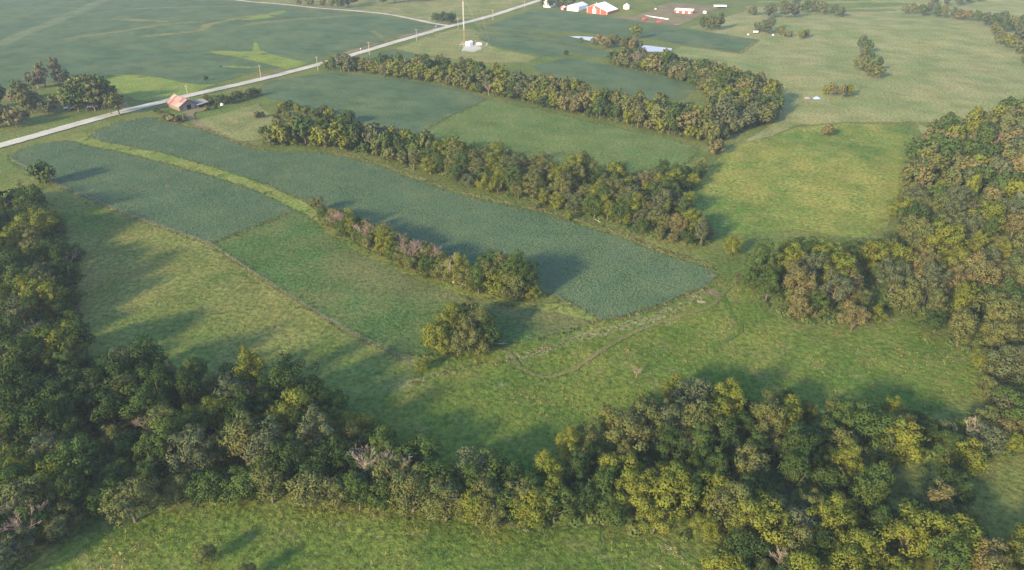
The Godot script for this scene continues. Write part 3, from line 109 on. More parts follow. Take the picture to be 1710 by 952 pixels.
	"H3": [92.5, -333.4, 13.9, 13, 7.2, -396.9, 9.6, 31, 48.6, -356.2, 7.4, 31, 28.3, -383.8, 13.8, 13, 74.8, -353, 13.6, 3, 27.9, -369.2, 8.6, 34, 62.4, -355, 12.3, 13, 75.1, -332, 12, 1, 28.6, -388.8, 9.7, 2, -14.1, -427.9, 7.8, 3, -29.7, -425.6, 12.6, 13, -22.6, -423.4, 11.1, 22, -10.2, -422.4, 5.5, 31, 51.8, -349.3, 9.8, 11, 38, -366.1, 11.5, 4, -54.6, -437.5, 13.2, 14, 45.1, -379.9, 5.3, 34, 0.1, -397.5, 9.8, 11, 79.7, -347.5, 7, 31, -70.7, -456.5, 12, 11, 25.6, -396.9, 8.4, 2, 17.2, -391.8, 10.4, 2, 16.5, -404.2, 9.9, 33, 21.4, -380.6, 12.1, 13, -13.8, -416, 9.5, 32, 57, -350.8, 13.2, 3, 82, -336.1, 8.8, 30, 28.8, -374.5, 8.6, 3, -61.7, -438.1, 9.3, 2, -7.9, -405.2, 9.9, 13, -19.8, -430.7, 8.6, 11, 47, -374.3, 8, 33, -6.4, -398, 9.8, 32, -13.2, -400.3, 7.5, 52, -46.1, -436.3, 9.1, 21, -65.5, -453.6, 7.3, 30, 82.7, -327.6, 11.7, 4, 24.6, -377.4, 8.4, 33, 56.6, -368.4, 9.4, 22, -65.6, -444.4, 11.1, 3, -23.4, -414.6, 10.1, 1, 64.8, -360.2, 13.6, 13, 37.4, -384.7, 12.4, 3, -28, -438.2, 10.1, 31, 47.2, -362.1, 8.5, 3, 57.4, -357.4, 8.2, 52, -34.8, -424.6, 11.5, 12, 38.9, -375.4, 8.4, 34, 61.3, -340, 10.5, 13, 73.6, -343.3, 8.2, 2, 24, -402, 10.4, 3, -48.4, -430.9, 7.9, 32, -41.4, -445.6, 5.8, 1, 52.1, -369.9, 10.3, 31, 69.1, -352.2, 10.3, 2, -33.4, -440.8, 7.2, 31, -23.7, -428, 12, 2, -41.6, -423.7, 7.1, 33, 5.4, -391.7, 10, 5, -39.4, -440.3, 8.9, 32, 20, -374.5, 5.9, 30, -69, -440.8, 8.2, 32, -100.1, -462.1, 6.7, 31, -90.9, -463.7, 7.7, 33, 8.1, -411.5, 6.1, 33, 43.6, -359.7, 13.4, 12, -75, -448.8, 8.5, 4, 17, -398.2, 12.3, 2, 89, -337.5, 11.2, 2, 63, -365.4, 6.7, 32, -85.9, -454.2, 8, 32, 23.6, -372, 8.8, 2, -30.4, -420.7, 10.6, 33, 13.8, -386.9, 13.6, 3, -38.3, -432.8, 9.2, 3, -2.7, -403.5, 8, 35, -13.8, -406.1, 8.2, 5, 66, -336.2, 5.2, 34, -89.8, -457.3, 8.5, 23, 86.8, -319.9, 6, 32, -22.1, -407.8, 5.4, 32, -30.9, -416.2, 7.3, 32, -57.1, -450, 4.7, 31, -32.3, -435.2, 9.6, 14, 89.1, -327.3, 9.2, 3, -50.5, -442.1, 12.5, 3, 43.2, -368.8, 10.3, 24, 93.1, -344.3, 6.2, 32, 82.4, -352.7, 5.5, 33, 88.1, -344.3, 9.1, 3, 67.9, -341.6, 11.8, 12, -94.7, -458.4, 8.5, 33, 63.1, -344.2, 9.7, 14, -5.8, -413.3, 13.3, 2, 5.6, -403.9, 11.7, 3, -23.9, -434.7, 12.3, 11, 71.4, -359.1, 7.2, 32, 34.3, -370.2, 9.3, 23, 10.3, -392.1, 9.7, 23, -51.5, -433.6, 14.7, 11, -16.1, -420.3, 10.9, 13, -2.9, -418.8, 4.9, 33, 32.7, -382.7, 13.9, 12, 1.1, -413.3, 6.4, 33, -81.8, -456.6, 11.7, 21, 94.6, -323.1, 8.7, 35, -100.2, -468.9, 7.9, 34, 32.6, -363.1, 6.8, 34, -0.6, -391.7, 5.5, 31, -38, -428.7, 14.9, 10, 22.5, -387.4, 13.7, 14, 74.9, -348.3, 10.6, 30, -36.4, -420.1, 6, 33, -81.3, -450, 6.9, 34, -59.4, -442.2, 8.5, 13, 34.6, -390.6, 6.8, 33, -51.4, -447.5, 9, 31, 12.4, -398.8, 7.8, 5, -19.3, -417.1, 14.9, 11, 76.6, -327.8, 7.3, 10, 52.5, -365.6, 10.7, 3, -76.4, -453.5, 8.9, 2, -33.3, -431, 9.6, 31, 16, -381.7, 8.4, 2, 7.2, -386.5, 5.7, 33, -43.6, -429.6, 9.8, 22, 80.9, -342.4, 11.8, 0, 11.7, -404.4, 10.6, 5, 39.1, -358.8, 4.5, 31, 62.7, -350.6, 11.4, 3, 77.2, -338.4, 8.4, 2, 57.4, -346, 7, 32, -83.9, -461.3, 7.9, 5, 84.9, -348.7, 11.2, 35, 1.5, -402.1, 12.4, 5, -68.3, -450.4, 9.1, 30, -44.1, -441.8, 13.6, 13, -15.8, -411.8, 12.2, 3, 97.7, -333.9, 7.2, 30, 36.8, -380, 10.8, 13, -26.4, -418.5, 8.2, 2, 93.7, -339.4, 10, 0, -55.9, -432.7, 10.2, 2, -95.9, -466.7, 6.8, 33, 58.6, -362.6, 8.8, 0, -72.4, -444.1, 10.3, 32, 1.3, -406.8, 7.3, 33, -105.4, -462.3, 8.3, 32, 71.4, -336.1, 11.9, 23, 21.1, -396.7, 10.5, 30, -16.8, -424.5, 9.7, 32, -2.3, -410.9, 8.3, 32, -45.9, -447, 7.8, 32, 11.2, -382.2, 7.7, 32, 70, -347.4, 10.9, 30, -27.1, -411.2, 9.1, 33, 94.3, -328.2, 7.2, 13, 15.7, -376.8, 5.9, 30, -11.3, -410.3, 8.1, 22, 32.6, -377.6, 9, 30, -28.6, -432.9, 13.3, 15, 91.6, -316.8, 9.1, 33, 18.6, -385.3, 12.5, 21, -76.4, -458.1, 10.2, 20, 44.3, -354.3, 10.8, 21, 13.2, -408.7, 6, 2, 85.7, -332.6, 8.3, 24, 52.8, -358.7, 14.3, 13, 77.8, -356.1, 7.4, 30, -62, -447.3, 11, 3, 80, -332.2, 10.3, 12, 19.8, -401.7, 8.2, 11, -55.5, -445.8, 12.4, 3, -8.8, -417.8, 13.7, 12, 39.6, -370.9, 11.6, 10, 84.6, -340.4, 10.6, 1, 70.6, -331, 7.7, 32, -77.8, -445.4, 5.5, 35, 90.6, -321.4, 9.5, 12, 24.7, -392, 10.3, 24, 31.2, -394.7, 9.1, 34, 47.8, -369.2, 11.8, 11, -18.3, -404.1, 6, 31, 83.3, -323.2, 6, 32],
	"H4": [111.3, -448.1, 9.9, 31, 101.3, -431.9, 5.6, 33, 88.2, -459.1, 11.3, 3, 129.7, -411, 8.2, 2, 122.4, -359, 10.1, 14, 128, -360.5, 6.3, 35, 117.3, -391.2, 10.1, 34, 118, -425.3, 11.2, 3, 133.7, -418.4, 7, 35, 117, -354, 11.8, 3, 117.7, -382, 8.4, 2, 122.9, -383.6, 13.9, 14, 123.8, -437.9, 9.3, 3, 112.8, -421, 12.1, 11, 106.1, -451.2, 7.8, 2, 138.8, -408.3, 9.3, 10, 102.2, -456.2, 11.2, 0, 140.1, -401.3, 6.4, 33, 118.8, -433.2, 11.8, 24, 85.1, -468.1, 5.8, 30, 79.8, -467.4, 10.6, 54, 107.2, -332, 6.8, 33, 95.8, -450.7, 13, 0, 110.3, -395.7, 4.9, 33, 105.9, -431.8, 7.6, 21, 120.9, -372.6, 10.6, 5, 80.9, -460.7, 7.2, 31, 110.3, -353.1, 11.3, 23, 117.8, -398, 6.5, 30, 126, -399.5, 8.6, 33, 134.2, -373.9, 13.1, 2, 139, -391.7, 9.5, 25, 111.2, -403.4, 7.3, 32, 110.6, -385.4, 7.1, 30, 124.4, -431.2, 10.7, 3, 98.7, -325, 7.6, 13, 73.2, -474.9, 11.9, 3, 116.9, -344.6, 11, 5, 130.2, -353.4, 9.3, 23, 102.4, -345, 6.7, 31, 125.6, -395, 10.8, 0, 109.7, -412.4, 6.5, 33, 105.6, -349.9, 12, 5, 131.1, -424.4, 8.8, 2, 105.6, -367.6, 8.2, 20, 96.1, -456, 14.2, 12, 130.8, -379.3, 8.8, 13, 98.8, -446.5, 9.9, 5, 111.6, -453.3, 6.1, 32, 126.3, -370.6, 11.1, 3, 68.4, -471.1, 6.7, 33, 131.5, -395.6, 9.5, 15, 111, -359.1, 9.1, 1, 97.8, -440.5, 8.1, 34, 133.4, -385.3, 10.6, 5, 116.2, -438.3, 9.5, 32, 124.9, -442.6, 7.8, 25, 140.6, -385.6, 4.7, 32, 128.4, -416.6, 11.7, 2, 113.2, -367.3, 8.9, 25, 107.2, -356.7, 12.4, 5, 77.7, -476.8, 9.5, 33, 135.3, -402.3, 9.1, 21, 118.2, -409.5, 9.2, 21, 109.2, -437, 6.7, 32, 113.6, -340.7, 5.7, 30, 115.1, -444.9, 10, 31, 90.5, -453.8, 11.5, 34, 135.1, -366.7, 8, 2, 107.3, -345.5, 10.8, 21, 140.9, -412.3, 9.4, 34, 139.9, -419.9, 6.9, 33, 126.2, -346.5, 6.2, 30, 102.1, -334.2, 12.9, 25, 133.9, -428.2, 7.2, 31, 69, -479.9, 6.7, 3, 127.7, -386.4, 13.7, 3, 127.8, -407.2, 6.2, 32, 83.2, -473.6, 11.8, 5, 126.3, -378.3, 8.6, 23, 115.5, -404.2, 10.2, 3, 121.5, -405, 9.3, 3, 107.9, -419.2, 7.4, 1, 104.9, -446.1, 11.3, 0, 116.1, -413.7, 10.3, 22, 110.9, -376.3, 9.6, 21, 124, -354, 11.9, 0, 107.2, -340.4, 6.4, 30, 85.2, -455, 8.8, 32, 121.2, -421.9, 11.3, 33, 137.8, -378.9, 14, 3, 119.9, -364.5, 13.6, 2, 119.8, -378, 9.5, 33, 116.1, -358.3, 7.5, 22, 95.4, -460.8, 7.8, 1, 96.9, -319.4, 6.2, 33, 128.2, -366.3, 9.2, 35, 77.5, -471.5, 7.9, 25, 72.7, -466.5, 7.1, 3, 133.5, -389.9, 10.2, 23, 113.6, -371.8, 9.8, 10, 123.1, -349.4, 9.1, 5, 110.9, -428.1, 8.9, 24, 120.3, -444.4, 6.6, 35, 90.6, -464.5, 5.5, 33, 142.7, -396.2, 9.6, 14, 116.9, -448.9, 5.3, 33, 131, -435.3, 6, 53, 123.7, -414.4, 11, 13, 133.9, -407, 8.6, 22, 103.5, -328.2, 6.5, 33, 104.6, -439.1, 11.1, 35, 129, -430.1, 9.6, 33, 112.2, -416.6, 12.4, 23, 136.3, -396.1, 7.1, 30, 128.7, -391, 8.2, 33, 126.8, -423.8, 9.7, 0, 135.7, -412.6, 9.9, 21, 94.3, -445.4, 5.8, 30, 119.9, -417.7, 12.1, 2, 109.2, -370.3, 8.3, 3, 112.6, -346.7, 10.9, 10, 138.5, -425.2, 7.9, 25, 108.4, -443.9, 8.9, 35, 106.7, -424.2, 6.8, 31, 116.5, -375.2, 9.1, 31, 108.4, -380.6, 9.1, 33, 138.8, -374.2, 8.3, 31, 133.8, -360.4, 10.3, 21, 122.4, -390.4, 12.6, 11, 112.7, -389.5, 15.2, 11, 113.5, -399.4, 11.1, 33, 131.2, -400.7, 6.5, 31, 110.8, -336.3, 9, 35, 108.7, -363.3, 15, 12, 124, -409.7, 12.3, 1, 102.3, -339.9, 7.1, 33, 122.4, -426.8, 8.7, 23, 111.8, -440.7, 10.7, 24, 113.1, -408.8, 10.1, 5, 107, -455.6, 7.1, 33, 131.2, -370.3, 9.7, 33, 122.2, -343, 9.2, 33, 99.4, -330.3, 6.8, 14, 113.4, -433.6, 12.8, 21, 99.8, -436, 8.8, 34, 117.5, -349.3, 8.6, 1, 101.2, -451.1, 7.1, 32, 85.1, -463.2, 10.6, 15, 73.6, -480.5, 7.2, 30, 76.9, -463.9, 4.6, 33, 117.7, -386.6, 8.2, 32, 114.7, -362.9, 7.5, 23, 65.7, -476.2, 8.7, 31, 129.7, -374.3, 9.6, 5]}

const WOOD_EDGES := ["deep inside", "on the hay-meadow edge", "on the weedy-meadow edge", "on the front-meadow edge", "on the yellow-hayfield edge", "on the pasture edge", "on the clearing edge", "on the large-soybean-field edge", "on the middle-soybean-field edge", "on the green-hayfield edge", "on the soybean-wedge edge", "on the mown-grass edge"]

# where each tree stands, as a place in WOOD_EDGES
const WOOD_PLACES := {
	"L": [0, 0, 0, 1, 0, 0, 0, 1, 0, 0, 2, 0, 0, 2, 0, 0, 2, 0, 1, 0, 0, 0, 0, 1, 0, 0, 1, 0, 3, 0, 1, 0, 1, 2, 0, 0, 3, 0, 3, 0, 1, 0, 0, 0, 0, 1, 0, 0, 0, 0, 0, 0, 1, 1, 0, 0, 0, 1, 0, 0, 1, 2, 1, 0, 0, 0, 0, 0, 3, 0, 1, 3, 1, 0, 0, 1, 0, 0, 1, 0, 0, 0, 3, 0, 2, 1, 0, 0, 0, 1, 1, 0, 0, 1, 0, 3, 3, 0, 3, 0, 0, 1, 0, 0, 0, 0, 0, 0, 0, 1, 0, 3, 0, 0, 0, 0, 0, 0, 0, 0, 0, 3, 0, 0, 0, 1, 3, 1, 0, 0, 0, 0, 1, 0, 1, 0, 0, 0, 3, 3, 0, 1, 0, 0, 0, 0, 0, 0, 0, 0, 0, 0, 0, 1, 0, 1, 3, 0, 0, 1, 0, 1, 0, 0, 1, 0, 0, 1, 0, 0, 0, 0, 0, 1, 0, 0, 2, 1, 0, 0, 0, 0, 1, 0, 0, 0, 0, 0, 2, 1, 0, 0, 0, 0, 1, 2, 0, 0, 1, 0, 0, 1, 0, 0, 0, 0, 0, 0, 2, 0, 1, 0, 0, 2],
	"M": [0, 6, 0, 3, 0, 0, 3, 6, 6, 3, 0, 0, 0, 2, 0, 0, 0, 0, 0, 0, 0, 3, 0, 0, 0, 0, 3, 0, 6, 2, 0, 0, 0, 0, 0, 0, 0, 3, 6, 0, 0, 2, 2, 0, 0, 0, 0, 2, 0, 0, 0, 0, 0, 3, 3, 2, 0, 0, 0, 2, 0, 0, 0, 6, 0, 0, 0, 2, 2, 6, 0, 2, 0, 6, 2, 0, 6, 0, 2, 2, 2, 0, 0, 0, 6, 6, 2, 0, 0, 0, 2, 0, 0, 0, 0, 2, 0, 0, 0, 0, 0, 2, 0, 0, 6, 0, 0, 6, 2, 0, 0, 0, 0, 3],
	"R": [0, 0, 0, 0, 0, 0, 0, 4, 0, 0, 0, 0, 0, 0, 5, 0, 0, 0, 0, 4, 0, 0, 0, 0, 0, 0, 6, 0, 0, 0, 0, 0, 0, 0, 0, 0, 0, 0, 0, 0, 0, 0, 0, 0, 5, 0, 0, 0, 0, 0, 0, 0, 0, 0, 0, 0, 0, 5, 0, 0, 4, 5, 2, 0, 4, 0, 2, 0, 2, 0, 0, 0, 0, 0, 2, 0, 0, 0, 2, 0, 0, 0, 0, 4, 0, 0, 0, 0, 0, 0, 0, 0, 0, 0, 0, 5, 0, 0, 0, 5, 0, 0, 0, 4, 0, 0, 0, 0, 0, 4, 0, 0, 5, 0, 0, 0, 2, 2, 0, 0, 0, 0, 0, 0, 0, 0, 4, 0, 0, 0, 0, 0, 0, 5, 0, 0, 4, 4, 0, 0, 0, 0, 5, 5, 0, 4, 0, 0, 0, 0, 0, 0, 0, 0, 0, 0, 0, 0, 0, 0, 0, 0, 0, 0, 0, 0, 0, 4, 0, 0, 0, 2, 0, 0, 0, 0, 0, 0, 0, 6, 0, 0, 0, 0, 0, 0, 0, 4, 5, 0, 2, 4, 0, 0, 5, 0, 4, 0, 0, 0, 0, 0, 0, 0, 0, 0, 0, 2, 0, 0, 0, 0, 0, 0, 0, 0, 0, 0, 0, 0, 0, 2, 0, 0, 4, 0, 2, 0, 5, 0, 4, 5, 0, 0, 2, 0, 0, 4, 0, 0, 0, 4, 4, 0, 0],
	"H2": [0, 7, 0, 7, 0, 4, 9, 7, 0, 0, 0, 7, 0, 0, 0, 0, 0, 0, 7, 0, 0, 7, 7, 0, 7, 0, 0, 0, 0, 7, 0, 0, 9, 0, 0, 7, 0, 0, 0, 0, 0, 0, 0, 0, 4, 0, 7, 0, 7, 0, 7, 0, 0, 0, 0, 0, 4, 0, 0, 0, 0, 0, 0, 0, 0, 9, 0, 7, 0, 0, 0, 7, 0, 0, 7, 0, 0, 4, 7, 4, 0, 7, 0, 4, 0, 7, 0, 7, 0, 4, 0, 9, 7, 0, 0, 0, 0, 7, 7, 0, 0, 0, 4, 0, 0, 0, 9, 7, 7, 0, 0, 0, 0, 0, 0, 0, 4, 0, 4, 7, 0, 0, 4, 0, 7, 7, 0, 0, 7, 0, 0, 0, 9, 0, 0, 4, 0, 9, 0, 7, 0, 0, 7, 0, 0, 4, 0, 0, 7, 0, 0, 0, 0, 0, 0, 0, 0, 4, 0, 0, 0, 4, 7, 0, 7, 0, 7, 9, 0, 0, 0, 7, 0, 0, 0, 0, 7, 0, 0, 0, 0, 0, 0, 7, 7, 9, 0, 0, 0, 7, 4, 0, 0, 0, 0, 4, 0, 7, 7, 0, 7],
	"H3": [0, 0, 0, 0, 0, 9, 0, 9, 0, 0, 0, 0, 0, 9, 0, 0, 0, 0, 0, 0, 0, 0, 0, 0, 0, 0, 0, 0, 8, 0, 0, 0, 8, 8, 0, 0, 0, 0, 0, 0, 0, 0, 0, 0, 0, 0, 0, 0, 9, 0, 0, 8, 0, 0, 0, 0, 0, 8, 0, 0, 9, 8, 8, 8, 0, 9, 8, 0, 0, 0, 8, 9, 0, 0, 0, 0, 0, 9, 8, 9, 8, 8, 0, 0, 0, 0, 0, 0, 0, 0, 0, 8, 9, 0, 0, 0, 0, 0, 0, 8, 0, 0, 0, 0, 8, 5, 0, 9, 9, 0, 0, 0, 8, 8, 0, 0, 0, 0, 0, 9, 0, 0, 0, 9, 9, 8, 0, 0, 9, 0, 0, 9, 8, 0, 0, 0, 0, 0, 0, 0, 0, 0, 8, 0, 0, 8, 0, 8, 9, 0, 0, 0, 0, 9, 0, 8, 0, 9, 0, 0, 0, 5, 0, 0, 9, 0, 0, 0, 0, 0, 0, 0, 0, 0, 0, 0, 9, 8, 5, 0, 0, 0, 8, 9],
	"H4": [0, 10, 0, 0, 0, 0, 0, 0, 0, 0, 0, 0, 0, 0, 0, 5, 0, 5, 0, 10, 0, 5, 0, 10, 10, 0, 10, 0, 0, 0, 0, 5, 10, 0, 0, 5, 0, 5, 5, 0, 0, 10, 0, 0, 0, 0, 0, 0, 5, 0, 10, 0, 0, 10, 0, 0, 5, 5, 0, 0, 0, 10, 0, 0, 0, 5, 0, 10, 5, 0, 5, 5, 5, 0, 5, 10, 0, 0, 10, 0, 0, 0, 10, 0, 0, 0, 0, 0, 10, 0, 5, 0, 0, 0, 10, 5, 0, 0, 10, 0, 0, 0, 0, 0, 10, 5, 5, 5, 0, 0, 5, 0, 0, 0, 0, 0, 0, 0, 10, 0, 0, 0, 5, 0, 10, 0, 0, 5, 5, 0, 0, 10, 0, 5, 0, 0, 0, 0, 0, 0, 5, 0, 5, 5, 0, 10, 0, 0, 0, 10, 10, 0, 0, 10, 0]}

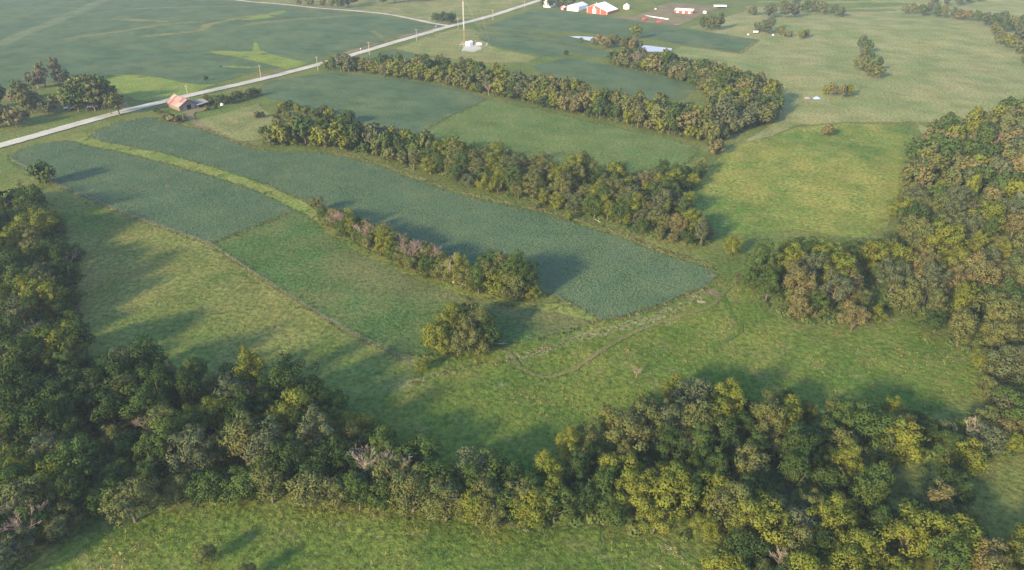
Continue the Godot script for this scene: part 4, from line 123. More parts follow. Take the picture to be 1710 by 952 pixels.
const SINGLE_TREES := [
	[-17.5, -146.9, 8, 32, "middling yellow-green bushy tree in the isolated round clump on the clover field corner", "trees in the isolated round clump"],
	[-13.3, -145.0, 7, 33, "middling olive bushy tree in the isolated round clump on the clover field corner", "trees in the isolated round clump"],
	[-8.4, -145.6, 7.5, 33, "middling olive bushy tree in the isolated round clump on the clover field corner", "trees in the isolated round clump"],
	[-6.0, -148.2, 7, 31, "middling mid-green bushy tree in the isolated round clump on the clover field corner", "trees in the isolated round clump"],
	[-13.0, -152.3, 9.5, 2, "middling yellow-green round tree in the isolated round clump on the clover field corner", "trees in the isolated round clump"],
	[-16.4, -152.0, 9, 2, "middling yellow-green round tree in the isolated round clump on the clover field corner", "trees in the isolated round clump"],
	[-9.2, -152.0, 9, 3, "middling olive round tree in the isolated round clump on the clover field corner", "trees in the isolated round clump"],
	[-11.0, -157.1, 10, 13, "middling olive upright tree in the isolated round clump on the clover field corner", "trees in the isolated round clump"],
	[-19.6, -148.7, 6.5, 32, "middling yellow-green bushy tree in the isolated round clump on the clover field corner", "trees in the isolated round clump"],
	[-11.3, -148.2, 8.5, 3, "middling olive round tree in the isolated round clump on the clover field corner", "trees in the isolated round clump"],
	[-7.2, -153.1, 8.5, 1, "middling mid-green round tree in the isolated round clump on the clover field corner", "trees in the isolated round clump"],
	[-14.8, -156.0, 9.5, 2, "middling yellow-green round tree in the isolated round clump on the clover field corner", "trees in the isolated round clump"],
	[-21.5, -138.5, 3.5, 32, "yellow-green round shrub alone at the end of the fence line", ""],
	[-181.6, -260.7, 9, 31, "lone dark round tree at the soybean field corner by the fence line", ""],
	[-68.9, -232.0, 6.5, 33, "bushy tree heading the short hedgerow at the grass lane", ""],
	[-58.0, -216.9, 8.8, 50, "middling bare grey-pink dead tree in the short hedgerow between soybean and clover", "dead trees in the short hedgerow"],
	[-46.8, -205.8, 9.4, 51, "middling bare grey-pink dead tree in the short hedgerow between soybean and clover", "dead trees in the short hedgerow"],
	[-40.9, -205.0, 9.9, 50, "middling bare grey-pink dead tree in the short hedgerow between soybean and clover", "dead trees in the short hedgerow"],
	[-30.3, -190.9, 10.5, 51, "middling bare grey-pink dead tree in the short hedgerow between soybean and clover", "dead trees in the short hedgerow"],
	[-27.9, -192.1, 9.9, 52, "middling bare grey-pink dead tree in the short hedgerow between soybean and clover", "dead trees in the short hedgerow"],
	[-22.6, -188.2, 9.4, 51, "middling bare grey-pink dead tree in the short hedgerow between soybean and clover", "dead trees in the short hedgerow"],
	[-17.1, -181.8, 9.4, 52, "middling bare grey-pink dead tree in the short hedgerow between soybean and clover", "dead trees in the short hedgerow"],
	[-34.2, -198.1, 8.8, 50, "middling bare grey-pink dead tree in the short hedgerow between soybean and clover", "dead trees in the short hedgerow"],
	[-61.5, -219.8, 5.2, 33, "small olive bushy tree in the short hedgerow between soybean and clover", "leafy trees of the short hedgerow"],
	[-55.4, -213.1, 6.5, 31, "middling mid-green bushy tree in the short hedgerow between soybean and clover", "leafy trees of the short hedgerow"],
	[-52.1, -211.2, 8.5, 12, "middling yellow-green upright tree in the short hedgerow between soybean and clover", "leafy trees of the short hedgerow"],
	[-48.7, -207.6, 6.5, 31, "middling mid-green bushy tree in the short hedgerow between soybean and clover", "leafy trees of the short hedgerow"],
	[-44.3, -202.4, 7.2, 33, "middling olive bushy tree in the short hedgerow between soybean and clover", "leafy trees of the short hedgerow"],
	[-41.2, -199.8, 7.8, 32, "middling yellow-green bushy tree in the short hedgerow between soybean and clover", "leafy trees of the short hedgerow"],
	[-37.8, -197.3, 9.1, 12, "middling yellow-green upright tree in the short hedgerow between soybean and clover", "leafy trees of the short hedgerow"],
	[-36.1, -195.7, 6.5, 31, "middling mid-green bushy tree in the short hedgerow between soybean and clover", "leafy trees of the short hedgerow"],
	[-32.8, -193.3, 7.2, 33, "middling olive bushy tree in the short hedgerow between soybean and clover", "leafy trees of the short hedgerow"],
	[-28.9, -187.8, 6.5, 33, "middling olive bushy tree in the short hedgerow between soybean and clover", "leafy trees of the short hedgerow"],
	[-25.4, -185.5, 7.2, 31, "middling mid-green bushy tree in the short hedgerow between soybean and clover", "leafy trees of the short hedgerow"],
	[-20.2, -182.6, 7.2, 33, "middling olive bushy tree in the short hedgerow between soybean and clover", "leafy trees of the short hedgerow"],
	[-14.7, -179.7, 11.1, 12, "tall yellow-green upright tree in the short hedgerow between soybean and clover", "leafy trees of the short hedgerow"],
	[-12.0, -177.6, 7.8, 33, "middling olive bushy tree in the short hedgerow between soybean and clover", "leafy trees of the short hedgerow"],
	[-9.4, -175.5, 9.8, 1, "middling mid-green round tree in the short hedgerow between soybean and clover", "leafy trees of the short hedgerow"],
	[-6.3, -176.2, 10.4, 3, "middling olive round tree in the short hedgerow between soybean and clover", "leafy trees of the short hedgerow"],
	[-3.2, -174.8, 9.1, 32, "middling yellow-green bushy tree in the short hedgerow between soybean and clover", "leafy trees of the short hedgerow"],
	[-0.9, -175.5, 11.1, 1, "tall mid-green round tree in the short hedgerow between soybean and clover", "leafy trees of the short hedgerow"],
	[1.2, -172.8, 8.5, 33, "middling olive bushy tree in the short hedgerow between soybean and clover", "leafy trees of the short hedgerow"],
	[4.2, -173.4, 11.1, 0, "tall dark green round tree in the short hedgerow between soybean and clover", "leafy trees of the short hedgerow"],
	[2.2, -176.9, 11.7, 1, "tall mid-green round tree in the short hedgerow between soybean and clover", "leafy trees of the short hedgerow"],
	[5.8, -171.1, 5.2, 32, "small yellow-green bushy tree in the short hedgerow between soybean and clover", "leafy trees of the short hedgerow"],
	[-2.2, -179.0, 11.1, 3, "tall olive round tree in the short hedgerow between soybean and clover", "leafy trees of the short hedgerow"],
	[-7.0, -180.4, 10.4, 1, "middling mid-green round tree in the short hedgerow between soybean and clover", "leafy trees of the short hedgerow"],
	[-64.0, -224.7, 5.9, 31, "small mid-green bushy tree in the short hedgerow between soybean and clover", "leafy trees of the short hedgerow"],
	[-60.1, -220.7, 7.2, 33, "middling olive bushy tree in the short hedgerow between soybean and clover", "leafy trees of the short hedgerow"],
	[-55.0, -217.8, 7.8, 2, "middling yellow-green round tree in the short hedgerow between soybean and clover", "leafy trees of the short hedgerow"],
	[-51.1, -214.0, 7.8, 1, "middling mid-green round tree in the short hedgerow between soybean and clover", "leafy trees of the short hedgerow"],
	[-46.8, -210.3, 7.8, 3, "middling olive round tree in the short hedgerow between soybean and clover", "leafy trees of the short hedgerow"],
	[-43.9, -206.7, 7.8, 31, "middling mid-green bushy tree in the short hedgerow between soybean and clover", "leafy trees of the short hedgerow"],
	[-40.1, -203.2, 8.5, 2, "middling yellow-green round tree in the short hedgerow between soybean and clover", "leafy trees of the short hedgerow"],
	[-36.4, -200.7, 7.8, 1, "middling mid-green round tree in the short hedgerow between soybean and clover", "leafy trees of the short hedgerow"],
	[-32.4, -198.1, 7.8, 3, "middling olive round tree in the short hedgerow between soybean and clover", "leafy trees of the short hedgerow"],
	[-28.5, -194.1, 7.8, 1, "middling mid-green round tree in the short hedgerow between soybean and clover", "leafy trees of the short hedgerow"],
	[-24.9, -190.9, 8.5, 3, "middling olive round tree in the short hedgerow between soybean and clover", "leafy trees of the short hedgerow"],
	[-21.3, -187.8, 7.8, 1, "middling mid-green round tree in the short hedgerow between soybean and clover", "leafy trees of the short hedgerow"],
	[-18.5, -184.0, 7.8, 32, "middling yellow-green bushy tree in the short hedgerow between soybean and clover", "leafy trees of the short hedgerow"],
	[68.7, -199.0, 7, 32, "rounded yellow-green tree standing apart between tree belt and wood", ""],
	[146.9, -323.3, 5.5, 34, "lone small brownish tree in the grass above the hay field", ""],
	[88.4, -299.0, 7, 34, "brownish bushy tree at the tip of the tree belt by the hay field", ""],
	[19.8, -227.3, 3.2, 42, "round shrub on the grass margin below the long tree belt", ""],
	[8.4, -236.9, 2.5, 43, "small shrub on the grass margin near the long tree belt", ""],
	[96.0, -576.3, 11, 2, "lone round tree between wide soybean field and ponds", ""],
	[37.0, -501.4, 4, 30, "dark shrub at the round end of the soybean field", ""],
	[252.2, -533.2, 10, 5, "middling grey-green round tree in the oval grove standing in open pasture", "oval pasture grove"],
	[249.0, -515.8, 10, 1, "middling mid-green round tree in the oval grove standing in open pasture", "oval pasture grove"],
	[236.0, -491.6, 10, 3, "middling olive round tree in the oval grove standing in open pasture", "oval pasture grove"],
	[231.9, -473.0, 9.5, 1, "middling mid-green round tree in the oval grove standing in open pasture", "oval pasture grove"],
	[221.9, -462.4, 9, 33, "middling olive bushy tree in the oval grove standing in open pasture", "oval pasture grove"],
	[219.1, -445.7, 9.5, 3, "middling olive round tree in the oval grove standing in open pasture", "oval pasture grove"],
	[221.4, -439.3, 8.5, 33, "middling olive bushy tree in the oval grove standing in open pasture", "oval pasture grove"],
	[231.8, -459.0, 9, 1, "middling mid-green round tree in the oval grove standing in open pasture", "oval pasture grove"],
	[175.1, -398.7, 5.5, 32, "small yellow-green bushy tree in the small group sheltering a blue tarpaulin", "trees round the blue tarpaulin"],
	[178.1, -396.0, 7, 4, "middling tan-olive round tree in the small group sheltering a blue tarpaulin", "trees round the blue tarpaulin"],
	[180.7, -390.8, 8, 14, "middling tan-olive upright tree in the small group sheltering a blue tarpaulin", "trees round the blue tarpaulin"],
	[186.2, -394.7, 7, 2, "middling yellow-green round tree in the small group sheltering a blue tarpaulin", "trees round the blue tarpaulin"],
	[158.5, -620.4, 11, 1, "tall mid-green round tree in the bare-trunked group above the wide soybean field", "bare-trunked tree group"],
	[163.3, -617.5, 12, 3, "tall olive round tree in the bare-trunked group above the wide soybean field", "bare-trunked tree group"],
	[169.2, -617.5, 11, 3, "tall olive round tree in the bare-trunked group above the wide soybean field", "bare-trunked tree group"],
	[174.2, -623.4, 14, 11, "tall mid-green upright tree in the bare-trunked group above the wide soybean field", "bare-trunked tree group"],
	[200.8, -608.8, 8, 35, "middling grey-green bushy tree on the far pasture beyond the cattle yard", "far pasture trees"],
	[203.7, -597.6, 12, 5, "tall grey-green round tree on the far pasture beyond the cattle yard", "far pasture trees"],
	[213.9, -614.6, 13, 15, "tall grey-green upright tree on the far pasture beyond the cattle yard", "far pasture trees"],
	[213.5, -592.2, 7, 33, "middling olive bushy tree on the far pasture beyond the cattle yard", "far pasture trees"],
	[217.9, -586.8, 5, 43, "small olive shrub on the far pasture beyond the cattle yard", "far pasture trees"],
	[224.1, -576.3, 7, 32, "middling yellow-green bushy tree on the far pasture beyond the cattle yard", "far pasture trees"],
	[230.2, -581.5, 6, 33, "middling olive bushy tree on the far pasture beyond the cattle yard", "far pasture trees"],
	[230.9, -677.9, 12, 5, "tall grey-green round tree on the far pasture beyond the cattle yard", "far pasture trees"],
	[242.1, -699.4, 10, 3, "middling olive round tree on the far pasture beyond the cattle yard", "far pasture trees"],
	[247.2, -681.4, 14, 5, "tall grey-green round tree on the far pasture beyond the cattle yard", "far pasture trees"],
	[256.6, -684.9, 12, 5, "tall grey-green round tree on the far pasture beyond the cattle yard", "far pasture trees"],
	[265.1, -738.0, 10, 3, "middling olive round tree on the far pasture beyond the cattle yard", "far pasture trees"],
	[280.9, -722.1, 11, 1, "tall mid-green round tree on the far pasture beyond the cattle yard", "far pasture trees"],
	[286.7, -714.3, 11, 5, "tall grey-green round tree on the far pasture beyond the cattle yard", "far pasture trees"],
	[292.3, -706.8, 11, 3, "tall olive round tree on the far pasture beyond the cattle yard", "far pasture trees"],
	[298.9, -699.4, 10, 1, "middling mid-green round tree on the far pasture beyond the cattle yard", "far pasture trees"],
	[301.5, -692.1, 9, 35, "middling grey-green bushy tree on the far pasture beyond the cattle yard", "far pasture trees"],
	[286.7, -763.1, 11, 5, "tall grey-green round tree on the far pasture beyond the cattle yard", "far pasture trees"],
	[306.3, -771.8, 11, 3, "tall olive round tree on the far pasture beyond the cattle yard", "far pasture trees"],
	[222.0, -706.8, 9, 50, "middling bare grey-pink dead tree on the far pasture beyond the cattle yard", "far pasture trees"],
	[223.2, -699.4, 8, 33, "middling olive bushy tree on the far pasture beyond the cattle yard", "far pasture trees"],
	[369.3, -706.8, 8, 33, "middling olive bushy tree in the tree line along the far pasture edge", "far pasture tree line"],
	[372.9, -699.4, 10, 3, "middling olive round tree in the tree line along the far pasture edge", "far pasture tree line"],
	[374.0, -684.9, 10, 1, "middling mid-green round tree in the tree line along the far pasture edge", "far pasture tree line"],
	[386.9, -699.4, 11, 5, "tall grey-green round tree in the tree line along the far pasture edge", "far pasture tree line"],
	[382.4, -677.9, 10, 1, "middling mid-green round tree in the tree line along the far pasture edge", "far pasture tree line"],
	[385.7, -671.1, 10, 3, "middling olive round tree in the tree line along the far pasture edge", "far pasture tree line"],
	[390.1, -664.3, 10, 5, "middling grey-green round tree in the tree line along the far pasture edge", "far pasture tree line"],
	[392.8, -657.7, 9, 34, "middling tan-olive bushy tree in the tree line along the far pasture edge", "far pasture tree line"],
	[396.6, -651.2, 9, 4, "middling tan-olive round tree in the tree line along the far pasture edge", "far pasture tree line"],
	[400.2, -644.8, 9, 1, "middling mid-green round tree in the tree line along the far pasture edge", "far pasture tree line"],
	[392.2, -620.4, 11, 5, "tall grey-green round tree in the tree line along the far pasture edge", "far pasture tree line"],
	[395.3, -614.6, 11, 1, "tall mid-green round tree in the tree line along the far pasture edge", "far pasture tree line"],
	[408.8, -626.3, 11, 5, "tall grey-green round tree in the tree line along the far pasture edge", "far pasture tree line"],
	[375.0, -576.3, 10, 3, "middling olive round tree in the tree line along the far pasture edge", "far pasture tree line"],
	[388.8, -586.8, 11, 1, "tall mid-green round tree in the tree line along the far pasture edge", "far pasture tree line"],
	[398.8, -592.2, 11, 3, "tall olive round tree in the tree line along the far pasture edge", "far pasture tree line"],
	[415.4, -608.8, 11, 1, "tall mid-green round tree in the tree line along the far pasture edge", "far pasture tree line"],
	[358.3, -542.2, 10, 3, "middling olive round tree in the tree line along the far pasture edge", "far pasture tree line"],
	[357.1, -528.7, 10, 2, "middling yellow-green round tree in the tree line along the far pasture edge", "far pasture tree line"],
	[353.4, -511.6, 10, 3, "middling olive round tree in the tree line along the far pasture edge", "far pasture tree line"],
	[365.0, -520.1, 11, 1, "tall mid-green round tree in the tree line along the far pasture edge", "far pasture tree line"],
	[377.4, -551.6, 11, 5, "tall grey-green round tree in the tree line along the far pasture edge", "far pasture tree line"],
	[338.6, -480.3, 9, 3, "middling olive round tree in the tree line along the far pasture edge", "far pasture tree line"],
	[397.9, -571.2, 11, 5, "tall grey-green round tree in the tree line along the far pasture edge", "far pasture tree line"],
	[445.0, -754.6, 11, 5, "tall grey-green round tree in the tree line along the far pasture edge", "far pasture tree line"],
	[458.8, -763.1, 11, 0, "tall dark green round tree in the tree line along the far pasture edge", "far pasture tree line"],
	[476.6, -776.3, 11, 5, "tall grey-green round tree in the tree line along the far pasture edge", "far pasture tree line"],
	[433.1, -754.6, 10, 5, "middling grey-green round tree in the tree line along the far pasture edge", "far pasture tree line"],
	[425.6, -763.1, 10, 1, "middling mid-green round tree in the tree line along the far pasture edge", "far pasture tree line"],
	[64.8, -546.9, 8, 34, "middling tan-olive bushy tree on the bank between the two ponds", "trees between the ponds"],
	[68.1, -533.2, 8, 34, "middling tan-olive bushy tree on the bank between the two ponds", "trees between the ponds"],
	[72.2, -537.7, 9, 3, "middling olive round tree on the bank between the two ponds", "trees between the ponds"],
	[75.7, -537.7, 9, 5, "middling grey-green round tree on the bank between the two ponds", "trees between the ponds"],
	[79.7, -528.7, 9, 3, "middling olive round tree on the bank between the two ponds", "trees between the ponds"],
	[83.8, -533.2, 9, 1, "middling mid-green round tree on the bank between the two ponds", "trees between the ponds"],
	[85.5, -524.4, 8, 34, "middling tan-olive bushy tree on the bank between the two ponds", "trees between the ponds"],
	[90.9, -528.7, 7, 35, "middling grey-green bushy tree on the bank between the two ponds", "trees between the ponds"],
	[51.7, -554.0, 4, 34, "small tan-olive bushy tree on the bank between the two ponds", "trees between the ponds"],
	[60.0, -546.9, 5, 34, "small tan-olive bushy tree on the bank between the two ponds", "trees between the ponds"],
	[-114.6, -464.1, 9, 1, "middling mid-green round tree beside the gravel road at the head of the tree belt", "dark roadside trees"],
	[-108.5, -460.7, 12, 15, "tall grey-green upright tree beside the gravel road at the head of the tree belt", "dark roadside trees"],
	[-103.6, -459.0, 11, 5, "tall grey-green round tree beside the gravel road at the head of the tree belt", "dark roadside trees"],
	[-99.4, -459.0, 10, 10, "middling dark green upright tree beside the gravel road at the head of the tree belt", "dark roadside trees"],
	[-119.2, -465.9, 6, 33, "middling olive bushy tree beside the gravel road at the head of the tree belt", "dark roadside trees"],
	[-186.4, -439.3, 2.5, 40, "small shrub beside the gravel road past the weathered barn", ""],
	[-208.8, -742.1, 8, 34, "middling tan-olive bushy tree in the thicket beyond the side road", "trees beyond the side road"],
	[-196.0, -738.0, 9, 33, "middling olive bushy tree in the thicket beyond the side road", "trees beyond the side road"],
	[-183.4, -733.9, 9, 4, "middling tan-olive round tree in the thicket beyond the side road", "trees beyond the side road"],
	[-174.1, -733.9, 9, 3, "middling olive round tree in the thicket beyond the side road", "trees beyond the side road"],
	[-165.1, -729.9, 11, 1, "tall mid-green round tree in the thicket beyond the side road", "trees beyond the side road"],
	[-159.7, -738.0, 11, 5, "tall grey-green round tree in the thicket beyond the side road", "trees beyond the side road"],
	[-157.1, -754.6, 12, 5, "tall grey-green round tree in the thicket beyond the side road", "trees beyond the side road"],
	[-210.5, -771.8, 9, 4, "middling tan-olive round tree in the thicket beyond the side road", "trees beyond the side road"],
	[-191.2, -780.8, 10, 5, "middling grey-green round tree in the thicket beyond the side road", "trees beyond the side road"],
	[-129.8, -763.1, 12, 5, "tall grey-green round tree in the thicket beyond the side road", "trees beyond the side road"],
	[-119.0, -771.8, 13, 0, "tall dark green round tree in the thicket beyond the side road", "trees beyond the side road"],
	[-107.3, -776.3, 13, 5, "tall grey-green round tree in the thicket beyond the side road", "trees beyond the side road"],
	[-95.6, -780.8, 13, 0, "tall dark green round tree in the thicket beyond the side road", "trees beyond the side road"],
	[-83.7, -785.3, 12, 5, "tall grey-green round tree in the thicket beyond the side road", "trees beyond the side road"],
	[-150.7, -785.3, 12, 5, "tall grey-green round tree in the thicket beyond the side road", "trees beyond the side road"],
	[-67.4, -664.3, 8, 31, "middling mid-green bushy tree at the road junction", "bushes at the road junction"],
	[-61.5, -657.7, 10, 0, "middling dark green round tree at the road junction", "bushes at the road junction"],
	[-56.3, -657.7, 9, 0, "middling dark green round tree at the road junction", "bushes at the road junction"],
	[-52.8, -667.7, 8, 31, "middling mid-green bushy tree at the road junction", "bushes at the road junction"],
	[31.3, -746.2, 9, 1, "middling mid-green round tree round the farm buildings by the red barn", "farmyard shade trees"],
	[36.9, -738.0, 11, 0, "tall dark green round tree round the farm buildings by the red barn", "farmyard shade trees"],
	[43.9, -738.0, 11, 5, "tall grey-green round tree round the farm buildings by the red barn", "farmyard shade trees"],
	[48.6, -738.0, 13, 3, "tall olive round tree round the farm buildings by the red barn", "farmyard shade trees"],
	[55.6, -738.0, 13, 3, "tall olive round tree round the farm buildings by the red barn", "farmyard shade trees"],
	[59.4, -750.4, 11, 5, "tall grey-green round tree round the farm buildings by the red barn", "farmyard shade trees"],
	[42.7, -771.8, 12, 0, "tall dark green round tree round the farm buildings by the red barn", "farmyard shade trees"],
	[72.5, -785.3, 11, 5, "tall grey-green round tree round the farm buildings by the red barn", "farmyard shade trees"],
	[83.7, -785.3, 10, 0, "middling dark green round tree round the farm buildings by the red barn", "farmyard shade trees"],
	[93.0, -785.3, 10, 5, "middling grey-green round tree round the farm buildings by the red barn", "farmyard shade trees"],
	[37.4, -789.9, 12, 0, "tall dark green round tree round the farm buildings by the red barn", "farmyard shade trees"],
	[55.5, -780.8, 12, 5, "tall grey-green round tree round the farm buildings by the red barn", "farmyard shade trees"],
	[-247.5, -342.7, 10.6, 4, "middling tan-olive round tree at the overgrown farmstead beside the gravel road", "farmstead trees"],
	[-240.3, -338.7, 9.4, 34, "middling tan-olive bushy tree at the overgrown farmstead beside the gravel road", "farmstead trees"],
	[-248.5, -338.7, 9.4, 34, "middling tan-olive bushy tree at the overgrown farmstead beside the gravel road", "farmstead trees"],
	[-252.1, -366.6, 15.3, 3, "tall olive round tree at the overgrown farmstead beside the gravel road", "farmstead trees"],
	[-258.5, -373.6, 14.2, 12, "tall yellow-green upright tree at the overgrown farmstead beside the gravel road", "farmstead trees"],
	[-246.3, -362.0, 11.8, 3, "tall olive round tree at the overgrown farmstead beside the gravel road", "farmstead trees"],
	[-247.4, -366.6, 9.4, 31, "middling mid-green bushy tree at the overgrown farmstead beside the gravel road", "farmstead trees"],
	[-238.6, -362.0, 7.1, 35, "middling grey-green bushy tree at the overgrown farmstead beside the gravel road", "farmstead trees"],
	[-235.5, -364.3, 9.4, 12, "middling yellow-green upright tree at the overgrown farmstead beside the gravel road", "farmstead trees"],
	[-243.1, -351.1, 4.7, 32, "small yellow-green bushy tree at the overgrown farmstead beside the gravel road", "farmstead trees"],
	[-229.3, -366.6, 13.0, 3, "tall olive round tree at the overgrown farmstead beside the gravel road", "farmstead trees"],
	[-223.8, -364.3, 14.2, 1, "tall mid-green round tree at the overgrown farmstead beside the gravel road", "farmstead trees"],
	[-220.6, -366.6, 15.3, 1, "tall mid-green round tree at the overgrown farmstead beside the gravel road", "farmstead trees"],
	[-216.3, -366.6, 15.3, 3, "tall olive round tree at the overgrown farmstead beside the gravel road", "farmstead trees"],
	[-213.7, -368.9, 14.2, 0, "tall dark green round tree at the overgrown farmstead beside the gravel road", "farmstead trees"],
	[-212.3, -373.6, 13.0, 1, "tall mid-green round tree at the overgrown farmstead beside the gravel road", "farmstead trees"],
	[-225.5, -378.4, 16.5, 3, "tall olive round tree at the overgrown farmstead beside the gravel road", "farmstead trees"],
	[-231.6, -380.8, 15.3, 3, "tall olive round tree at the overgrown farmstead beside the gravel road", "farmstead trees"],
	[-220.4, -380.8, 15.3, 1, "tall mid-green round tree at the overgrown farmstead beside the gravel road", "farmstead trees"],
	[-235.1, -378.4, 13.0, 3, "tall olive round tree at the overgrown farmstead beside the gravel road", "farmstead trees"],
	[-204.8, -359.8, 10.6, 13, "middling olive upright tree at the overgrown farmstead beside the gravel road", "farmstead trees"],
	[-199.5, -357.6, 11.8, 13, "tall olive upright tree at the overgrown farmstead beside the gravel road", "farmstead trees"],
	[-274.5, -415.2, 11.8, 50, "tall bare grey-pink dead tree at the overgrown farmstead beside the gravel road", "farmstead trees"],
	[-272.4, -418.1, 14.2, 14, "tall tan-olive upright tree at the overgrown farmstead beside the gravel road", "farmstead trees"],
	[-268.6, -426.9, 15.3, 14, "tall tan-olive upright tree at the overgrown farmstead beside the gravel road", "farmstead trees"],
	[-276.6, -415.2, 9.4, 35, "middling grey-green bushy tree at the overgrown farmstead beside the gravel road", "farmstead trees"],
	[-264.8, -424.0, 9.4, 35, "middling grey-green bushy tree at the overgrown farmstead beside the gravel road", "farmstead trees"],
	[-276.0, -383.3, 10.6, 0, "middling dark green round tree at the overgrown farmstead beside the gravel road", "farmstead trees"],
	[-273.0, -373.6, 10.6, 5, "middling grey-green round tree at the overgrown farmstead beside the gravel road", "farmstead trees"],
	[-164.1, -380.8, 5, 32, "small yellow-green bushy tree in the row behind the weathered barn", "bush row behind the barn"],
	[-159.6, -378.4, 5, 31, "small mid-green bushy tree in the row behind the weathered barn", "bush row behind the barn"],
	[-155.8, -378.4, 5.5, 31, "small mid-green bushy tree in the row behind the weathered barn", "bush row behind the barn"],
	[-152.0, -378.4, 5, 30, "small dark green bushy tree in the row behind the weathered barn", "bush row behind the barn"],
	[-149.8, -383.3, 5.5, 33, "small olive bushy tree in the row behind the weathered barn", "bush row behind the barn"],
	[-148.2, -388.3, 5, 31, "small mid-green bushy tree in the row behind the weathered barn", "bush row behind the barn"],
	[-146.0, -393.4, 5, 33, "small olive bushy tree in the row behind the weathered barn", "bush row behind the barn"],
	[-143.5, -396.0, 5, 31, "small mid-green bushy tree in the row behind the weathered barn", "bush row behind the barn"],
	[-141.7, -398.7, 4, 32, "small yellow-green bushy tree in the row behind the weathered barn", "bush row behind the barn"],
	[-169.5, -345.8, 4.5, 33, "small olive bushy tree in the rough grass round the weathered barn", "bushes round the barn"],
	[-165.7, -343.7, 3.5, 44, "small tan-olive shrub in the rough grass round the weathered barn", "bushes round the barn"],
	[-127.4, -351.1, 3.5, 34, "small tan-olive bushy tree in the rough grass round the weathered barn", "bushes round the barn"],
	[-125.3, -352.1, 3, 40, "small dark green shrub in the rough grass round the weathered barn", "bushes round the barn"],
	[-115.9, -323.3, 4, 31, "small mid-green bushy tree in the rough grass round the weathered barn", "bushes round the barn"],
	[-113.9, -326.1, 3.5, 32, "small yellow-green bushy tree in the rough grass round the weathered barn", "bushes round the barn"],
	[-179.7, -359.8, 2, 45, "small grey-green shrub in the rough grass round the weathered barn", "bushes round the barn"],
	[-174.8, -353.2, 2.5, 43, "small olive shrub in the rough grass round the weathered barn", "bushes round the barn"],
	[-168.6, -347.9, 3, 41, "small mid-green shrub in the rough grass round the weathered barn", "bushes round the barn"],
	[-165.1, -347.9, 2.5, 43, "small olive shrub in the rough grass round the weathered barn", "bushes round the barn"],
	[-182.5, -362.0, 2.5, 41, "small mid-green shrub in the rough grass round the weathered barn", "bushes round the barn"],
	[-158.4, -366.6, 2.5, 42, "small yellow-green shrub in the rough grass round the weathered barn", "bushes round the barn"],
	[-154.9, -368.9, 3, 31, "small mid-green bushy tree in the rough grass round the weathered barn", "bushes round the barn"],
	[-161.9, -345.8, 3, 44, "small tan-olive shrub in the rough grass round the weathered barn", "bushes round the barn"],
	[-118.5, -364.3, 5, 32, "small yellow-green bushy tree in the loose scrub at the head of the tree belt", "scrub at the head of the tree belt"],
	[-115.8, -366.6, 5.5, 31, "small mid-green bushy tree in the loose scrub at the head of the tree belt", "scrub at the head of the tree belt"],
	[-109.9, -362.0, 4.5, 32, "small yellow-green bushy tree in the loose scrub at the head of the tree belt", "scrub at the head of the tree belt"],
	[-104.5, -357.6, 4.5, 32, "small yellow-green bushy tree in the loose scrub at the head of the tree belt", "scrub at the head of the tree belt"],
	[-98.0, -351.1, 5, 31, "small mid-green bushy tree in the loose scrub at the head of the tree belt", "scrub at the head of the tree belt"],
	[-95.8, -353.2, 5.5, 33, "small olive bushy tree in the loose scrub at the head of the tree belt", "scrub at the head of the tree belt"],
	[-90.4, -348.9, 6, 32, "middling yellow-green bushy tree in the loose scrub at the head of the tree belt", "scrub at the head of the tree belt"],
	[-82.6, -344.8, 6, 31, "middling mid-green bushy tree in the loose scrub at the head of the tree belt", "scrub at the head of the tree belt"],
	[-78.4, -342.7, 6, 30, "middling dark green bushy tree in the loose scrub at the head of the tree belt", "scrub at the head of the tree belt"],
	[-94.9, -359.8, 4, 31, "small mid-green bushy tree in the loose scrub at the head of the tree belt", "scrub at the head of the tree belt"],
	[-118.1, -355.4, 4, 33, "small olive bushy tree in the loose scrub at the head of the tree belt", "scrub at the head of the tree belt"],
	[-111.0, -345.8, 5, 33, "small olive bushy tree in the loose scrub at the head of the tree belt", "scrub at the head of the tree belt"],
	[-103.8, -338.7, 6, 33, "middling olive bushy tree in the loose scrub at the head of the tree belt", "scrub at the head of the tree belt"],
	[-52.2, -83.4, 4.2, 33, "small loose-crowned tree standing alone in the lush front meadow", ""],
	[-44.1, -79.5, 4.2, 33, "small olive tree half out of view in the lush front meadow", ""],
	[29.1, -135.2, 3.4, 50, "pale bare snag leaning over the weedy meadow edge", ""],
	[111.2, -134.2, 8, 23, "leaning flat-crowned tree with pale trunk at the shady meadow edge", ""],
	[93.8, -111.9, 7, 52, "pale forked dead snag at the wood edge clearing", ""],
	[80.6, -174.8, 9, 24, "large brown-leaved spreading tree fronting the wood by the track", ""],
	[87.6, -154.8, 8, 24, "drooping brown-leaved tree fronting the shady meadow", ""],
	[43.9, -78.3, 9, 52, "pale bare branching dead tree near the bottom of the mixed wood", ""],
	[35.6, -108.4, 8.5, 52, "pale forked dead tree rising from the mixed wood", ""],
	[25.7, -114.7, 7, 34, "brownish bush at the mixed wood corner by the weedy meadow", ""],
	[-18.3, -94.9, 10, 3, "middling olive round tree on the front-meadow edge of the wood strip", "wood strip trees"],
	[-12.0, -92.6, 10, 3, "middling olive round tree on the front-meadow edge of the wood strip", "wood strip trees"],
	[-15.2, -97.1, 10.5, 1, "middling mid-green round tree on the front-meadow edge of the wood strip", "wood strip trees"],
	[-6.5, -91.2, 7.5, 2, "middling yellow-green round tree on the front-meadow edge of the wood strip", "wood strip trees"],
	[-32.3, -95.5, 7.5, 33, "middling olive bushy tree on the front-meadow edge of the wood strip", "wood strip trees"],
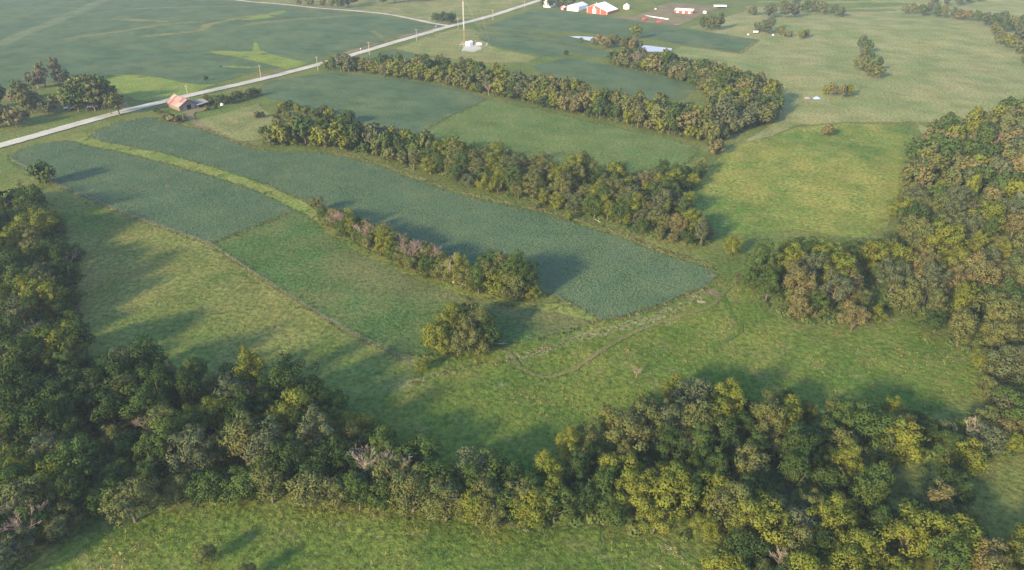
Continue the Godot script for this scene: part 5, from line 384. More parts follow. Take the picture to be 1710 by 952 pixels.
	[-45.0, -97.0, 8.5, 3, "middling olive round tree on the front-meadow edge of the wood strip", "wood strip trees"],
	[-47.0, -98.2, 8.5, 31, "middling mid-green bushy tree on the front-meadow edge of the wood strip", "wood strip trees"],
	[-23.8, -94.9, 7, 31, "middling mid-green bushy tree on the front-meadow edge of the wood strip", "wood strip trees"],
	[-1.9, -93.2, 7.5, 31, "middling mid-green bushy tree on the front-meadow edge of the wood strip", "wood strip trees"],
	[1.2, -93.7, 8, 3, "middling olive round tree on the front-meadow edge of the wood strip", "wood strip trees"],
	[3.1, -91.7, 7, 32, "middling yellow-green bushy tree on the front-meadow edge of the wood strip", "wood strip trees"],
	[5.6, -92.3, 7.5, 2, "middling yellow-green round tree on the front-meadow edge of the wood strip", "wood strip trees"],
	[-0.3, -96.7, 8.5, 0, "middling dark green round tree on the front-meadow edge of the wood strip", "wood strip trees"],
	[3.9, -95.5, 8.5, 1, "middling mid-green round tree on the front-meadow edge of the wood strip", "wood strip trees"],
	[-3.2, -90.9, 6.5, 33, "middling olive bushy tree on the front-meadow edge of the wood strip", "wood strip trees"],
	[-4.8, -94.9, 8.5, 3, "middling olive round tree on the front-meadow edge of the wood strip", "wood strip trees"],
	[7.0, -94.9, 8, 2, "middling yellow-green round tree on the front-meadow edge of the wood strip", "wood strip trees"],
	[-28.3, -95.2, 8, 1, "middling mid-green round tree on the front-meadow edge of the wood strip", "wood strip trees"],
	[-37.4, -96.1, 8, 33, "middling olive bushy tree on the front-meadow edge of the wood strip", "wood strip trees"],
	[-84.2, -87.3, 11, 50, "grey leafless tangled tree at the dark wood edge", ""],
	[-27.1, -101.0, 9.5, 52, "pale bare-topped tree in the wood strip below the weedy meadow", ""],
	[-22.4, -100.2, 9.5, 52, "pinkish bare-topped tree beside the bare-topped one in the wood strip", ""],
	[-68.6, -92.3, 9, 23, "high-crowned tree with exposed pale trunks at the dark wood edge", ""]]

const POLES := [
	[-72.9, -566.2, "utility pole on the mown grass across the road from the short waterway"],
	[-45.2, -626.3, "utility pole at the road junction"],
	[-17.3, -677.9, "utility pole on the far verge past the road junction"],
	[12.4, -742.1, "utility pole near the road end of the wide soybean field"],
	[-100.3, -515.8, "utility pole beside the small soybean patch"],
	[-124.6, -465.9, "utility pole before the dark roadside trees"],
	[-153.3, -440.8, "utility pole on the brown road bank"],
	[-175.4, -385.8, "utility pole behind the weathered barn"]]

const MARKERS := [[-109.8, -533.2], [-105.3, -542.2], [-64.4, -632.4]]

const SHAPE_NAME := ["broadleaf_tree", "upright_tree", "spreading_tree", "bushy_tree", "shrub", "dead_tree"]
const TINT_WORD := ["dark green", "mid-green", "yellow-green", "olive", "tan-olive", "grey-green"]
const FORM_WORD := ["round-crowned tree", "upright tree", "spreading tree", "bushy tree", "low shrub", "bare dead tree"]
const STAND_WORD := {
	"L": "the dark wood",
	"M": "the mixed wood",
	"R": "the broad olive wood",
	"H2": "the long tree belt",
	"H3": "the mast-side tree belt",
	"H4": "the pond tree belt",
}

var n1 := FastNoiseLite.new()
var n2 := FastNoiseLite.new()
var n3 := FastNoiseLite.new()
var rng := RandomNumberGenerator.new()
var numbers := {}
var M := {}
var crowns := {}
var trunks := {}


func _ready() -> void:
	view_and_light()
	noise_setup()
	materials()
	land()
	cover_plants()
	tree_shapes()
	trees()
	undergrowth()
	roadside()
	weathered_barn()
	red_barn_farm()
	mast_compound()
	left_farmstead()
	small_things()


func view_and_light() -> void:
	var cam := Camera3D.new()
	cam.name = "camera"
	cam.fov = 2.0 * rad_to_deg(atan(476.0 / 1186.0))
	cam.near = 1.0
	cam.far = 6000.0
	add_child(cam)
	cam.position = Vector3(0, 100, 0)
	cam.rotation_degrees = Vector3(-29, 0, 0)
	cam.current = true
	var sun := DirectionalLight3D.new()
	sun.name = "sun"
	sun.light_energy = 1.6
	sun.light_color = Color(1.0, 0.88, 0.67)
	sun.light_angular_distance = 6.0
	sun.shadow_enabled = true
	add_child(sun)
	var el := deg_to_rad(21.0)
	var az := deg_to_rad(48.0)
	sun.look_at_from_position(Vector3.ZERO, Vector3(cos(az) * cos(el), -sin(el), -sin(az) * cos(el)), Vector3.UP)
	var sky_material := ProceduralSkyMaterial.new()
	sky_material.sky_top_color = Color(0.47, 0.58, 0.75)
	sky_material.sky_horizon_color = Color(0.78, 0.80, 0.83)
	sky_material.sky_curve = 0.2
	sky_material.ground_horizon_color = Color(0.70, 0.72, 0.72)
	sky_material.ground_bottom_color = Color(0.35, 0.38, 0.34)
	sky_material.sky_energy_multiplier = 1.1
	var sky := Sky.new()
	sky.sky_material = sky_material
	var env := Environment.new()
	env.background_mode = Environment.BG_SKY
	env.sky = sky
	env.tonemap_mode = Environment.TONE_MAPPER_LINEAR
	env.tonemap_exposure = 2.75
	env.fog_enabled = true
	env.fog_density = 0.000135
	env.fog_light_color = Color(0.80, 0.87, 0.97)
	env.sdfgi_enabled = true
	env.ssao_enabled = true
	env.ssil_enabled = true
	var around := WorldEnvironment.new()
	around.name = "surroundings"
	around.environment = env
	add_child(around)


# ---------------------------------------------------------------- helpers
func noise_setup() -> void:
	rng.seed = 20
	for n in [[n1, 3, 1.0 / 55.0], [n2, 8, 1.0 / 14.0], [n3, 15, 1.0 / 4.5]]:
		n[0].seed = n[1]
		n[0].frequency = n[2]
		n[0].noise_type = FastNoiseLite.TYPE_SIMPLEX_SMOOTH
		n[0].fractal_octaves = 3


func height(x: float, z: float) -> float:
	var far := clampf((-z - 300.0) / 500.0, 0.0, 1.0)
	return (0.5 + far) * (sin(x * 0.019 + z * 0.011 + 1.0) + sin(x * -0.013 + z * 0.021)) * 0.7 + 1.3 * far * sin(x * 0.008 + z * 0.016 + 2.0)


func ground_at(x: float, z: float) -> Vector3:
	return Vector3(x, height(x, z), z)


func up_at(x: float, z: float) -> Vector3:
	return Vector3(height(x - 1, z) - height(x + 1, z), 2.0, height(x, z - 1) - height(x, z + 1)).normalized()


func numbered(called: String) -> String:
	var k: int = numbers.get(called, -1) + 1
	numbers[called] = k
	return called if k == 0 else "%s_%03d" % [called, k]


func thing(called: String, label: String, category: String, at := Vector3.ZERO, turn := 0.0, group := "") -> Node3D:
	var o := Node3D.new()
	o.name = numbered(called)
	add_child(o)
	o.position = at
	o.rotation.y = turn
	tag(o, label, category, group)
	return o


func tag(o: Node, label: String, category := "", group := "", kind := "") -> void:
	if label: o.set_meta("label", label)
	if category: o.set_meta("category", category)
	if group: o.set_meta("group", group)
	if kind: o.set_meta("kind", kind)


func part(called: String, mesh: Mesh, m: Material, parent: Node, at := Vector3.ZERO, turn := 0.0) -> MeshInstance3D:
	var o := MeshInstance3D.new()
	o.name = called
	o.mesh = mesh
	if m: o.material_override = m
	o.position = at
	o.rotation.y = turn
	parent.add_child(o, true)
	return o


func tex(freq: float, seed_: int, dark: Color, mid: Color, light: Color, size := 512) -> NoiseTexture2D:
	var n := FastNoiseLite.new()
	n.seed = seed_
	n.frequency = freq
	n.fractal_octaves = 4
	n.fractal_gain = 0.6
	var g := Gradient.new()
	g.set_color(0, dark)
	g.set_color(1, light)
	g.add_point(0.5, mid)
	var t := NoiseTexture2D.new()
	t.width = size
	t.height = size
	t.seamless = true
	t.noise = n
	t.color_ramp = g
	return t


func plain(c: Color, rough := 0.9, metal := 0.0) -> StandardMaterial3D:
	var m := StandardMaterial3D.new()
	m.albedo_color = c.linear_to_srgb()
	m.roughness = rough
	m.metallic = metal
	m.metallic_specular = 0.3
	return m


func materials() -> void:
	var fine := tex(0.035, 1, Color(0.60, 0.62, 0.58), Color(0.85, 0.86, 0.84), Color(1.0, 1.0, 0.98))
	var wide := tex(0.012, 2, Color(0.80, 0.84, 0.80), Color(0.93, 0.94, 0.92), Color(1.0, 1.0, 1.0))
	var bump := tex(0.05, 5, Color.BLACK, Color(0.5, 0.5, 0.5), Color.WHITE)
	for row in [["grass", 34.0, 18.0], ["crop", 21.0, 22.0], ["earth", 16.0, 5.0], ["gravel", 12.0, 2.0]]:
		var m := StandardMaterial3D.new()
		m.resource_name = row[0]
		m.vertex_color_use_as_albedo = true
		m.albedo_texture = fine
		m.uv1_scale = Vector3.ONE / row[1]
		m.uv2_scale = Vector3.ONE / 150.0
		m.detail_enabled = true
		m.detail_albedo = wide
		m.detail_blend_mode = BaseMaterial3D.BLEND_MODE_MUL
		m.detail_uv_layer = BaseMaterial3D.DETAIL_UV_2
		m.roughness = 0.95
		m.specular_mode = BaseMaterial3D.SPECULAR_DISABLED
		m.heightmap_enabled = true
		m.heightmap_texture = bump
		m.heightmap_scale = row[2]
		M[row[0]] = m
	var w := StandardMaterial3D.new()
	w.albedo_color = Color(0.20, 0.23, 0.22)
	w.roughness = 0.06
	w.metallic_specular = 0.6
	M.water = w
	var leaf := StandardMaterial3D.new()
	leaf.vertex_color_use_as_albedo = true
	leaf.roughness = 0.75
	leaf.specular_mode = BaseMaterial3D.SPECULAR_DISABLED
	leaf.backlight_enabled = true
	leaf.backlight = Color(0.34, 0.38, 0.2)
	M.plant = leaf
	var patchy := tex(0.02, 9, Color(0.72, 0.80, 0.70), Color(0.90, 0.92, 0.86), Color(1.0, 0.98, 0.92), 256)
	var tints := [Color(0.044, 0.074, 0.028), Color(0.064, 0.102, 0.034), Color(0.138, 0.158, 0.034), Color(0.114, 0.128, 0.054), Color(0.148, 0.136, 0.068), Color(0.092, 0.112, 0.068)]
	for i in tints.size():
		var m: StandardMaterial3D = leaf.duplicate()
		m.albedo_color = tints[i].linear_to_srgb()
		m.albedo_texture = patchy
		m.uv1_triplanar = true
		m.uv1_world_triplanar = true
		m.uv1_scale = Vector3.ONE * 0.016
		M["leaf%d" % i] = m
	M.bark = plain(Color(0.095, 0.085, 0.072))
	M.pale_bark = plain(Color(0.34, 0.30, 0.25))
	M.dead0 = plain(Color(0.21, 0.165, 0.145))
	M.dead1 = plain(Color(0.24, 0.18, 0.165))
	M.dead2 = plain(Color(0.33, 0.29, 0.235))
	M.white = plain(Color(0.78, 0.78, 0.78), 0.5)
	M.red = plain(Color(0.46, 0.065, 0.05), 0.6)
	M.steel = plain(Color(0.55, 0.57, 0.60), 0.45, 0.3)
	M.grey = plain(Color(0.15, 0.15, 0.155))
	M.dark = plain(Color(0.03, 0.03, 0.03))
	M.wood = plain(Color(0.20, 0.17, 0.14))
	M.old_wood = plain(Color(0.15, 0.125, 0.11))
	M.rust0 = plain(Color(0.205, 0.125, 0.110))
	M.rust1 = plain(Color(0.235, 0.165, 0.145))
	M.rust2 = plain(Color(0.18, 0.075, 0.066))
	M.rust3 = plain(Color(0.26, 0.21, 0.185))
	M.orange = plain(Color(0.42, 0.21, 0.15), 0.6)
	M.concrete = plain(Color(0.62, 0.60, 0.57))
	M.blue = plain(Color(0.22, 0.29, 0.50), 0.6)
	M.glass = plain(Color(0.05, 0.06, 0.07), 0.1)
	M.tyre = plain(Color(0.02, 0.02, 0.02))


func cover(kind: String, x: float, z: float) -> Color:
	var a := clampf(0.5 + n1.get_noise_2d(x, z) * 0.9, 0.0, 1.0)
	var b := clampf(0.5 + n2.get_noise_2d(x, z) * 0.9, 0.0, 1.0)
	var c := clampf(0.5 + n3.get_noise_2d(x, z) * 0.9, 0.0, 1.0)
	match kind:
		"soy":
			var row := Vector2(x, z).rotated(deg_to_rad(-35.0))
			var streak := n2.get_noise_2d(row.x * 0.12, row.y * 1.5)
			return Color(0.092, 0.148, 0.086).lerp(Color(0.128, 0.174, 0.092), clampf(a + streak * 0.45, 0.0, 1.0)) * (0.92 + 0.16 * c)  # paler than the near plants: some distance haze put into the far fields' colour
		"clover":
			var near := Geometry2D.get_closest_point_to_segment(Vector2(x, z), Vector2(-45, -192), Vector2(15, -165)).distance_to(Vector2(x, z))
			var dry := smoothstep(15.0, 5.0, near + 9.0 * (b - 0.5) + 4.0 * (c - 0.5))
			return (Color(0.084, 0.152, 0.054).lerp(Color(0.170, 0.172, 0.070), clampf(a * b * 1.2 - 0.2, 0, 1))).lerp(Color(0.205, 0.175, 0.085), dry * 0.5)
		"hay":
			a = clampf(a - 0.2 + 0.6 * smoothstep(55.0, 18.0, Vector2(x, z).distance_to(Vector2(-97, -194)) + 14.0 * (b - 0.5)), 0.0, 1.0)
			return Color(0.122, 0.188, 0.052).lerp(Color(0.265, 0.248, 0.090), clampf(a * 0.7 + b * 0.5 - 0.1, 0, 1))
		"green_hay": return Color(0.100, 0.172, 0.058).lerp(Color(0.190, 0.212, 0.085), clampf(a * 0.5 + b * 0.6 - 0.1, 0, 1))
		"yellow":
			var along := Vector2(x, z).rotated(deg_to_rad(61.0))
			var streak := clampf(0.5 + n2.get_noise_2d(along.x * 0.25, along.y * 1.6) * 1.2, 0.0, 1.0)
			a = clampf(a + 0.35 * (streak - 0.5), 0.0, 1.0)
			b = lerpf(b, streak, 0.5)
			a = clampf(a - 0.3 + 0.75 * smoothstep(58.0, 22.0, Vector2(x, z).distance_to(Vector2(114, -267)) + 22.0 * (b - 0.5)), 0.0, 1.0)
			return Color(0.110, 0.210, 0.050).lerp(Color(0.300, 0.315, 0.080), clampf(a * 0.8 + b * 0.7 - 0.2, 0, 1)).lerp(Color(0.36, 0.31, 0.13), smoothstep(0.66, 0.95, c) * 0.5)
		"weedy": return Color(0.080, 0.155, 0.034).lerp(Color(0.180, 0.222, 0.050), clampf(a * 0.7 + b * 0.6 - 0.15, 0, 1)).lerp(Color(0.24, 0.215, 0.10), smoothstep(0.70, 1.0, c) * 0.55)
		"pasture": return Color(0.185, 0.240, 0.092).lerp(Color(0.310, 0.295, 0.140), clampf(a * 0.8 + b * 0.5 - 0.1, 0, 1))
		"rough": return Color(0.160, 0.205, 0.075).lerp(Color(0.290, 0.265, 0.120), clampf(a * 0.5 + b * 0.8 - 0.15, 0, 1))
		"clearing": return Color(0.132, 0.180, 0.056).lerp(Color(0.224, 0.217, 0.075), b)
		"green": return Color(0.165, 0.254, 0.062).lerp(Color(0.257, 0.279, 0.081), b)
		"mown": return Color(0.178, 0.236, 0.081).lerp(Color(0.284, 0.254, 0.119), clampf(a * 0.5 + b * 0.6, 0, 1))
		"strip": return Color(0.165, 0.195, 0.080).lerp(Color(0.235, 0.220, 0.105), b)
		"contour": return Color(0.139, 0.186, 0.106).lerp(Color(0.172, 0.205, 0.106), b)
		"lane": return Color(0.158, 0.229, 0.060).lerp(Color(0.251, 0.254, 0.081), b)
		"tan": return Color(0.205, 0.190, 0.095).lerp(Color(0.150, 0.165, 0.070), b)
		"path": return Color(0.150, 0.175, 0.060).lerp(Color(0.215, 0.195, 0.092), b)
		"track": return Color(0.088, 0.150, 0.036).lerp(Color(0.11, 0.165, 0.042), b)
		"yard": return Color(0.270, 0.205, 0.150).lerp(Color(0.200, 0.185, 0.095), b)
		"gravel": return Color(0.500, 0.460, 0.420).lerp(Color(0.600, 0.570, 0.530), b)
	return Color(0.105, 0.170, 0.047).lerp(Color(0.195, 0.200, 0.070), clampf(a * 0.6 + b * 0.5, 0, 1))


class Shape:
	var v := PackedVector3Array()
	var n := PackedVector3Array()
	var c := PackedColorArray()
	var uv := PackedVector2Array()
	var i := PackedInt32Array()

	func quad(a: Vector3, b: Vector3, cc: Vector3, d: Vector3, normal: Vector3, col := Color.WHITE) -> void:
		var k := v.size()
		v.append_array([a, b, cc, d])
		n.append_array([normal, normal, normal, normal])
		c.append_array([col, col, col, col])
		if (b - a).cross(cc - a).dot(normal) < 0.0:
			i.append_array([k, k + 1, k + 2, k, k + 2, k + 3])
		else:
			i.append_array([k, k + 2, k + 1, k, k + 3, k + 2])

	func tri(a: Vector3, b: Vector3, cc: Vector3, normal: Vector3, col := Color.WHITE) -> void:
		var k := v.size()
		v.append_array([a, b, cc])
		n.append_array([normal, normal, normal])
		c.append_array([col, col, col])
		i.append_array([k, k + 1, k + 2] if (b - a).cross(cc - a).dot(normal) < 0.0 else [k, k + 2, k + 1])

	# a tapered tube; ends closed by narrowing
	func tube(a: Vector3, b: Vector3, ra: float, rb: float, sides := 6, col := Color.WHITE) -> void:
		var axis := (b - a).normalized()
		var s := axis.cross(Vector3.RIGHT if absf(axis.x) < 0.8 else Vector3.UP).normalized()
		var t := axis.cross(s)
		var k := v.size()
		for q in sides + 1:
			var f := TAU * q / sides
			var d := s * cos(f) + t * sin(f)
			v.append(a + d * ra)
			v.append(b + d * rb)
			n.append(d)
			n.append(d)
			c.append(col)
			c.append(col)
		for q in sides:
			i.append_array([k + q * 2, k + q * 2 + 1, k + q * 2 + 2, k + q * 2 + 1, k + q * 2 + 3, k + q * 2 + 2])
		var e := v.size()
		v.append(b)
		n.append(axis)
		c.append(col)
		for q in sides:
			i.append_array([k + q * 2 + 1, e, k + q * 2 + 3])

	func flat(a: Vector3, b: Vector3, cc: Vector3, d: Vector3, col := Color.WHITE) -> void:
		var up := (b - a).cross(cc - a).normalized()
		quad(a, b, cc, d, up if up.y > 0.0 else -up, col)

	# a box between two corners, in its own axes
	func box(lo: Vector3, hi: Vector3, col := Color.WHITE) -> void:
		var p: Array[Vector3] = []
		for q in 8:
			p.append(Vector3(hi.x if q & 1 else lo.x, hi.y if q & 2 else lo.y, hi.z if q & 4 else lo.z))
		quad(p[0], p[1], p[3], p[2], Vector3.FORWARD, col)
		quad(p[5], p[4], p[6], p[7], Vector3.BACK, col)
		quad(p[4], p[0], p[2], p[6], Vector3.LEFT, col)
		quad(p[1], p[5], p[7], p[3], Vector3.RIGHT, col)
		quad(p[2], p[3], p[7], p[6], Vector3.UP, col)
		quad(p[4], p[5], p[1], p[0], Vector3.DOWN, col)

	func mesh() -> ArrayMesh:
		var a := []
		a.resize(Mesh.ARRAY_MAX)
		a[Mesh.ARRAY_VERTEX] = v
		a[Mesh.ARRAY_NORMAL] = n
		a[Mesh.ARRAY_COLOR] = c
		if uv.size():
			a[Mesh.ARRAY_TEX_UV] = uv
			a[Mesh.ARRAY_TEX_UV2] = uv
		a[Mesh.ARRAY_INDEX] = i
		var m := ArrayMesh.new()
		m.add_surface_from_arrays(Mesh.PRIMITIVE_TRIANGLES, a)
		return m


func to_poly(flat: Array) -> PackedVector2Array:
	var p := PackedVector2Array()
	for k in flat.size() / 2:
		p.append(Vector2(flat[k * 2], flat[k * 2 + 1]))
	return p


# the outline with points every few metres and a slightly uneven edge
func uneven(p: PackedVector2Array, step: float, wobble: float) -> PackedVector2Array:
	var out := PackedVector2Array()
	for k in p.size():
		var a := p[k]
		var b := p[(k + 1) % p.size()]
		var parts := maxi(1, int(a.distance_to(b) / step))
		var side := (b - a).normalized().orthogonal()
		for q in parts:
			var s := a.lerp(b, float(q) / parts)
			out.append(s + side * n3.get_noise_2d(s.x * 1.3, s.y * 1.3) * wobble)
	return out


func ribbon(flat: Array, width: float) -> PackedVector2Array:
	var p := to_poly(flat)
	var curve := Curve2D.new()
	for k in p.size():
		var t := (p[mini(k + 1, p.size() - 1)] - p[maxi(k - 1, 0)]) * 0.5
		var before := p[k].distance_to(p[maxi(k - 1, 0)])
		var after := p[k].distance_to(p[mini(k + 1, p.size() - 1)])
		curve.add_point(p[k], -t.normalized() * before * 0.3, t.normalized() * after * 0.3)
	var line := curve.tessellate_even_length(6, 2.5)
	var left := PackedVector2Array()
	var right := PackedVector2Array()
	for k in line.size():
		var d := (line[mini(k + 1, line.size() - 1)] - line[maxi(k - 1, 0)]).normalized().orthogonal()
		left.append(line[k] + d * width * 0.5)
		right.append(line[k] - d * width * 0.5)
	right.reverse()
	left.append_array(right)
	return left


func strip(called: String, flat: Array, width: float, kind: String, m: Material, label: String, lift: float, wobble: float) -> void:
	var edge := ribbon(flat, width)
	var s := Shape.new()
	var half := edge.size() / 2
	for k in half:
		var a := edge[k]
		var b := edge[edge.size() - 1 - k]
		var out := (a - b).normalized()
		var taper := minf(1.0, minf(k, half - 1 - k) / 12.0 + 0.25) if kind in ["strip", "contour", "green"] else 1.0
		var centre := (a + b) * 0.5
		a = centre.lerp(a, taper)
		b = centre.lerp(b, taper)
		a += out * n3.get_noise_2d(a.x * 1.3, a.y * 1.3) * wobble
		b -= out * n3.get_noise_2d(b.x * 1.3, b.y * 1.3) * wobble
		for q in 5:
			add_ground_point(s, a.lerp(b, q / 4.0), kind, lift)
		if k > 0:
			for q in 4:
				var c := (k - 1) * 5 + q
				if ((s.v[c + 1] - s.v[c]).cross(s.v[c + 6] - s.v[c])).y < 0.0:
					s.i.append_array([c, c + 1, c + 6, c, c + 6, c + 5])
				else:
					s.i.append_array([c, c + 6, c + 1, c, c + 5, c + 6])
	tag(part(numbered(called), s.mesh(), m, self), label, "", "", "structure")


func sheet(called: String, outline: PackedVector2Array, kind: String, m: Material, label: String, cell: float, lift: float) -> MeshInstance3D:
	var s := Shape.new()
	var lo := outline[0]
	var hi := outline[0]
	for p in outline:
		lo = lo.min(p)
		hi = hi.max(p)
	var cols := int(ceil((hi.x - lo.x) / cell))
	var rows := int(ceil((hi.y - lo.y) / cell))
	# which corners lie inside, row by row
	var inside := []
	for r in rows + 1:
		var y := lo.y + r * cell
		var cross := []
		for k in outline.size():
			var a := outline[k]
			var b := outline[(k + 1) % outline.size()]
			if (a.y > y) != (b.y > y):
				cross.append(a.x + (b.x - a.x) * (y - a.y) / (b.y - a.y))
		cross.sort()
		var line := PackedByteArray()
		var at := 0
		for q in cols + 1:
			var x := lo.x + q * cell
			while at < cross.size() and cross[at] < x:
				at += 1
			line.append(at % 2)
		inside.append(line)
	# cells that the outline runs through
	var touched := {}
	for k in outline.size():
		var a := outline[k]
		var b := outline[(k + 1) % outline.size()]
		var parts := int(a.distance_to(b) / (cell * 0.25)) + 1
		for q in parts + 1:
			var p := a.lerp(b, float(q) / parts)
			touched[Vector2i(clampi(int((p.x - lo.x) / cell), 0, cols - 1), clampi(int((p.y - lo.y) / cell), 0, rows - 1))] = true
	var index := {}
	for r in rows:
		for q in cols:
			var sum: int = inside[r][q] + inside[r][q + 1] + inside[r + 1][q] + inside[r + 1][q + 1]
			var corner := lo + Vector2(q, r) * cell
			if sum == 4 and not touched.has(Vector2i(q, r)):
				var id := []
				for d in [Vector2i(0, 0), Vector2i(1, 0), Vector2i(1, 1), Vector2i(0, 1)]:
					var key: Vector2i = Vector2i(q, r) + d
					if not index.has(key):
						index[key] = s.v.size()
						add_ground_point(s, lo + Vector2(key) * cell, kind, lift)
					id.append(index[key])
				s.i.append_array([id[0], id[1], id[2], id[0], id[2], id[3]])
			elif touched.has(Vector2i(q, r)):
				var square := PackedVector2Array([corner, corner + Vector2(cell, 0), corner + Vector2(cell, cell), corner + Vector2(0, cell)])
				for piece in Geometry2D.intersect_polygons(square, outline):
					var t := Geometry2D.triangulate_polygon(piece)
					var first := s.v.size()
					for p in piece:
						add_ground_point(s, p, kind, lift)
					for k in t.size() / 3:
						var a: Vector2 = piece[t[k * 3]]
						var b: Vector2 = piece[t[k * 3 + 1]]
						var c: Vector2 = piece[t[k * 3 + 2]]
						if (b - a).cross(c - a) > 0:
							s.i.append_array([first + t[k * 3], first + t[k * 3 + 1], first + t[k * 3 + 2]])
						else:
							s.i.append_array([first + t[k * 3], first + t[k * 3 + 2], first + t[k * 3 + 1]])
	var o := part(numbered(called), s.mesh(), m, self)
	tag(o, label, "", "", "structure")
	return o


func add_ground_point(s: Shape, p: Vector2, kind: String, lift: float) -> void:
	s.v.append(Vector3(p.x, height(p.x, p.y) + lift, p.y))
	s.n.append(up_at(p.x, p.y))
	s.c.append(cover(kind, p.x, p.y))
	s.uv.append(p)


# ---------------------------------------------------------------- land
func land() -> void:
	var s := Shape.new()
	var xs := grid_lines(-1600, 1600, -320, 320)
	var zs := grid_lines(-2600, 260, -460, 0)
	for z in zs:
		for x in xs:
			add_ground_point(s, Vector2(x, z), "base", 0.0)
	var w := xs.size()
	for r in zs.size() - 1:
		for q in w - 1:
			var k := r * w + q
			s.i.append_array([k, k + 1, k + w + 1, k, k + w + 1, k + w])
	tag(part("ground", s.mesh(), M.grass, self), "rolling grassy farmland", "", "", "structure")
	for f in MEADOWS:
		sheet(f[0], uneven(to_poly(f[3]), 3.0, 1.2), f[1], M.grass, f[2], 6.0 if f[1] in ["pasture", "rough"] else 2.5, 0.07)
	for f in FIELDS:
		var p := to_poly(f[3])
		var far: bool = p[0].y < -420
		sheet(f[0], uneven(p, 4.0 if far else 2.0, 0.8), f[1], M.crop if f[1] == "soy" else M.grass, f[2], 6.0 if far else 3.0, 0.14)
	for f in GRASS:
		sheet("grass_strip", uneven(to_poly(f[2]), 3.0, 0.8), f[0], M.grass, f[1], 5.0, 0.21)
	for f in STRIPS:
		strip("grass_strip", f[2], f[0], f[1], M.grass, "thin grassy contour strip in the field across the road", 0.24, 3.0)
	strip("fence_margin", FENCE_LINE, 0.8, "tan", M.grass, "tan weedy margin along the meadow fence", 0.20, 0.9)
	for f in LANES:
		sheet("grass_lane", uneven(to_poly(f[1]), 2.0, 0.5), f[0], M.grass, "bright grass lane between the soybean fields", 3.0, 0.19)
	for f in DIRT_AREAS:
		sheet(f[0], uneven(to_poly(f[3]), 2.0, 0.7), f[1], M.earth, f[2], 4.0, 0.27)
	for f in DIRT_LINES:
		strip(f[0], f[3], f[1], {"two_track_path": "path", "mown_track": "track"}.get(f[0], "yard"), M.earth, f[2], 0.28, 0.6)
	for f in ROADS:
		strip(f[0], f[3], f[1], "gravel", M.gravel, f[2], 0.36 if f[0] == "gravel_road" else 0.34, 0.5)
	for f in PONDS:
		sheet("pond", uneven(to_poly(f[1]), 2.0, 0.8), "green", M.water, f[0], 6.0, 0.30)


func grid_lines(lo: float, hi: float, fine_lo: float, fine_hi: float) -> PackedFloat32Array:
	var out := PackedFloat32Array()
	var x := fine_lo
	while x < fine_hi:
		out.append(x)
		x += 5.0
	var step := 8.0
	while x < hi:
		out.append(x)
		x += step
		step *= 1.12
	out.append(hi)
	x = fine_lo
	step = 8.0
	while x > lo:
		x -= step
		step *= 1.12
		out.insert(0, x)
	return out


func outlines(rows: Array, kinds: Array, near := -100000.0) -> Array:
	var out := []
	for f in rows:
		if f[1] in kinds:
			var p := to_poly(f[3])
			var far := 0.0
			for q in p: far = minf(far, q.y)
			if far > near: out.append([f[1], p])
	return out


# small plants that nobody could count: one object for each sort of cover
func scatter(called: String, label: String, mesh: Mesh, spots: Array, tints: Array, size := Vector2(0.8, 1.25), vary := 0.15) -> void:
	var mm := MultiMesh.new()
	mm.transform_format = MultiMesh.TRANSFORM_3D
	mm.use_colors = true
	mm.mesh = mesh
	mm.instance_count = spots.size()
	for k in spots.size():
		var p: Vector3 = spots[k]
		var turn := rng.randf() * TAU
		var b := Basis(Vector3.UP, turn).scaled(Vector3.ONE * rng.randf_range(size.x, size.y))
		mm.set_instance_transform(k, Transform3D(b, p))
		var f := clampf(0.5 + n2.get_noise_2d(p.x + 300, p.z) * 1.1 + rng.randf_range(-0.25, 0.25), 0.0, 0.999) * (tints.size() - 1)
		var c: Color = tints[int(f)].lerp(tints[int(f) + 1], f - int(f)) if tints.size() > 1 else tints[0]
		mm.set_instance_color(k, c * rng.randf_range(1.0 - vary, 1.0 + vary))
	var o := MultiMeshInstance3D.new()
	o.name = numbered(called)
	o.multimesh = mm
	o.material_override = M.plant
	add_child(o)
	tag(o, label, "", "", "stuff")


func spots_in(p: PackedVector2Array, step: float, lift: float, keep := 1.0) -> Array:
	var out := []
	var lo := p[0]
	var hi := p[0]
	for q in p:
		lo = lo.min(q)
		hi = hi.max(q)
	var y := lo.y
	while y < hi.y:
		var x := lo.x
		while x < hi.x:
			var s := Vector2(x + rng.randf_range(-0.5, 0.5) * step, y + rng.randf_range(-0.5, 0.5) * step)
			if rng.randf() < keep and Geometry2D.is_point_in_polygon(s, p):
				out.append(Vector3(s.x, height(s.x, s.y) + lift, s.y))
			x += step
		y += step
	return out


func spots_in_rows(p: PackedVector2Array, lift: float) -> Array:
	var out := []
	var turn := deg_to_rad(35.0)
	var q := PackedVector2Array()
	for s in p: q.append(s.rotated(-turn))
	var lo := q[0]
	var hi := q[0]
	for s in q:
		lo = lo.min(s)
		hi = hi.max(s)
	var y := lo.y
	var row := 0
	while y < hi.y:
		row += 1
		if row % 36 > 0:
			var x := lo.x
			while x < hi.x:
				var s := Vector2(x + rng.randf_range(-0.25, 0.25), y + rng.randf_range(-0.1, 0.1))
				if Geometry2D.is_point_in_polygon(s, q):
					var w := s.rotated(turn)
					if n2.get_noise_2d(w.x, w.y + 90.0) > -0.62:
						out.append(Vector3(w.x, height(w.x, w.y) + lift, w.y))
				x += 0.62
		y += 0.76
	return out


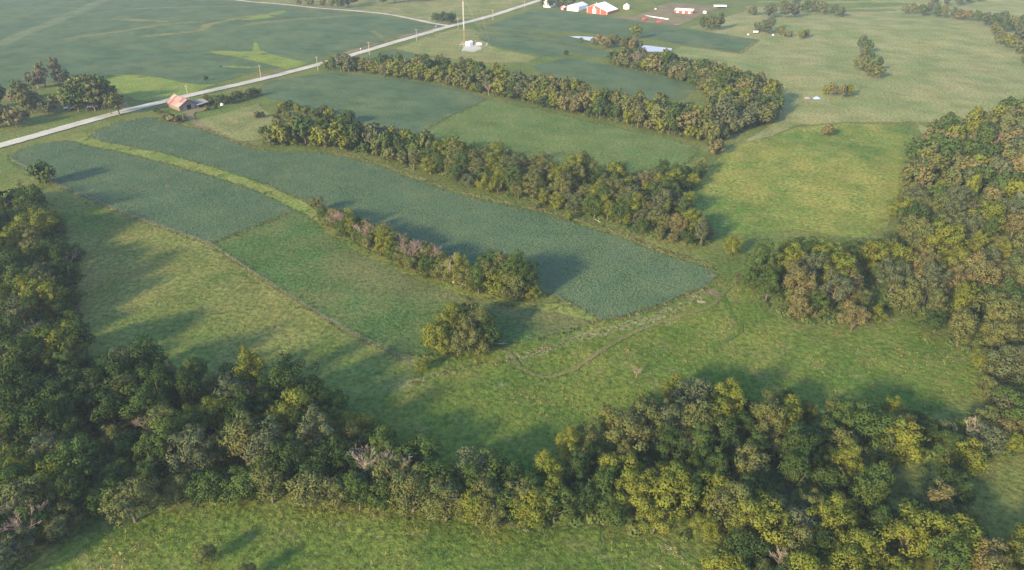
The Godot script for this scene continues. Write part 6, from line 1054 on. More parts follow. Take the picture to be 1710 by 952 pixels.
func tuft(seed_: int, blades: int, width: float, tall: float, leaf: float) -> ArrayMesh:
	var r := RandomNumberGenerator.new()
	r.seed = seed_
	var s := Shape.new()
	for k in blades:
		var f := r.randf() * TAU
		var d := sqrt(r.randf()) * width
		var p := Vector3(cos(f) * d, 0, sin(f) * d)
		var h := tall * r.randf_range(0.45, 1.0) * (1.1 - 0.5 * d / width)
		var lean := Vector3(r.randf_range(-1, 1), 0, r.randf_range(-1, 1)) * h * 0.4
		var side := Vector3(r.randf_range(-1, 1), 0, r.randf_range(-1, 1)).normalized() * leaf
		var col := Color.WHITE * r.randf_range(0.8, 1.15)
		var normal := (Vector3(p.x, width * 0.8, p.z).normalized() + Vector3(r.randf_range(-1, 1), r.randf_range(0, 0.6), r.randf_range(-1, 1)) * 0.5).normalized()
		s.tri(p - side, p + side, p + lean + Vector3.UP * h, normal, col)
	return s.mesh()


func leafy_mound(seed_: int, leaves: int, width: float, tall: float, leaf: float, level := 0.0) -> ArrayMesh:
	var r := RandomNumberGenerator.new()
	r.seed = seed_
	var s := Shape.new()
	for k in leaves:
		var d := Vector3(r.randf_range(-1, 1), r.randf_range(0.05, 1), r.randf_range(-1, 1)).normalized()
		var p := Vector3(d.x * width, d.y * tall * r.randf_range(0.7, 1.0), d.z * width) * Vector3(1, 1, 1)
		var normal := (d + Vector3(0, level, 0) + Vector3(r.randf_range(-1, 1), r.randf_range(-0.2, 1), r.randf_range(-1, 1)) * 0.5).normalized()
		leaf_quad(s, p, normal, leaf * r.randf_range(0.7, 1.2), r, Color.WHITE * (r.randf_range(0.8, 1.15) if level == 0.0 else r.randf_range(0.92, 1.08)))
	return s.mesh()


func leaf_quad(s: Shape, p: Vector3, normal: Vector3, half: float, r: RandomNumberGenerator, col: Color, shading := Vector3.ZERO) -> void:
	var a := normal.cross(Vector3(r.randf_range(-1, 1), r.randf_range(-1, 1), r.randf_range(-1, 1))).normalized() * half
	var b := normal.cross(a).normalized() * half * 0.8
	s.quad(p - a, p + b, p + a, p - b, normal if shading == Vector3.ZERO else shading, col)


func cover_plants() -> void:
	var soy := []
	for f in outlines(FIELDS, ["soy"], -420.0):
		soy.append_array(spots_in_rows(f[1], 0.12))
	scatter("soybean_plants", "dense knee-high soybean canopy", leafy_mound(4, 11, 0.45, 0.24, 0.15, 1.6), soy, [Color(0.076, 0.132, 0.075), Color(0.087, 0.141, 0.077), Color(0.108, 0.156, 0.080)], Vector2(0.8, 1.25), 0.05)
	var clover := []
	for f in outlines(FIELDS, ["clover", "green_hay"]):
		clover.append_array(spots_in(f[1], 0.8, 0.10, 0.85))
	scatter("clover_plants", "low leafy clover and hay plants", leafy_mound(5, 9, 0.45, 0.18, 0.09), clover, [Color(0.088, 0.158, 0.056), Color(0.100, 0.164, 0.058), Color(0.120, 0.168, 0.062)])
	var grass := []
	var weeds := []
	for f in outlines(MEADOWS, ["hay", "yellow", "clearing"]):
		grass.append_array(spots_in(f[1], 1.1, 0.05, 0.9))
	for f in outlines(MEADOWS, ["weedy"]):
		grass.append_array(spots_in(f[1], 1.0, 0.05, 0.8))
		weeds.append_array(spots_in(f[1], 1.3, 0.05, 0.55))
	scatter("meadow_grass", "uneven meadow grass", tuft(6, 22, 0.7, 0.32, 0.05), grass, [Color(0.085, 0.145, 0.038), Color(0.130, 0.175, 0.048), Color(0.205, 0.205, 0.068), Color(0.275, 0.235, 0.10)])
	scatter("meadow_weeds", "knee-high leafy weeds of the damp meadows", leafy_mound(7, 20, 0.5, 0.6, 0.11), weeds, [Color(0.070, 0.130, 0.032), Color(0.100, 0.165, 0.038), Color(0.165, 0.195, 0.046), Color(0.215, 0.190, 0.075)], Vector2(0.45, 1.25))
	var dry := []
	for f in DRY_BANDS:
		dry.append_array(spots_in(ribbon(f[1], f[0]), 0.7, 0.1, 0.6))
	scatter("dry_weeds", "tan and brown dry weeds along fence and field margins", tuft(8, 22, 0.5, 0.6, 0.05), dry, [Color(0.16, 0.16, 0.07), Color(0.28, 0.24, 0.12), Color(0.14, 0.20, 0.06)])
	var margin := []
	for f in outlines(FIELDS, ["soy", "clover", "green_hay"], -420.0):
		var edge := uneven(f[1], 0.55, 2.6)
		for q in edge:
			if rng.randf() < 0.8:
				var s := q + Vector2(rng.randf_range(-0.8, 0.8), rng.randf_range(-0.8, 0.8))
				margin.append(Vector3(s.x, height(s.x, s.y) + 0.12, s.y))
	scatter("field_margin_weeds", "ragged grass and weeds along the crop field edges", tuft(12, 26, 0.6, 0.6, 0.06), margin, [Color(0.085, 0.150, 0.042), Color(0.130, 0.175, 0.050), Color(0.200, 0.195, 0.075)], Vector2(0.5, 1.3))
	var white := []
	for f in WHITE_BANDS:
		white.append_array(spots_in(ribbon(f[1], f[0]), 0.6, 0.15, 0.7))
	scatter("white_flowering_weeds", "drifts of whitish flowering weeds at the meadow edge", leafy_mound(9, 12, 0.45, 0.55, 0.06), white, [Color(0.24, 0.27, 0.15), Color(0.52, 0.51, 0.42), Color(0.20, 0.24, 0.11)], Vector2(0.5, 1.1))


# ---------------------------------------------------------------- trees
func tree_shapes() -> void:
	# height, radius, crown base, lobes, lobe radius, top heaviness
	var forms := [[11.0, 4.2, 0.9, 56, 1.25], [13.0, 3.3, 1.0, 54, 1.12], [11.0, 5.0, 1.7, 62, 1.28], [8.0, 3.8, 0.0, 48, 1.15], [3.0, 1.9, 0.0, 12, 0.8]]
	for f in forms.size():
		for variant in 4:
			for far in 2:
				crowns["%d_%d_%d" % [f, variant, far]] = crown(100 + f * 17 + variant * 3, forms[f], far == 1)
			trunks["%d_%d" % [f, variant]] = trunk(300 + f * 17 + variant * 3, forms[f])
	for variant in 4:
		crowns["5_%d" % variant] = bare_branches(500 + variant)
		trunks["5_%d" % variant] = bare_trunk(500 + variant)


func crown(seed_: int, form: Array, far: bool) -> ArrayMesh:
	var r := RandomNumberGenerator.new()
	r.seed = seed_
	var s := Shape.new()
	var tall: float = form[0]
	var wide: float = form[1]
	var base: float = form[2]
	var lobes: int = int(form[3]) if not far else int(form[3] * 0.95)
	# a few unequal sub-crowns make the outline
	var subs := []
	var many := 1 if wide < 2.5 else r.randi_range(2, 4)
	for k in many:
		var f := k * TAU / many + r.randf_range(-0.5, 0.5)
		var off := wide * (r.randf_range(0.22, 0.5) if many > 1 else 0.0)
		var sub_wide := wide * (r.randf_range(0.58, 0.85) if many > 1 else 1.0)
		var top := lerpf(base, tall, r.randf_range(0.78, 1.0) if k > 0 else 1.0)
		var low := lerpf(base, tall, r.randf_range(0.0, 0.22))
		subs.append([Vector3(cos(f) * off, (top + low) * 0.5, sin(f) * off), sub_wide, (top - low) * 0.5, r.randf() * TAU, r.randf_range(0.08, 0.25)])
	for k in lobes:
		var sub: Array = subs[k % many]
		var y := 1.0 - 1.85 * (k + r.randf_range(0.0, 1.0)) / lobes
		var f := k * 2.39996 + r.randf_range(-0.6, 0.6)
		var ring := sqrt(maxf(0.0, 1.0 - y * y))
		var d := Vector3(cos(f) * ring, y, sin(f) * ring)
		var lr: float = form[4] * r.randf_range(0.5, 1.2) * (1.15 if far else 1.0)
		var reach: float = r.randf_range(0.78, 1.12) * (1.0 + sub[4] * sin(2.0 * f + sub[3]))
		if r.randf() < 0.12: reach *= 0.7
		var at: Vector3 = sub[0] + Vector3(d.x * (sub[1] - lr * 0.6) * reach, d.y * (sub[2] - lr * 0.6) * r.randf_range(0.88, 1.1), d.z * (sub[1] - lr * 0.6) * reach)
		at.y = maxf(at.y, base * 0.5 + lr * 0.6)
		var warm := r.randf_range(-0.14, 0.12)
		var tone := r.randf_range(0.86, 1.14)
		var squash := r.randf_range(0.72, 0.95)
		var leaves := int((20 if far else 120) * lr * lr / (form[4] * form[4])) + 6
		# an inner mass of leaves behind the outer ones
		for q in leaves:
			var e := Vector3(r.randfn(), r.randfn() + 0.25, r.randfn()).normalized()
			if e.dot(d) < -0.45 and r.randf() < 0.8:
				continue
			var rough := 1.0 + 0.16 * sin(e.x * 6.0 + k) * sin(e.z * 6.0 + k * 2.0) + 0.1 * sin(e.y * 9.0 + k)
			var deep := r.randf_range(0.68, 1.08) * rough
			var p := at + Vector3(e.x, e.y * squash, e.z) * lr * deep
			var face := (e + Vector3(r.randf_range(-1, 1), r.randf_range(-1, 1), r.randf_range(-1, 1)) * 0.75).normalized()
			var shade := (e * 0.75 + d * 0.2 + face * 0.45).normalized()
			var col := Color(tone + warm + r.randf_range(-0.1, 0.12), tone + r.randf_range(-0.1, 0.1), tone - warm * 0.6) 
			leaf_quad(s, p, face, (0.40 if far else 0.16) * r.randf_range(0.7, 1.3) * sqrt(lr), r, col, shade)
	return s.mesh()


func trunk(seed_: int, form: Array) -> ArrayMesh:
	var r := RandomNumberGenerator.new()
	r.seed = seed_
	var s := Shape.new()
	var tall: float = form[0]
	var thick := 0.022 * tall + 0.03
	var bend := Vector3(r.randf_range(-1, 1), 0, r.randf_range(-1, 1)) * tall * 0.04
	var fork := Vector3(0, maxf(form[2], tall * 0.12) * 1.1, 0) + bend
	s.tube(Vector3(0, -0.3, 0), fork, thick * 1.35, thick, 7)
	var top := Vector3(bend.x * 2.0, tall * 0.75, bend.z * 2.0)
	s.tube(fork, top, thick, thick * 0.3, 6)
	for k in 6:
		var f := k * 2.4 + r.randf_range(-0.4, 0.4)
		var from := fork.lerp(top, k * 0.1)
		var to := Vector3(cos(f) * form[1] * 0.7, lerpf(form[2], tall, r.randf_range(0.45, 0.75)), sin(f) * form[1] * 0.7)
		var knee := from.lerp(to, 0.5) + Vector3(0, -0.25, 0)
		s.tube(from, knee, thick * 0.5, thick * 0.34, 5)
		s.tube(knee, to, thick * 0.34, thick * 0.12, 5)
	return s.mesh()


func bare_trunk(seed_: int) -> ArrayMesh:
	var s := Shape.new()
	s.tube(Vector3(0, -0.3, 0), Vector3(0.1, 2.6, 0.05), 0.26, 0.2, 8)
	return s.mesh()


func bare_branches(seed_: int) -> ArrayMesh:
	var r := RandomNumberGenerator.new()
	r.seed = seed_
	var s := Shape.new()
	for k in 5:
		var f := k * TAU / 5.0 + r.randf_range(-0.4, 0.4)
		branch(s, r, Vector3(0.1, r.randf_range(2.0, 2.6), 0.05), Vector3(cos(f) * 0.5, 1.0, sin(f) * 0.5).normalized(), r.randf_range(2.0, 2.7), 0.13, 5)
	return s.mesh()


func branch(s: Shape, r: RandomNumberGenerator, from: Vector3, dir: Vector3, long: float, thick: float, depth: int) -> void:
	var mid := from + dir * long * 0.5
	var bent := (dir + Vector3(r.randf_range(-1, 1), r.randf_range(-0.2, 0.6), r.randf_range(-1, 1)) * 0.28).normalized()
	var to := mid + bent * long * 0.5
	s.tube(from, mid, thick, thick * 0.8, 5 if depth > 2 else 3)
	s.tube(mid, to, thick * 0.8, thick * 0.55, 5 if depth > 2 else 3)
	if depth == 0:
		return
	for k in 3:
		var d := (bent + Vector3(r.randf_range(-1, 1), r.randf_range(-0.25, 0.75), r.randf_range(-1, 1)) * 0.75).normalized()
		branch(s, r, mid if k == 2 else to, d, long * r.randf_range(0.5, 0.74), maxf(thick * 0.52, 0.016), depth - 1)


func plant_tree(x: float, z: float, tall: float, code: int, label: String, group: String) -> void:
	var form := code / 10
	var tint := code % 10
	var called: String = SHAPE_NAME[form]
	if form in [0, 3] and tint in [2, 3, 4]:
		called = "pale_" + called
	var t := thing(called, label, "shrub" if form == 4 else "tree", ground_at(x, z) + Vector3(0, 0.02, 0), rng.randf() * TAU, group)
	var variant := rng.randi() % 4
	var far := Vector3(x, 100, z).length() > 300.0
	var nominal: float = [11.0, 13.0, 11.0, 8.0, 3.0, 8.6][form]
	var k := tall / nominal
	var widen := rng.randf_range(0.84, 1.16)
	t.scale = Vector3(k * widen, k, k * widen * rng.randf_range(0.92, 1.08))
	if form == 5:
		part("trunk", trunks["5_%d" % variant], M["dead%d" % tint if tint < 3 else "dead0"], t)
		part("branches", crowns["5_%d" % variant], M["dead%d" % tint if tint < 3 else "dead0"], t)
	else:
		part("trunk", trunks["%d_%d" % [form, variant]], M.bark, t)
		part("crown", crowns["%d_%d_%d" % [form, variant, 1 if far else 0]], M["leaf%d" % tint], t)


func trees() -> void:
	for stand in WOODS:
		var rows: Array = WOODS[stand]
		for k in rows.size() / 4:
			var code: int = rows[k * 4 + 3]
			if code >= 50:
				code = 50 + code % 2
			var tall: float = rows[k * 4 + 2]
			var edge: String = WOOD_EDGES[int(WOOD_PLACES[stand][k])]
			var size := "small" if tall < 8.0 else ("tall" if tall > 10.8 else "middling")
			var look: String = FORM_WORD[5] if code >= 50 else TINT_WORD[code % 10] + " " + FORM_WORD[code / 10]
			plant_tree(rows[k * 4], rows[k * 4 + 1], tall, code, "%s %s %s%s" % [size, look, edge + (" of " if edge.begins_with("on") else " "), STAND_WORD[stand]], "trees of " + STAND_WORD[stand])
	for r in SINGLE_TREES:
		plant_tree(r[0], r[1], r[2], r[3], r[4], r[5])


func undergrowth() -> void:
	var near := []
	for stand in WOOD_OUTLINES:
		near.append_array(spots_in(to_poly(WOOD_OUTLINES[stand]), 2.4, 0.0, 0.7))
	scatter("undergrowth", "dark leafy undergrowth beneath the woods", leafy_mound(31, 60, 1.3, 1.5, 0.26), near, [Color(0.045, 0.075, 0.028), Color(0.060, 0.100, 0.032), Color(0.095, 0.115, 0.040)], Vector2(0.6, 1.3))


# ---------------------------------------------------------------- buildings
# a gabled building: x along the gable, z along the ridge (away), origin at the middle of its base
func gabled(t: Node3D, w: float, l: float, eave: float, ridge: float, wall: Material, roof: Material, over := 0.35) -> void:
	var s := Shape.new()
	var x := w * 0.5
	var z := l * 0.5
	for e in [-1.0, 1.0]:
		s = Shape.new()
		s.quad(Vector3(-x, -0.3, z * e), Vector3(x, -0.3, z * e), Vector3(x, eave, z * e), Vector3(-x, eave, z * e), Vector3(0, 0, e))
		s.tri(Vector3(-x, eave, z * e), Vector3(x, eave, z * e), Vector3(0, ridge, z * e), Vector3(0, 0, e))
		part("gable_wall", s.mesh(), wall, t)
		s = Shape.new()
		s.quad(Vector3(x * e, -0.3, -z), Vector3(x * e, -0.3, z), Vector3(x * e, eave, z), Vector3(x * e, eave, -z), Vector3(e, 0, 0))
		part("side_wall", s.mesh(), wall, t)
		var slope := (ridge - eave) / x
		var out := x + over
		var n := Vector3(e * slope, 1, 0).normalized()
		s = Shape.new()
		var a := Vector3(0, ridge + 0.05, z + over)
		var b := Vector3(out * e, ridge - slope * out + 0.05, z + over)
		var c := Vector3(out * e, ridge - slope * out + 0.05, -z - over)
		var d := Vector3(0, ridge + 0.05, -z - over)
		var up := Vector3(0, 0.12, 0)
		s.quad(a + up, b + up, c + up, d + up, n)
		s.quad(a, b, c, d, -n)
		s.quad(b, b + up, c + up, c, Vector3(e, 0, 0))
		s.quad(a, a + up, b + up, b, Vector3(0, 0, 1))
		s.quad(d, d + up, c + up, c, Vector3(0, 0, -1))
		part("roof", s.mesh(), roof, t)


func block(called: String, lo: Vector3, hi: Vector3, m: Material, parent: Node) -> MeshInstance3D:
	var s := Shape.new()
	s.box(lo, hi)
	return part(called, s.mesh(), m, parent)


func rod(called: String, a: Vector3, b: Vector3, ra: float, rb: float, m: Material, parent: Node, sides := 8) -> MeshInstance3D:
	var s := Shape.new()
	s.tube(a, b, ra, rb, sides)
	return part(called, s.mesh(), m, parent)


func drum(called: String, at: Vector3, r: float, low: float, high: float, peak: float, m: Material, roof: Material, parent: Node) -> void:
	rod(called, at + Vector3(0, low, 0), at + Vector3(0, high, 0), r, r, m, parent, 20)
	rod("roof", at + Vector3(0, high + 0.01, 0), at + Vector3(0, peak, 0), r * 1.05, 0.15, roof, parent, 20)


# turn so that the thing's own z runs towards -direction; x runs along the given ground direction
func turn_for(x_dir: Vector2) -> float:
	return atan2(-x_dir.y, x_dir.x)


func weathered_barn() -> void:
	var a := Vector2(-182.7, -375.3)
	var b := Vector2(-171.7, -364.8)
	var along := (b - a).normalized()
	var mid := (a + b) * 0.5 + along.orthogonal() * -1.0 * 0.0 + Vector2(along.y, -along.x) * 5.0
	# own x runs along the ridge; own -z runs away from the eave that faces the lane
	var t := thing("weathered_barn", "weathered barn with patchy rust-red metal roof beside the gravel road", "barn", ground_at(mid.x, mid.y), turn_for(along))
	var l := 7.6
	var d := 5.0
	var eave := 2.5
	var ridge := 5.4
	for e in [-1.0, 1.0]:
		var s := Shape.new()
		s.quad(Vector3(-l, -0.3, d * e), Vector3(l, -0.3, d * e), Vector3(l, eave, d * e), Vector3(-l, eave, d * e), Vector3(0, 0, e))
		part("side_wall", s.mesh(), M.old_wood, t)
		s = Shape.new()
		var open := 1.6 if e > 0 else 0.0
		for side in [-1.0, 1.0]:
			s.quad(Vector3(l * e, -0.3, open * side), Vector3(l * e, -0.3, d * side), Vector3(l * e, eave, d * side), Vector3(l * e, eave, open * side), Vector3(e, 0, 0))
		s.tri(Vector3(l * e, eave, -d), Vector3(l * e, eave, d), Vector3(l * e, ridge, 0), Vector3(e, 0, 0))
		part("gable_wall", s.mesh(), M.old_wood, t)
		# roof of overlapping metal sheets, two courses of ten
		var slope := Vector2(d + 0.6, ridge - eave + 0.35)
		for course in 2:
			for k in 10:
				var x0 := lerpf(-l - 0.4, l + 0.4, k / 10.0)
				var x1 := lerpf(-l - 0.4, l + 0.4, (k + 1) / 10.0) + 0.05
				var u0 := 0.0 if course == 0 else 0.49
				var u1 := 0.52 if course == 0 else 1.0
				var lift := 0.06 + (0.05 if course == 0 else 0.0) + rng.randf_range(0.0, 0.04)
				var p := func(x: float, u: float, h: float) -> Vector3: return Vector3(x, ridge + h - slope.y * u, slope.x * u * e)
				var q := Shape.new()
				var nn := Vector3(0, slope.x, slope.y * e).normalized()
				q.quad(p.call(x0, u0, lift), p.call(x1, u0, lift), p.call(x1, u1, lift), p.call(x0, u1, lift), nn)
				q.quad(p.call(x0, u1, lift), p.call(x1, u1, lift), p.call(x1, u1, lift - 0.05), p.call(x0, u1, lift - 0.05), Vector3(0, 0, e))
				part("roof_sheet", q.mesh(), M["rust%d" % [0, 1, 1, 3, 0, 2, 1, 3][rng.randi() % 8]] if e > 0 else M["rust%d" % [0, 2][rng.randi() % 2]], t)
	for z in [-1.0, 1.0]:
		block("door_leaf", Vector3(l + 0.1, 0, 2.0 * z - 0.9), Vector3(l + 0.2, 2.6, 2.0 * z + 0.9), M.wood, t)
	var shed := thing("lean_to_shed", "low grey sagging shed joined to the weathered barn", "shed", ground_at(-165.0, -375.0), turn_for(along))
	var s2 := Shape.new()
	s2.quad(Vector3(-4, 3.1, -3.2), Vector3(4, 2.6, -3.2), Vector3(4.4, 1.9, 3.2), Vector3(-4.4, 2.3, 3.2), Vector3(0, 0.97, 0.2))
	s2.quad(Vector3(-4, 3.0, -3.2), Vector3(4, 2.5, -3.2), Vector3(4.4, 1.8, 3.2), Vector3(-4.4, 2.2, 3.2), Vector3(0, -0.97, -0.2))
	part("roof", s2.mesh(), M.grey, shed)
	block("back_wall", Vector3(-3.9, -0.3, -3.1), Vector3(3.9, 2.5, -2.95), M.old_wood, shed)
	for x in [-3.9, -1.4, 1.3, 3.9]:
		rod("post", Vector3(x, -0.3, 2.9), Vector3(x, 2.0, 2.9), 0.12, 0.12, M.old_wood, shed, 6)
	var tank := thing("livestock_water_tank", "small whitish water tank behind the weathered barn", "tank", ground_at(-154.5, -377.5))
	rod("side", Vector3.ZERO, Vector3(0, 1.1, 0), 0.9, 0.9, M.white, tank, 16)
	rod("rim", Vector3(0, 1.11, 0), Vector3(0, 1.2, 0), 0.95, 0.95, M.steel, tank, 16)


func red_barn_farm() -> void:
	var a := Vector2(70.3, -706.8)
	var b := Vector2(87.9, -695.7)
	var dir := (b - a).normalized()
	var back := Vector2(dir.y, -dir.x)
	var mid := (a + b) * 0.5 + back * 11.3
	var t := thing("red_barn", "big red barn with white roof and white gable doors", "barn", ground_at(mid.x, mid.y), turn_for(dir))
	var apex := -3.6
	for e in [-1.0, 1.0]:
		var s := Shape.new()
		var zz: float = 11.3 * e
		var face := Vector3(0, 0, e)
		s.quad(Vector3(-10.4, -0.3, zz), Vector3(apex, -0.3, zz), Vector3(apex, 7.6, zz), Vector3(-10.4, 4.7, zz), face)
		s.quad(Vector3(apex, -0.3, zz), Vector3(10.4, -0.3, zz), Vector3(10.4, 2.3, zz), Vector3(apex, 7.6, zz), face)
		part("gable_wall", s.mesh(), M.red, t)
		s = Shape.new()
		var eave := 4.7 if e < 0 else 2.3
		s.quad(Vector3(10.4 * e, -0.3, -11.3), Vector3(10.4 * e, -0.3, 11.3), Vector3(10.4 * e, eave, 11.3), Vector3(10.4 * e, eave, -11.3), Vector3(e, 0, 0))
		part("side_wall", s.mesh(), M.red, t)
		s = Shape.new()
		var low := Vector3(10.8 * e, eave - 0.1, 0)
		var high := Vector3(apex, 7.7, 0)
		var up := (low - high).cross(Vector3(0, 0, 1)).normalized()
		if up.y < 0: up = -up
		var fore := Vector3(0, 0, 11.8)
		for lift in [0.0, 0.14]:
			s.quad(low + fore + up * lift, low - fore + up * lift, high - fore + up * lift, high + fore + up * lift, up if lift > 0 else -up)
		s.quad(low + fore, low - fore, low - fore + up * 0.14, low + fore + up * 0.14, Vector3(e, 0, 0))
		s.quad(low + fore, high + fore, high + fore + up * 0.14, low + fore + up * 0.14, Vector3(0, 0, 1))
		part("roof", s.mesh(), M.white, t)
	block("door", Vector3(-4.6, 0, 11.32), Vector3(-1.0, 4.0, 11.42), M.white, t)
	block("loft_door", Vector3(-4.2, 4.7, 11.32), Vector3(-2.6, 6.3, 11.40), M.white, t)
	for x in [-10.38, 10.1, 3.2]:
		block("corner_board", Vector3(x, 0, 11.32), Vector3(x + 0.28, 2.3 if x > 4 else 4.6, 11.38), M.white, t)
	rod("roof_vent", Vector3(apex, 7.6, 6), Vector3(apex, 8.7, 6), 0.5, 0.4, M.white, t)
	var w := thing("machine_shed", "pale grey-white machine shed beside the red barn", "shed", ground_at(63.0, -728.0), turn_for(dir))
	gabled(w, 12.0, 20.0, 3.6, 5.8, M.white, M.steel)
	block("door", Vector3(-2.5, 0, 10.02), Vector3(2.5, 3.2, 10.12), M.white, w)
	var h := thing("farmhouse", "white farmhouse half hidden in shade trees", "house", ground_at(37.0, -747.0), turn_for(dir))
	gabled(h, 8.0, 10.0, 5.0, 7.6, M.white, M.grey)
	for x in [-2.6, 0.0, 2.6]:
		block("window", Vector3(x - 0.45, 1.2, 5.02), Vector3(x + 0.45, 2.6, 5.06), M.glass, h)
	var rs := thing("red_shed", "tiny red shed under the farmyard trees", "shed", ground_at(49.5, -728.0), turn_for(dir))
	gabled(rs, 3.6, 4.0, 2.2, 3.4, M.red, M.white, 0.2)
	block("door", Vector3(-0.6, 0, 2.02), Vector3(0.6, 1.9, 2.07), M.white, rs)
	var ws := thing("white_hut", "small white hut beside the machine shed", "shed", ground_at(55.5, -724.0), turn_for(dir))
	gabled(ws, 3.0, 3.4, 2.0, 3.0, M.white, M.white, 0.2)
	block("door", Vector3(-0.5, 0, 1.72), Vector3(0.5, 1.8, 1.77), M.grey, ws)
	var bin := thing("grain_bin", "squat white round bin beyond the red barn", "bin", ground_at(110.5, -728.0))
	drum("wall", Vector3.ZERO, 3.0, -0.2, 3.2, 4.6, M.white, M.white, bin)
	rod("cap", Vector3(0, 4.5, 0), Vector3(0, 4.9, 0), 0.4, 0.4, M.steel, bin)
	var across := Vector2(cos(deg_to_rad(34.5)), sin(deg_to_rad(34.5)))
	var c := thing("cattle_shed", "long low red cattle shed with whitish roof in the brown yard", "shed", ground_at(161.0, -705.0), turn_for((across * 0.75 + Vector2(0.5, 0.05)).normalized()))
	for e in [-1.0, 1.0]:
		block("end_wall", Vector3(8.2 * e - 0.1, -0.3, -3), Vector3(8.2 * e + 0.1, 2.8, 3), M.red, c)
	block("front_wall", Vector3(-8.1, -0.3, 2.9), Vector3(8.1, 2.5, 3.02), M.red, c)
	block("rear_wall", Vector3(-8.1, -0.3, -3.0), Vector3(8.1, 3.4, -2.9), M.red, c)
	for x in [-5.4, 0.0, 5.4]:
		block("door", Vector3(x - 0.9, 0, 3.03), Vector3(x + 0.9, 1.9, 3.09), M.white, c)
	var rs2 := Shape.new()
	rs2.quad(Vector3(-8.6, 3.75, -3.5), Vector3(8.6, 3.75, -3.5), Vector3(8.6, 2.75, 3.5), Vector3(-8.6, 2.75, 3.5), Vector3(0, 1, 0.14).normalized())
	rs2.quad(Vector3(-8.6, 3.6, -3.5), Vector3(8.6, 3.6, -3.5), Vector3(8.6, 2.6, 3.5), Vector3(-8.6, 2.6, 3.5), Vector3(0, -1, -0.14).normalized())
	rs2.quad(Vector3(-8.6, 2.6, 3.5), Vector3(8.6, 2.6, 3.5), Vector3(8.6, 2.75, 3.5), Vector3(-8.6, 2.75, 3.5), Vector3(0, 0, 1))
	part("roof", rs2.mesh(), M.concrete, c)
	var o := thing("open_shelter", "open-fronted white-roofed cattle shelter behind the red cattle shed", "shelter", ground_at(204.0, -742.0), turn_for(Vector2(1, 0.05).normalized()))
	block("roof", Vector3(-6, 2.6, -2.5), Vector3(6, 2.75, 2.5), M.white, o)
	block("fascia", Vector3(-6, 1.9, 2.51), Vector3(6, 2.74, 2.56), M.white, o)
	block("back_wall", Vector3(-5.9, -0.3, -2.45), Vector3(5.9, 2.59, -2.35), M.wood, o)
	for x in [-5.8, -2, 2, 5.8]:
		rod("post", Vector3(x, -0.3, 2.3), Vector3(x, 2.59, 2.3), 0.1, 0.1, M.wood, o, 6)
	var tk := thing("round_tank", "round white tank at the end of the red cattle shed", "tank", ground_at(180.5, -705.0))
	drum("wall", Vector3.ZERO, 1.7, -0.2, 1.9, 2.3, M.white, M.white, tk)
	var bunk := thing("feed_bunk", "long pale concrete feed bunk across the cattle yard", "feed bunk", ground_at(131.5, -680.0), turn_for(Vector2(125.9 - 137.2 + 24.0, 14.0).normalized()))
	block("trough", Vector3(-13, 0, -0.7), Vector3(13, 0.55, 0.7), M.concrete, bunk)
	block("apron", Vector3(-13, -0.1, 0.71), Vector3(13, 0.35, 2.2), M.concrete, bunk)
	vehicle("red_wagon", "red farm wagon at the soybean field edge by the cattle yard", "wagon", Vector2(128.5, -653.0), 0.3, M.red)
	vehicle("red_tractor", "small red machine parked near the feed bunk", "farm machine", Vector2(118.0, -667.0), 0.6, M.red)
	vehicle("grey_trailer", "grey flat trailer parked at the end of the cattle yard", "trailer", Vector2(141.0, -642.0), -0.4, M.grey)
	vehicle("white_trailer", "white stock trailer at the pasture gate above the wide soybean field", "trailer", Vector2(198.0, -604.0), 0.2, M.concrete)
	for k in 3:
		var f: Array = [[190.0, -597.0, "round white feeder on the pasture edge, next to the white trailer"], [209.0, -594.0, "round white feeder on the pasture edge, towards the fence corner"], [138.0, -725.0, "tan round feeder in the upper cattle yard"]][k]
		var g := thing("cattle_feeder", f[2], "feeder", ground_at(f[0], f[1]))
		rod("ring", Vector3.ZERO, Vector3(0, 0.9, 0), 1.0, 1.0, M.steel if k < 2 else M.concrete, g, 14)
		rod("hay", Vector3(0, 0.91, 0), Vector3(0, 1.3, 0), 0.9, 0.5, M.rust3, g, 10)


func vehicle(called: String, label: String, category: String, at: Vector2, turn: float, m: Material) -> void:
	var t := thing(called, label, category, ground_at(at.x, at.y), turn)
	block("bed", Vector3(-1.8, 0.6, -0.95), Vector3(1.8, 1.9 if m != M.grey else 0.9, 0.95), m, t)
	block("drawbar", Vector3(1.81, 0.55, -0.08), Vector3(3.1, 0.7, 0.08), M.grey, t)
	for x in [-1.0, 1.0]:
		for z in [-1.0, 1.0]:
			rod("wheel", Vector3(x, 0.42, z * 0.98), Vector3(x, 0.42, z * 1.2), 0.42, 0.42, M.tyre, t, 12)


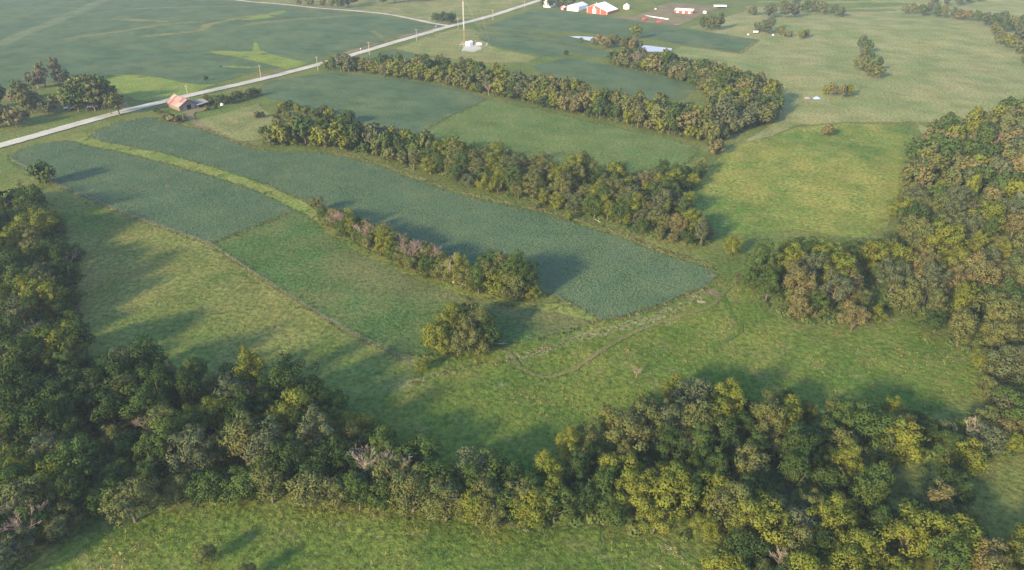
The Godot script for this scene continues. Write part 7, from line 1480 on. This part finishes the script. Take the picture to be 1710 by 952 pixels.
func mast_compound() -> void:
	var at := Vector2(-35.5, -547.0)
	var t := thing("radio_mast", "tall guyed lattice mast banded orange-red and white", "mast", ground_at(at.x, at.y))
	var bands := [[0.0, 11.0, M.orange], [11.0, 30.0, M.white], [30.0, 45.0, M.orange], [45.0, 58.0, M.white], [58.0, 72.0, M.orange]]
	for b in bands:
		var s := Shape.new()
		var corner := func(k: int, y: float) -> Vector3: return Vector3(cos(k * TAU / 3.0) * 0.45, y, sin(k * TAU / 3.0) * 0.45)
		for k in 3:
			s.tube(corner.call(k, b[0]), corner.call(k, b[1]), 0.045, 0.045, 6)
			var y: float = b[0]
			while y < b[1] - 0.5:
				s.tube(corner.call(k, y), corner.call(k + 1, minf(y + 1.4, b[1])), 0.03, 0.03, 4)
				s.tube(corner.call(k, y), corner.call(k + 1, y), 0.03, 0.03, 4)
				y += 1.4
		part("lattice_band", s.mesh(), b[2], t)
	block("footing", Vector3(-1.1, -0.3, -1.1), Vector3(1.1, 0.25, 1.1), M.concrete, t)
	for k in 3:
		var f := k * TAU / 3.0 + 0.9
		var foot := Vector3(cos(f) * 34.0, 0.0, sin(f) * 34.0)
		foot.y = height(at.x + foot.x, at.y + foot.z) - height(at.x, at.y)
		rod("guy_wire", foot, Vector3(0, 34, 0), 0.012, 0.012, M.steel, t, 4)
		rod("guy_wire", foot, Vector3(0, 68, 0), 0.012, 0.012, M.steel, t, 4)
	var hut := thing("equipment_hut", "small white equipment hut at the foot of the mast", "hut", ground_at(-31.5, -541.5), turn_for(Vector2(0.82, 0.57)))
	gabled(hut, 3.6, 4.4, 2.7, 3.3, M.white, M.white, 0.15)
	block("door", Vector3(-0.5, 0, 2.22), Vector3(0.5, 2.0, 2.27), M.grey, hut)
	var cab := thing("equipment_cabinet", "dark grey equipment cabinet beside the white hut", "cabinet", ground_at(-27.6, -543.5))
	block("body", Vector3(-0.9, 0, -0.7), Vector3(0.9, 2.1, 0.7), M.grey, cab)
	block("lid", Vector3(-1.0, 2.11, -0.8), Vector3(1.0, 2.2, 0.8), M.dark, cab)
	var tank := thing("gas_tank", "white rounded gas tank inside the mast compound fence", "tank", ground_at(-24.3, -541.5))
	rod("shell", Vector3(-1.6, 1.1, 0), Vector3(1.6, 1.1, 0), 0.95, 0.95, M.white, tank, 16)
	rod("end_cap", Vector3(1.6, 1.1, 0), Vector3(2.1, 1.1, 0), 0.95, 0.4, M.white, tank, 16)
	rod("end_cap", Vector3(-1.6, 1.1, 0), Vector3(-2.1, 1.1, 0), 0.95, 0.4, M.white, tank, 16)
	for x in [-1.0, 1.0]:
		block("leg", Vector3(x - 0.1, -0.2, -0.5), Vector3(x + 0.1, 0.4, 0.5), M.concrete, tank)
	var fence := thing("compound_fence", "wire fence ringing the mast compound", "fence", ground_at(-29.0, -541.0))
	var ring := [Vector3(-9, 0, 4), Vector3(-7.5, 0, -9), Vector3(2, 0, -11), Vector3(11, 0, -4), Vector3(10, 0, 4), Vector3(0, 0, 7)]
	for k in ring.size():
		var a: Vector3 = ring[k]
		var b: Vector3 = ring[(k + 1) % ring.size()]
		for q in 4:
			var p := a.lerp(b, q / 4.0)
			rod("post", p - Vector3(0, 0.3, 0), p + Vector3(0, 1.9, 0), 0.05, 0.05, M.steel, fence, 6)
		for y in [0.4, 0.9, 1.4, 1.85]:
			rod("wire", a + Vector3(0, y, 0), b + Vector3(0, y, 0), 0.012, 0.012, M.steel, fence, 4)


func roadside() -> void:
	for p in POLES:
		var t := thing("utility_pole", p[2], "utility pole", ground_at(p[0], p[1]), deg_to_rad(-28.0))
		rod("pole", Vector3(0, -0.4, 0), Vector3(0, 8.6, 0), 0.17, 0.11, M.pale_bark, t, 8)
		block("crossarm", Vector3(-1.1, 7.9, -0.06), Vector3(1.1, 8.05, 0.06), M.wood, t)
		for x in [-0.95, 0.0, 0.95]:
			rod("insulator", Vector3(x, 8.05 if x != 0.0 else 8.6, 0), Vector3(x, 8.3 if x != 0.0 else 8.85, 0), 0.05, 0.04, M.white, t, 6)
	for p in MARKERS:
		var t := thing("marker_post", "white roadside marker post on the brown bank", "post", ground_at(p[0], p[1]), 0.0, "roadside marker posts")
		rod("stake", Vector3(0, -0.2, 0), Vector3(0, 1.4, 0), 0.07, 0.07, M.white, t, 6)
		block("plate", Vector3(-0.2, 1.0, 0.08), Vector3(0.2, 1.5, 0.11), M.white, t)
	var f := thing("wire_fence", "low wire fence with weathered posts along the meadow margin", "fence")
	var line := to_poly(FENCE_LINE)
	for k in line.size() - 1:
		var parts := maxi(1, int(line[k].distance_to(line[k + 1]) / 5.0))
		for q in parts:
			var a := line[k].lerp(line[k + 1], float(q) / parts)
			var b := line[k].lerp(line[k + 1], float(q + 1) / parts)
			rod("post", ground_at(a.x, a.y) + Vector3(0, -0.2, 0), ground_at(a.x, a.y) + Vector3(0, 1.35, 0), 0.06, 0.05, M.wood, f, 6)
			for y in [0.5, 0.9, 1.25]:
				rod("wire", ground_at(a.x, a.y) + Vector3(0, y, 0), ground_at(b.x, b.y) + Vector3(0, y, 0), 0.006, 0.006, M.steel, f, 3)


func left_farmstead() -> void:
	var t := thing("collapsed_shed", "collapsed dark red-brown shed among the farmstead trees", "shed", ground_at(-270.0, -392.0), 0.12)
	var s := Shape.new()
	s.quad(Vector3(-7.5, 3.0, -3), Vector3(7.5, 3.4, -3), Vector3(8, 1.4, 1.6), Vector3(-7.5, 0.6, 2.4), Vector3(0, 0.93, 0.36))
	s.quad(Vector3(-7.5, 2.9, -3), Vector3(7.5, 3.3, -3), Vector3(8, 1.3, 1.6), Vector3(-7.5, 0.5, 2.4), Vector3(0, -0.93, -0.36))
	part("fallen_roof", s.mesh(), plain(Color(0.12, 0.065, 0.055)), t)
	block("back_wall", Vector3(-7.4, -0.3, -3.1), Vector3(7.4, 2.8, -2.95), M.old_wood, t)
	block("end_wall", Vector3(7.3, -0.3, -2.94), Vector3(7.45, 2.2, 1.2), M.old_wood, t)
	for k in 6:
		var x := -6.0 + k * 2.2
		rod("board", Vector3(x, 0.2, 3.0 + 0.3 * (k % 3)), Vector3(x + 2.0, 0.5, 4.0 - 0.4 * (k % 2)), 0.16, 0.14, M.rust2 if k % 2 else M.rust1, t, 4)
	var w := thing("white_tank", "upright white tank beside the roadside trees", "tank", ground_at(-228.5, -396.5))
	drum("wall", Vector3.ZERO, 1.3, -0.2, 3.0, 3.7, M.white, M.white, w)
	var sign := thing("white_board", "small white board on a post in the farmstead grass", "board", ground_at(-249.0, -371.0))
	rod("post", Vector3(0, -0.3, 0), Vector3(0, 1.1, 0), 0.06, 0.06, M.wood, sign, 6)
	block("panel", Vector3(-0.7, 1.11, -0.5), Vector3(0.7, 1.2, 0.5), M.white, sign)
	for k in 2:
		var p: Array = [[-221.0, -372.5, "pale parked pickup under the farmstead trees, towards the road bend"], [-232.0, -370.5, "pale parked pickup under the farmstead trees, towards the white board"]][k]
		var c := thing("parked_pickup", p[2], "pickup", ground_at(p[0], p[1]), 0.4)
		block("body", Vector3(-2.5, 0.45, -0.95), Vector3(2.5, 1.1, 0.95), M.steel, c)
		block("cab", Vector3(-0.6, 1.11, -0.85), Vector3(1.2, 1.8, 0.85), M.white, c)
		block("windshield", Vector3(1.21, 1.2, -0.75), Vector3(1.24, 1.7, 0.75), M.glass, c)
		for x in [-1.6, 1.6]:
			for z in [-1.0, 1.0]:
				rod("wheel", Vector3(x, 0.38, z * 0.8), Vector3(x, 0.38, z * 1.02), 0.38, 0.38, M.tyre, c, 12)
	var pile := thing("rubble_pile", "low grey rubble pile in the roadside weeds", "rubble", ground_at(-250.5, -349.5))
	var r := RandomNumberGenerator.new()
	r.seed = 4
	for k in 14:
		var q := Vector3(r.randf_range(-3, 3), r.randf_range(0.0, 0.5), r.randf_range(-1.2, 1.2))
		var z := Vector3(r.randf_range(0.3, 0.8), r.randf_range(0.2, 0.5), r.randf_range(0.3, 0.7))
		var o := block("stone", -z, z, M.grey if k % 3 else M.concrete, pile)
		o.position = q
		o.rotation = Vector3(r.randf(), r.randf() * 3.0, r.randf())


func tarp(called: String, label: String, at: Vector3, wide: float, deep: float, tall: float, m: Material) -> void:
	var t := thing(called, label, "tarpaulin", at)
	var s := Shape.new()
	var r := RandomNumberGenerator.new()
	r.seed = 12
	var grid := []
	for j in 9:
		for i in 9:
			var u := i / 4.0 - 1.0
			var v := j / 4.0 - 1.0
			var edge := maxf(absf(u), absf(v))
			grid.append(Vector3(u * wide, tall * (1.0 - edge * edge) + r.randf_range(0, 0.16) + 0.02, v * deep))
	for j in 8:
		for i in 8:
			s.flat(grid[j * 9 + i], grid[j * 9 + i + 1], grid[j * 9 + i + 10], grid[j * 9 + i + 9])
	part("sheet", s.mesh(), m, t)
	for x in [-1.0, 1.0]:
		rod("weight", Vector3(x * wide, -0.1, deep * 0.8), Vector3(x * wide, 0.25, deep * 0.8), 0.2, 0.15, M.grey, t, 8)


func small_things() -> void:
	tarp("blue_tarpaulin", "pale blue tarpaulin heap under the small tree group", ground_at(167.5, -391.0), 2.0, 1.3, 1.2, M.blue)
	tarp("grey_tarpaulin", "grey-purple tarpaulin heap beside the blue one", ground_at(162.5, -391.5), 1.8, 1.2, 1.0, plain(Color(0.22, 0.16, 0.19)))
	var debris := thing("brush_pile", "grey brush pile on the bare corner of the soybean field", "brush pile", ground_at(52.4, -169.5))
	var r := RandomNumberGenerator.new()
	r.seed = 77
	for k in 16:
		var f := r.randf() * TAU
		var a := Vector3(cos(f), 0, sin(f)) * r.randf_range(0.5, 1.5)
		rod("stick", a + Vector3(0, r.randf_range(0.05, 0.5), 0), -a * r.randf_range(0.5, 1.0) + Vector3(0, r.randf_range(0.1, 0.7), 0), 0.05, 0.03, M.dead2 if k % 2 else M.dead0, debris, 5)
	for k in 3:
		var p: Array = [[-5.2, -205.0 + 55.0, "pale fallen branch beside the isolated round clump"], [-82.0, -97.0, "pale fallen branches at the dark wood edge"], [72.0, -205.0, "pale fallen log on the grass margin below the long tree belt"]][k]
		if k == 0: p = [-2.5, -150.0, p[2]]
		if k == 2: p = [29.5, -226.0, p[2]]
		var t := thing("fallen_branch", p[2], "branch", ground_at(p[0], p[1]), k * 1.1)
		rod("limb", Vector3(-1.6, 0.15, 0), Vector3(1.4, 0.3, 0.2), 0.13, 0.07, M.dead2, t, 6)
		rod("twig", Vector3(0, 0.25, 0.1), Vector3(0.9, 0.7, -0.7), 0.06, 0.03, M.dead2, t, 5)
		rod("twig", Vector3(-0.5, 0.2, 0.05), Vector3(0.1, 0.6, 0.9), 0.06, 0.03, M.dead2, t, 5)
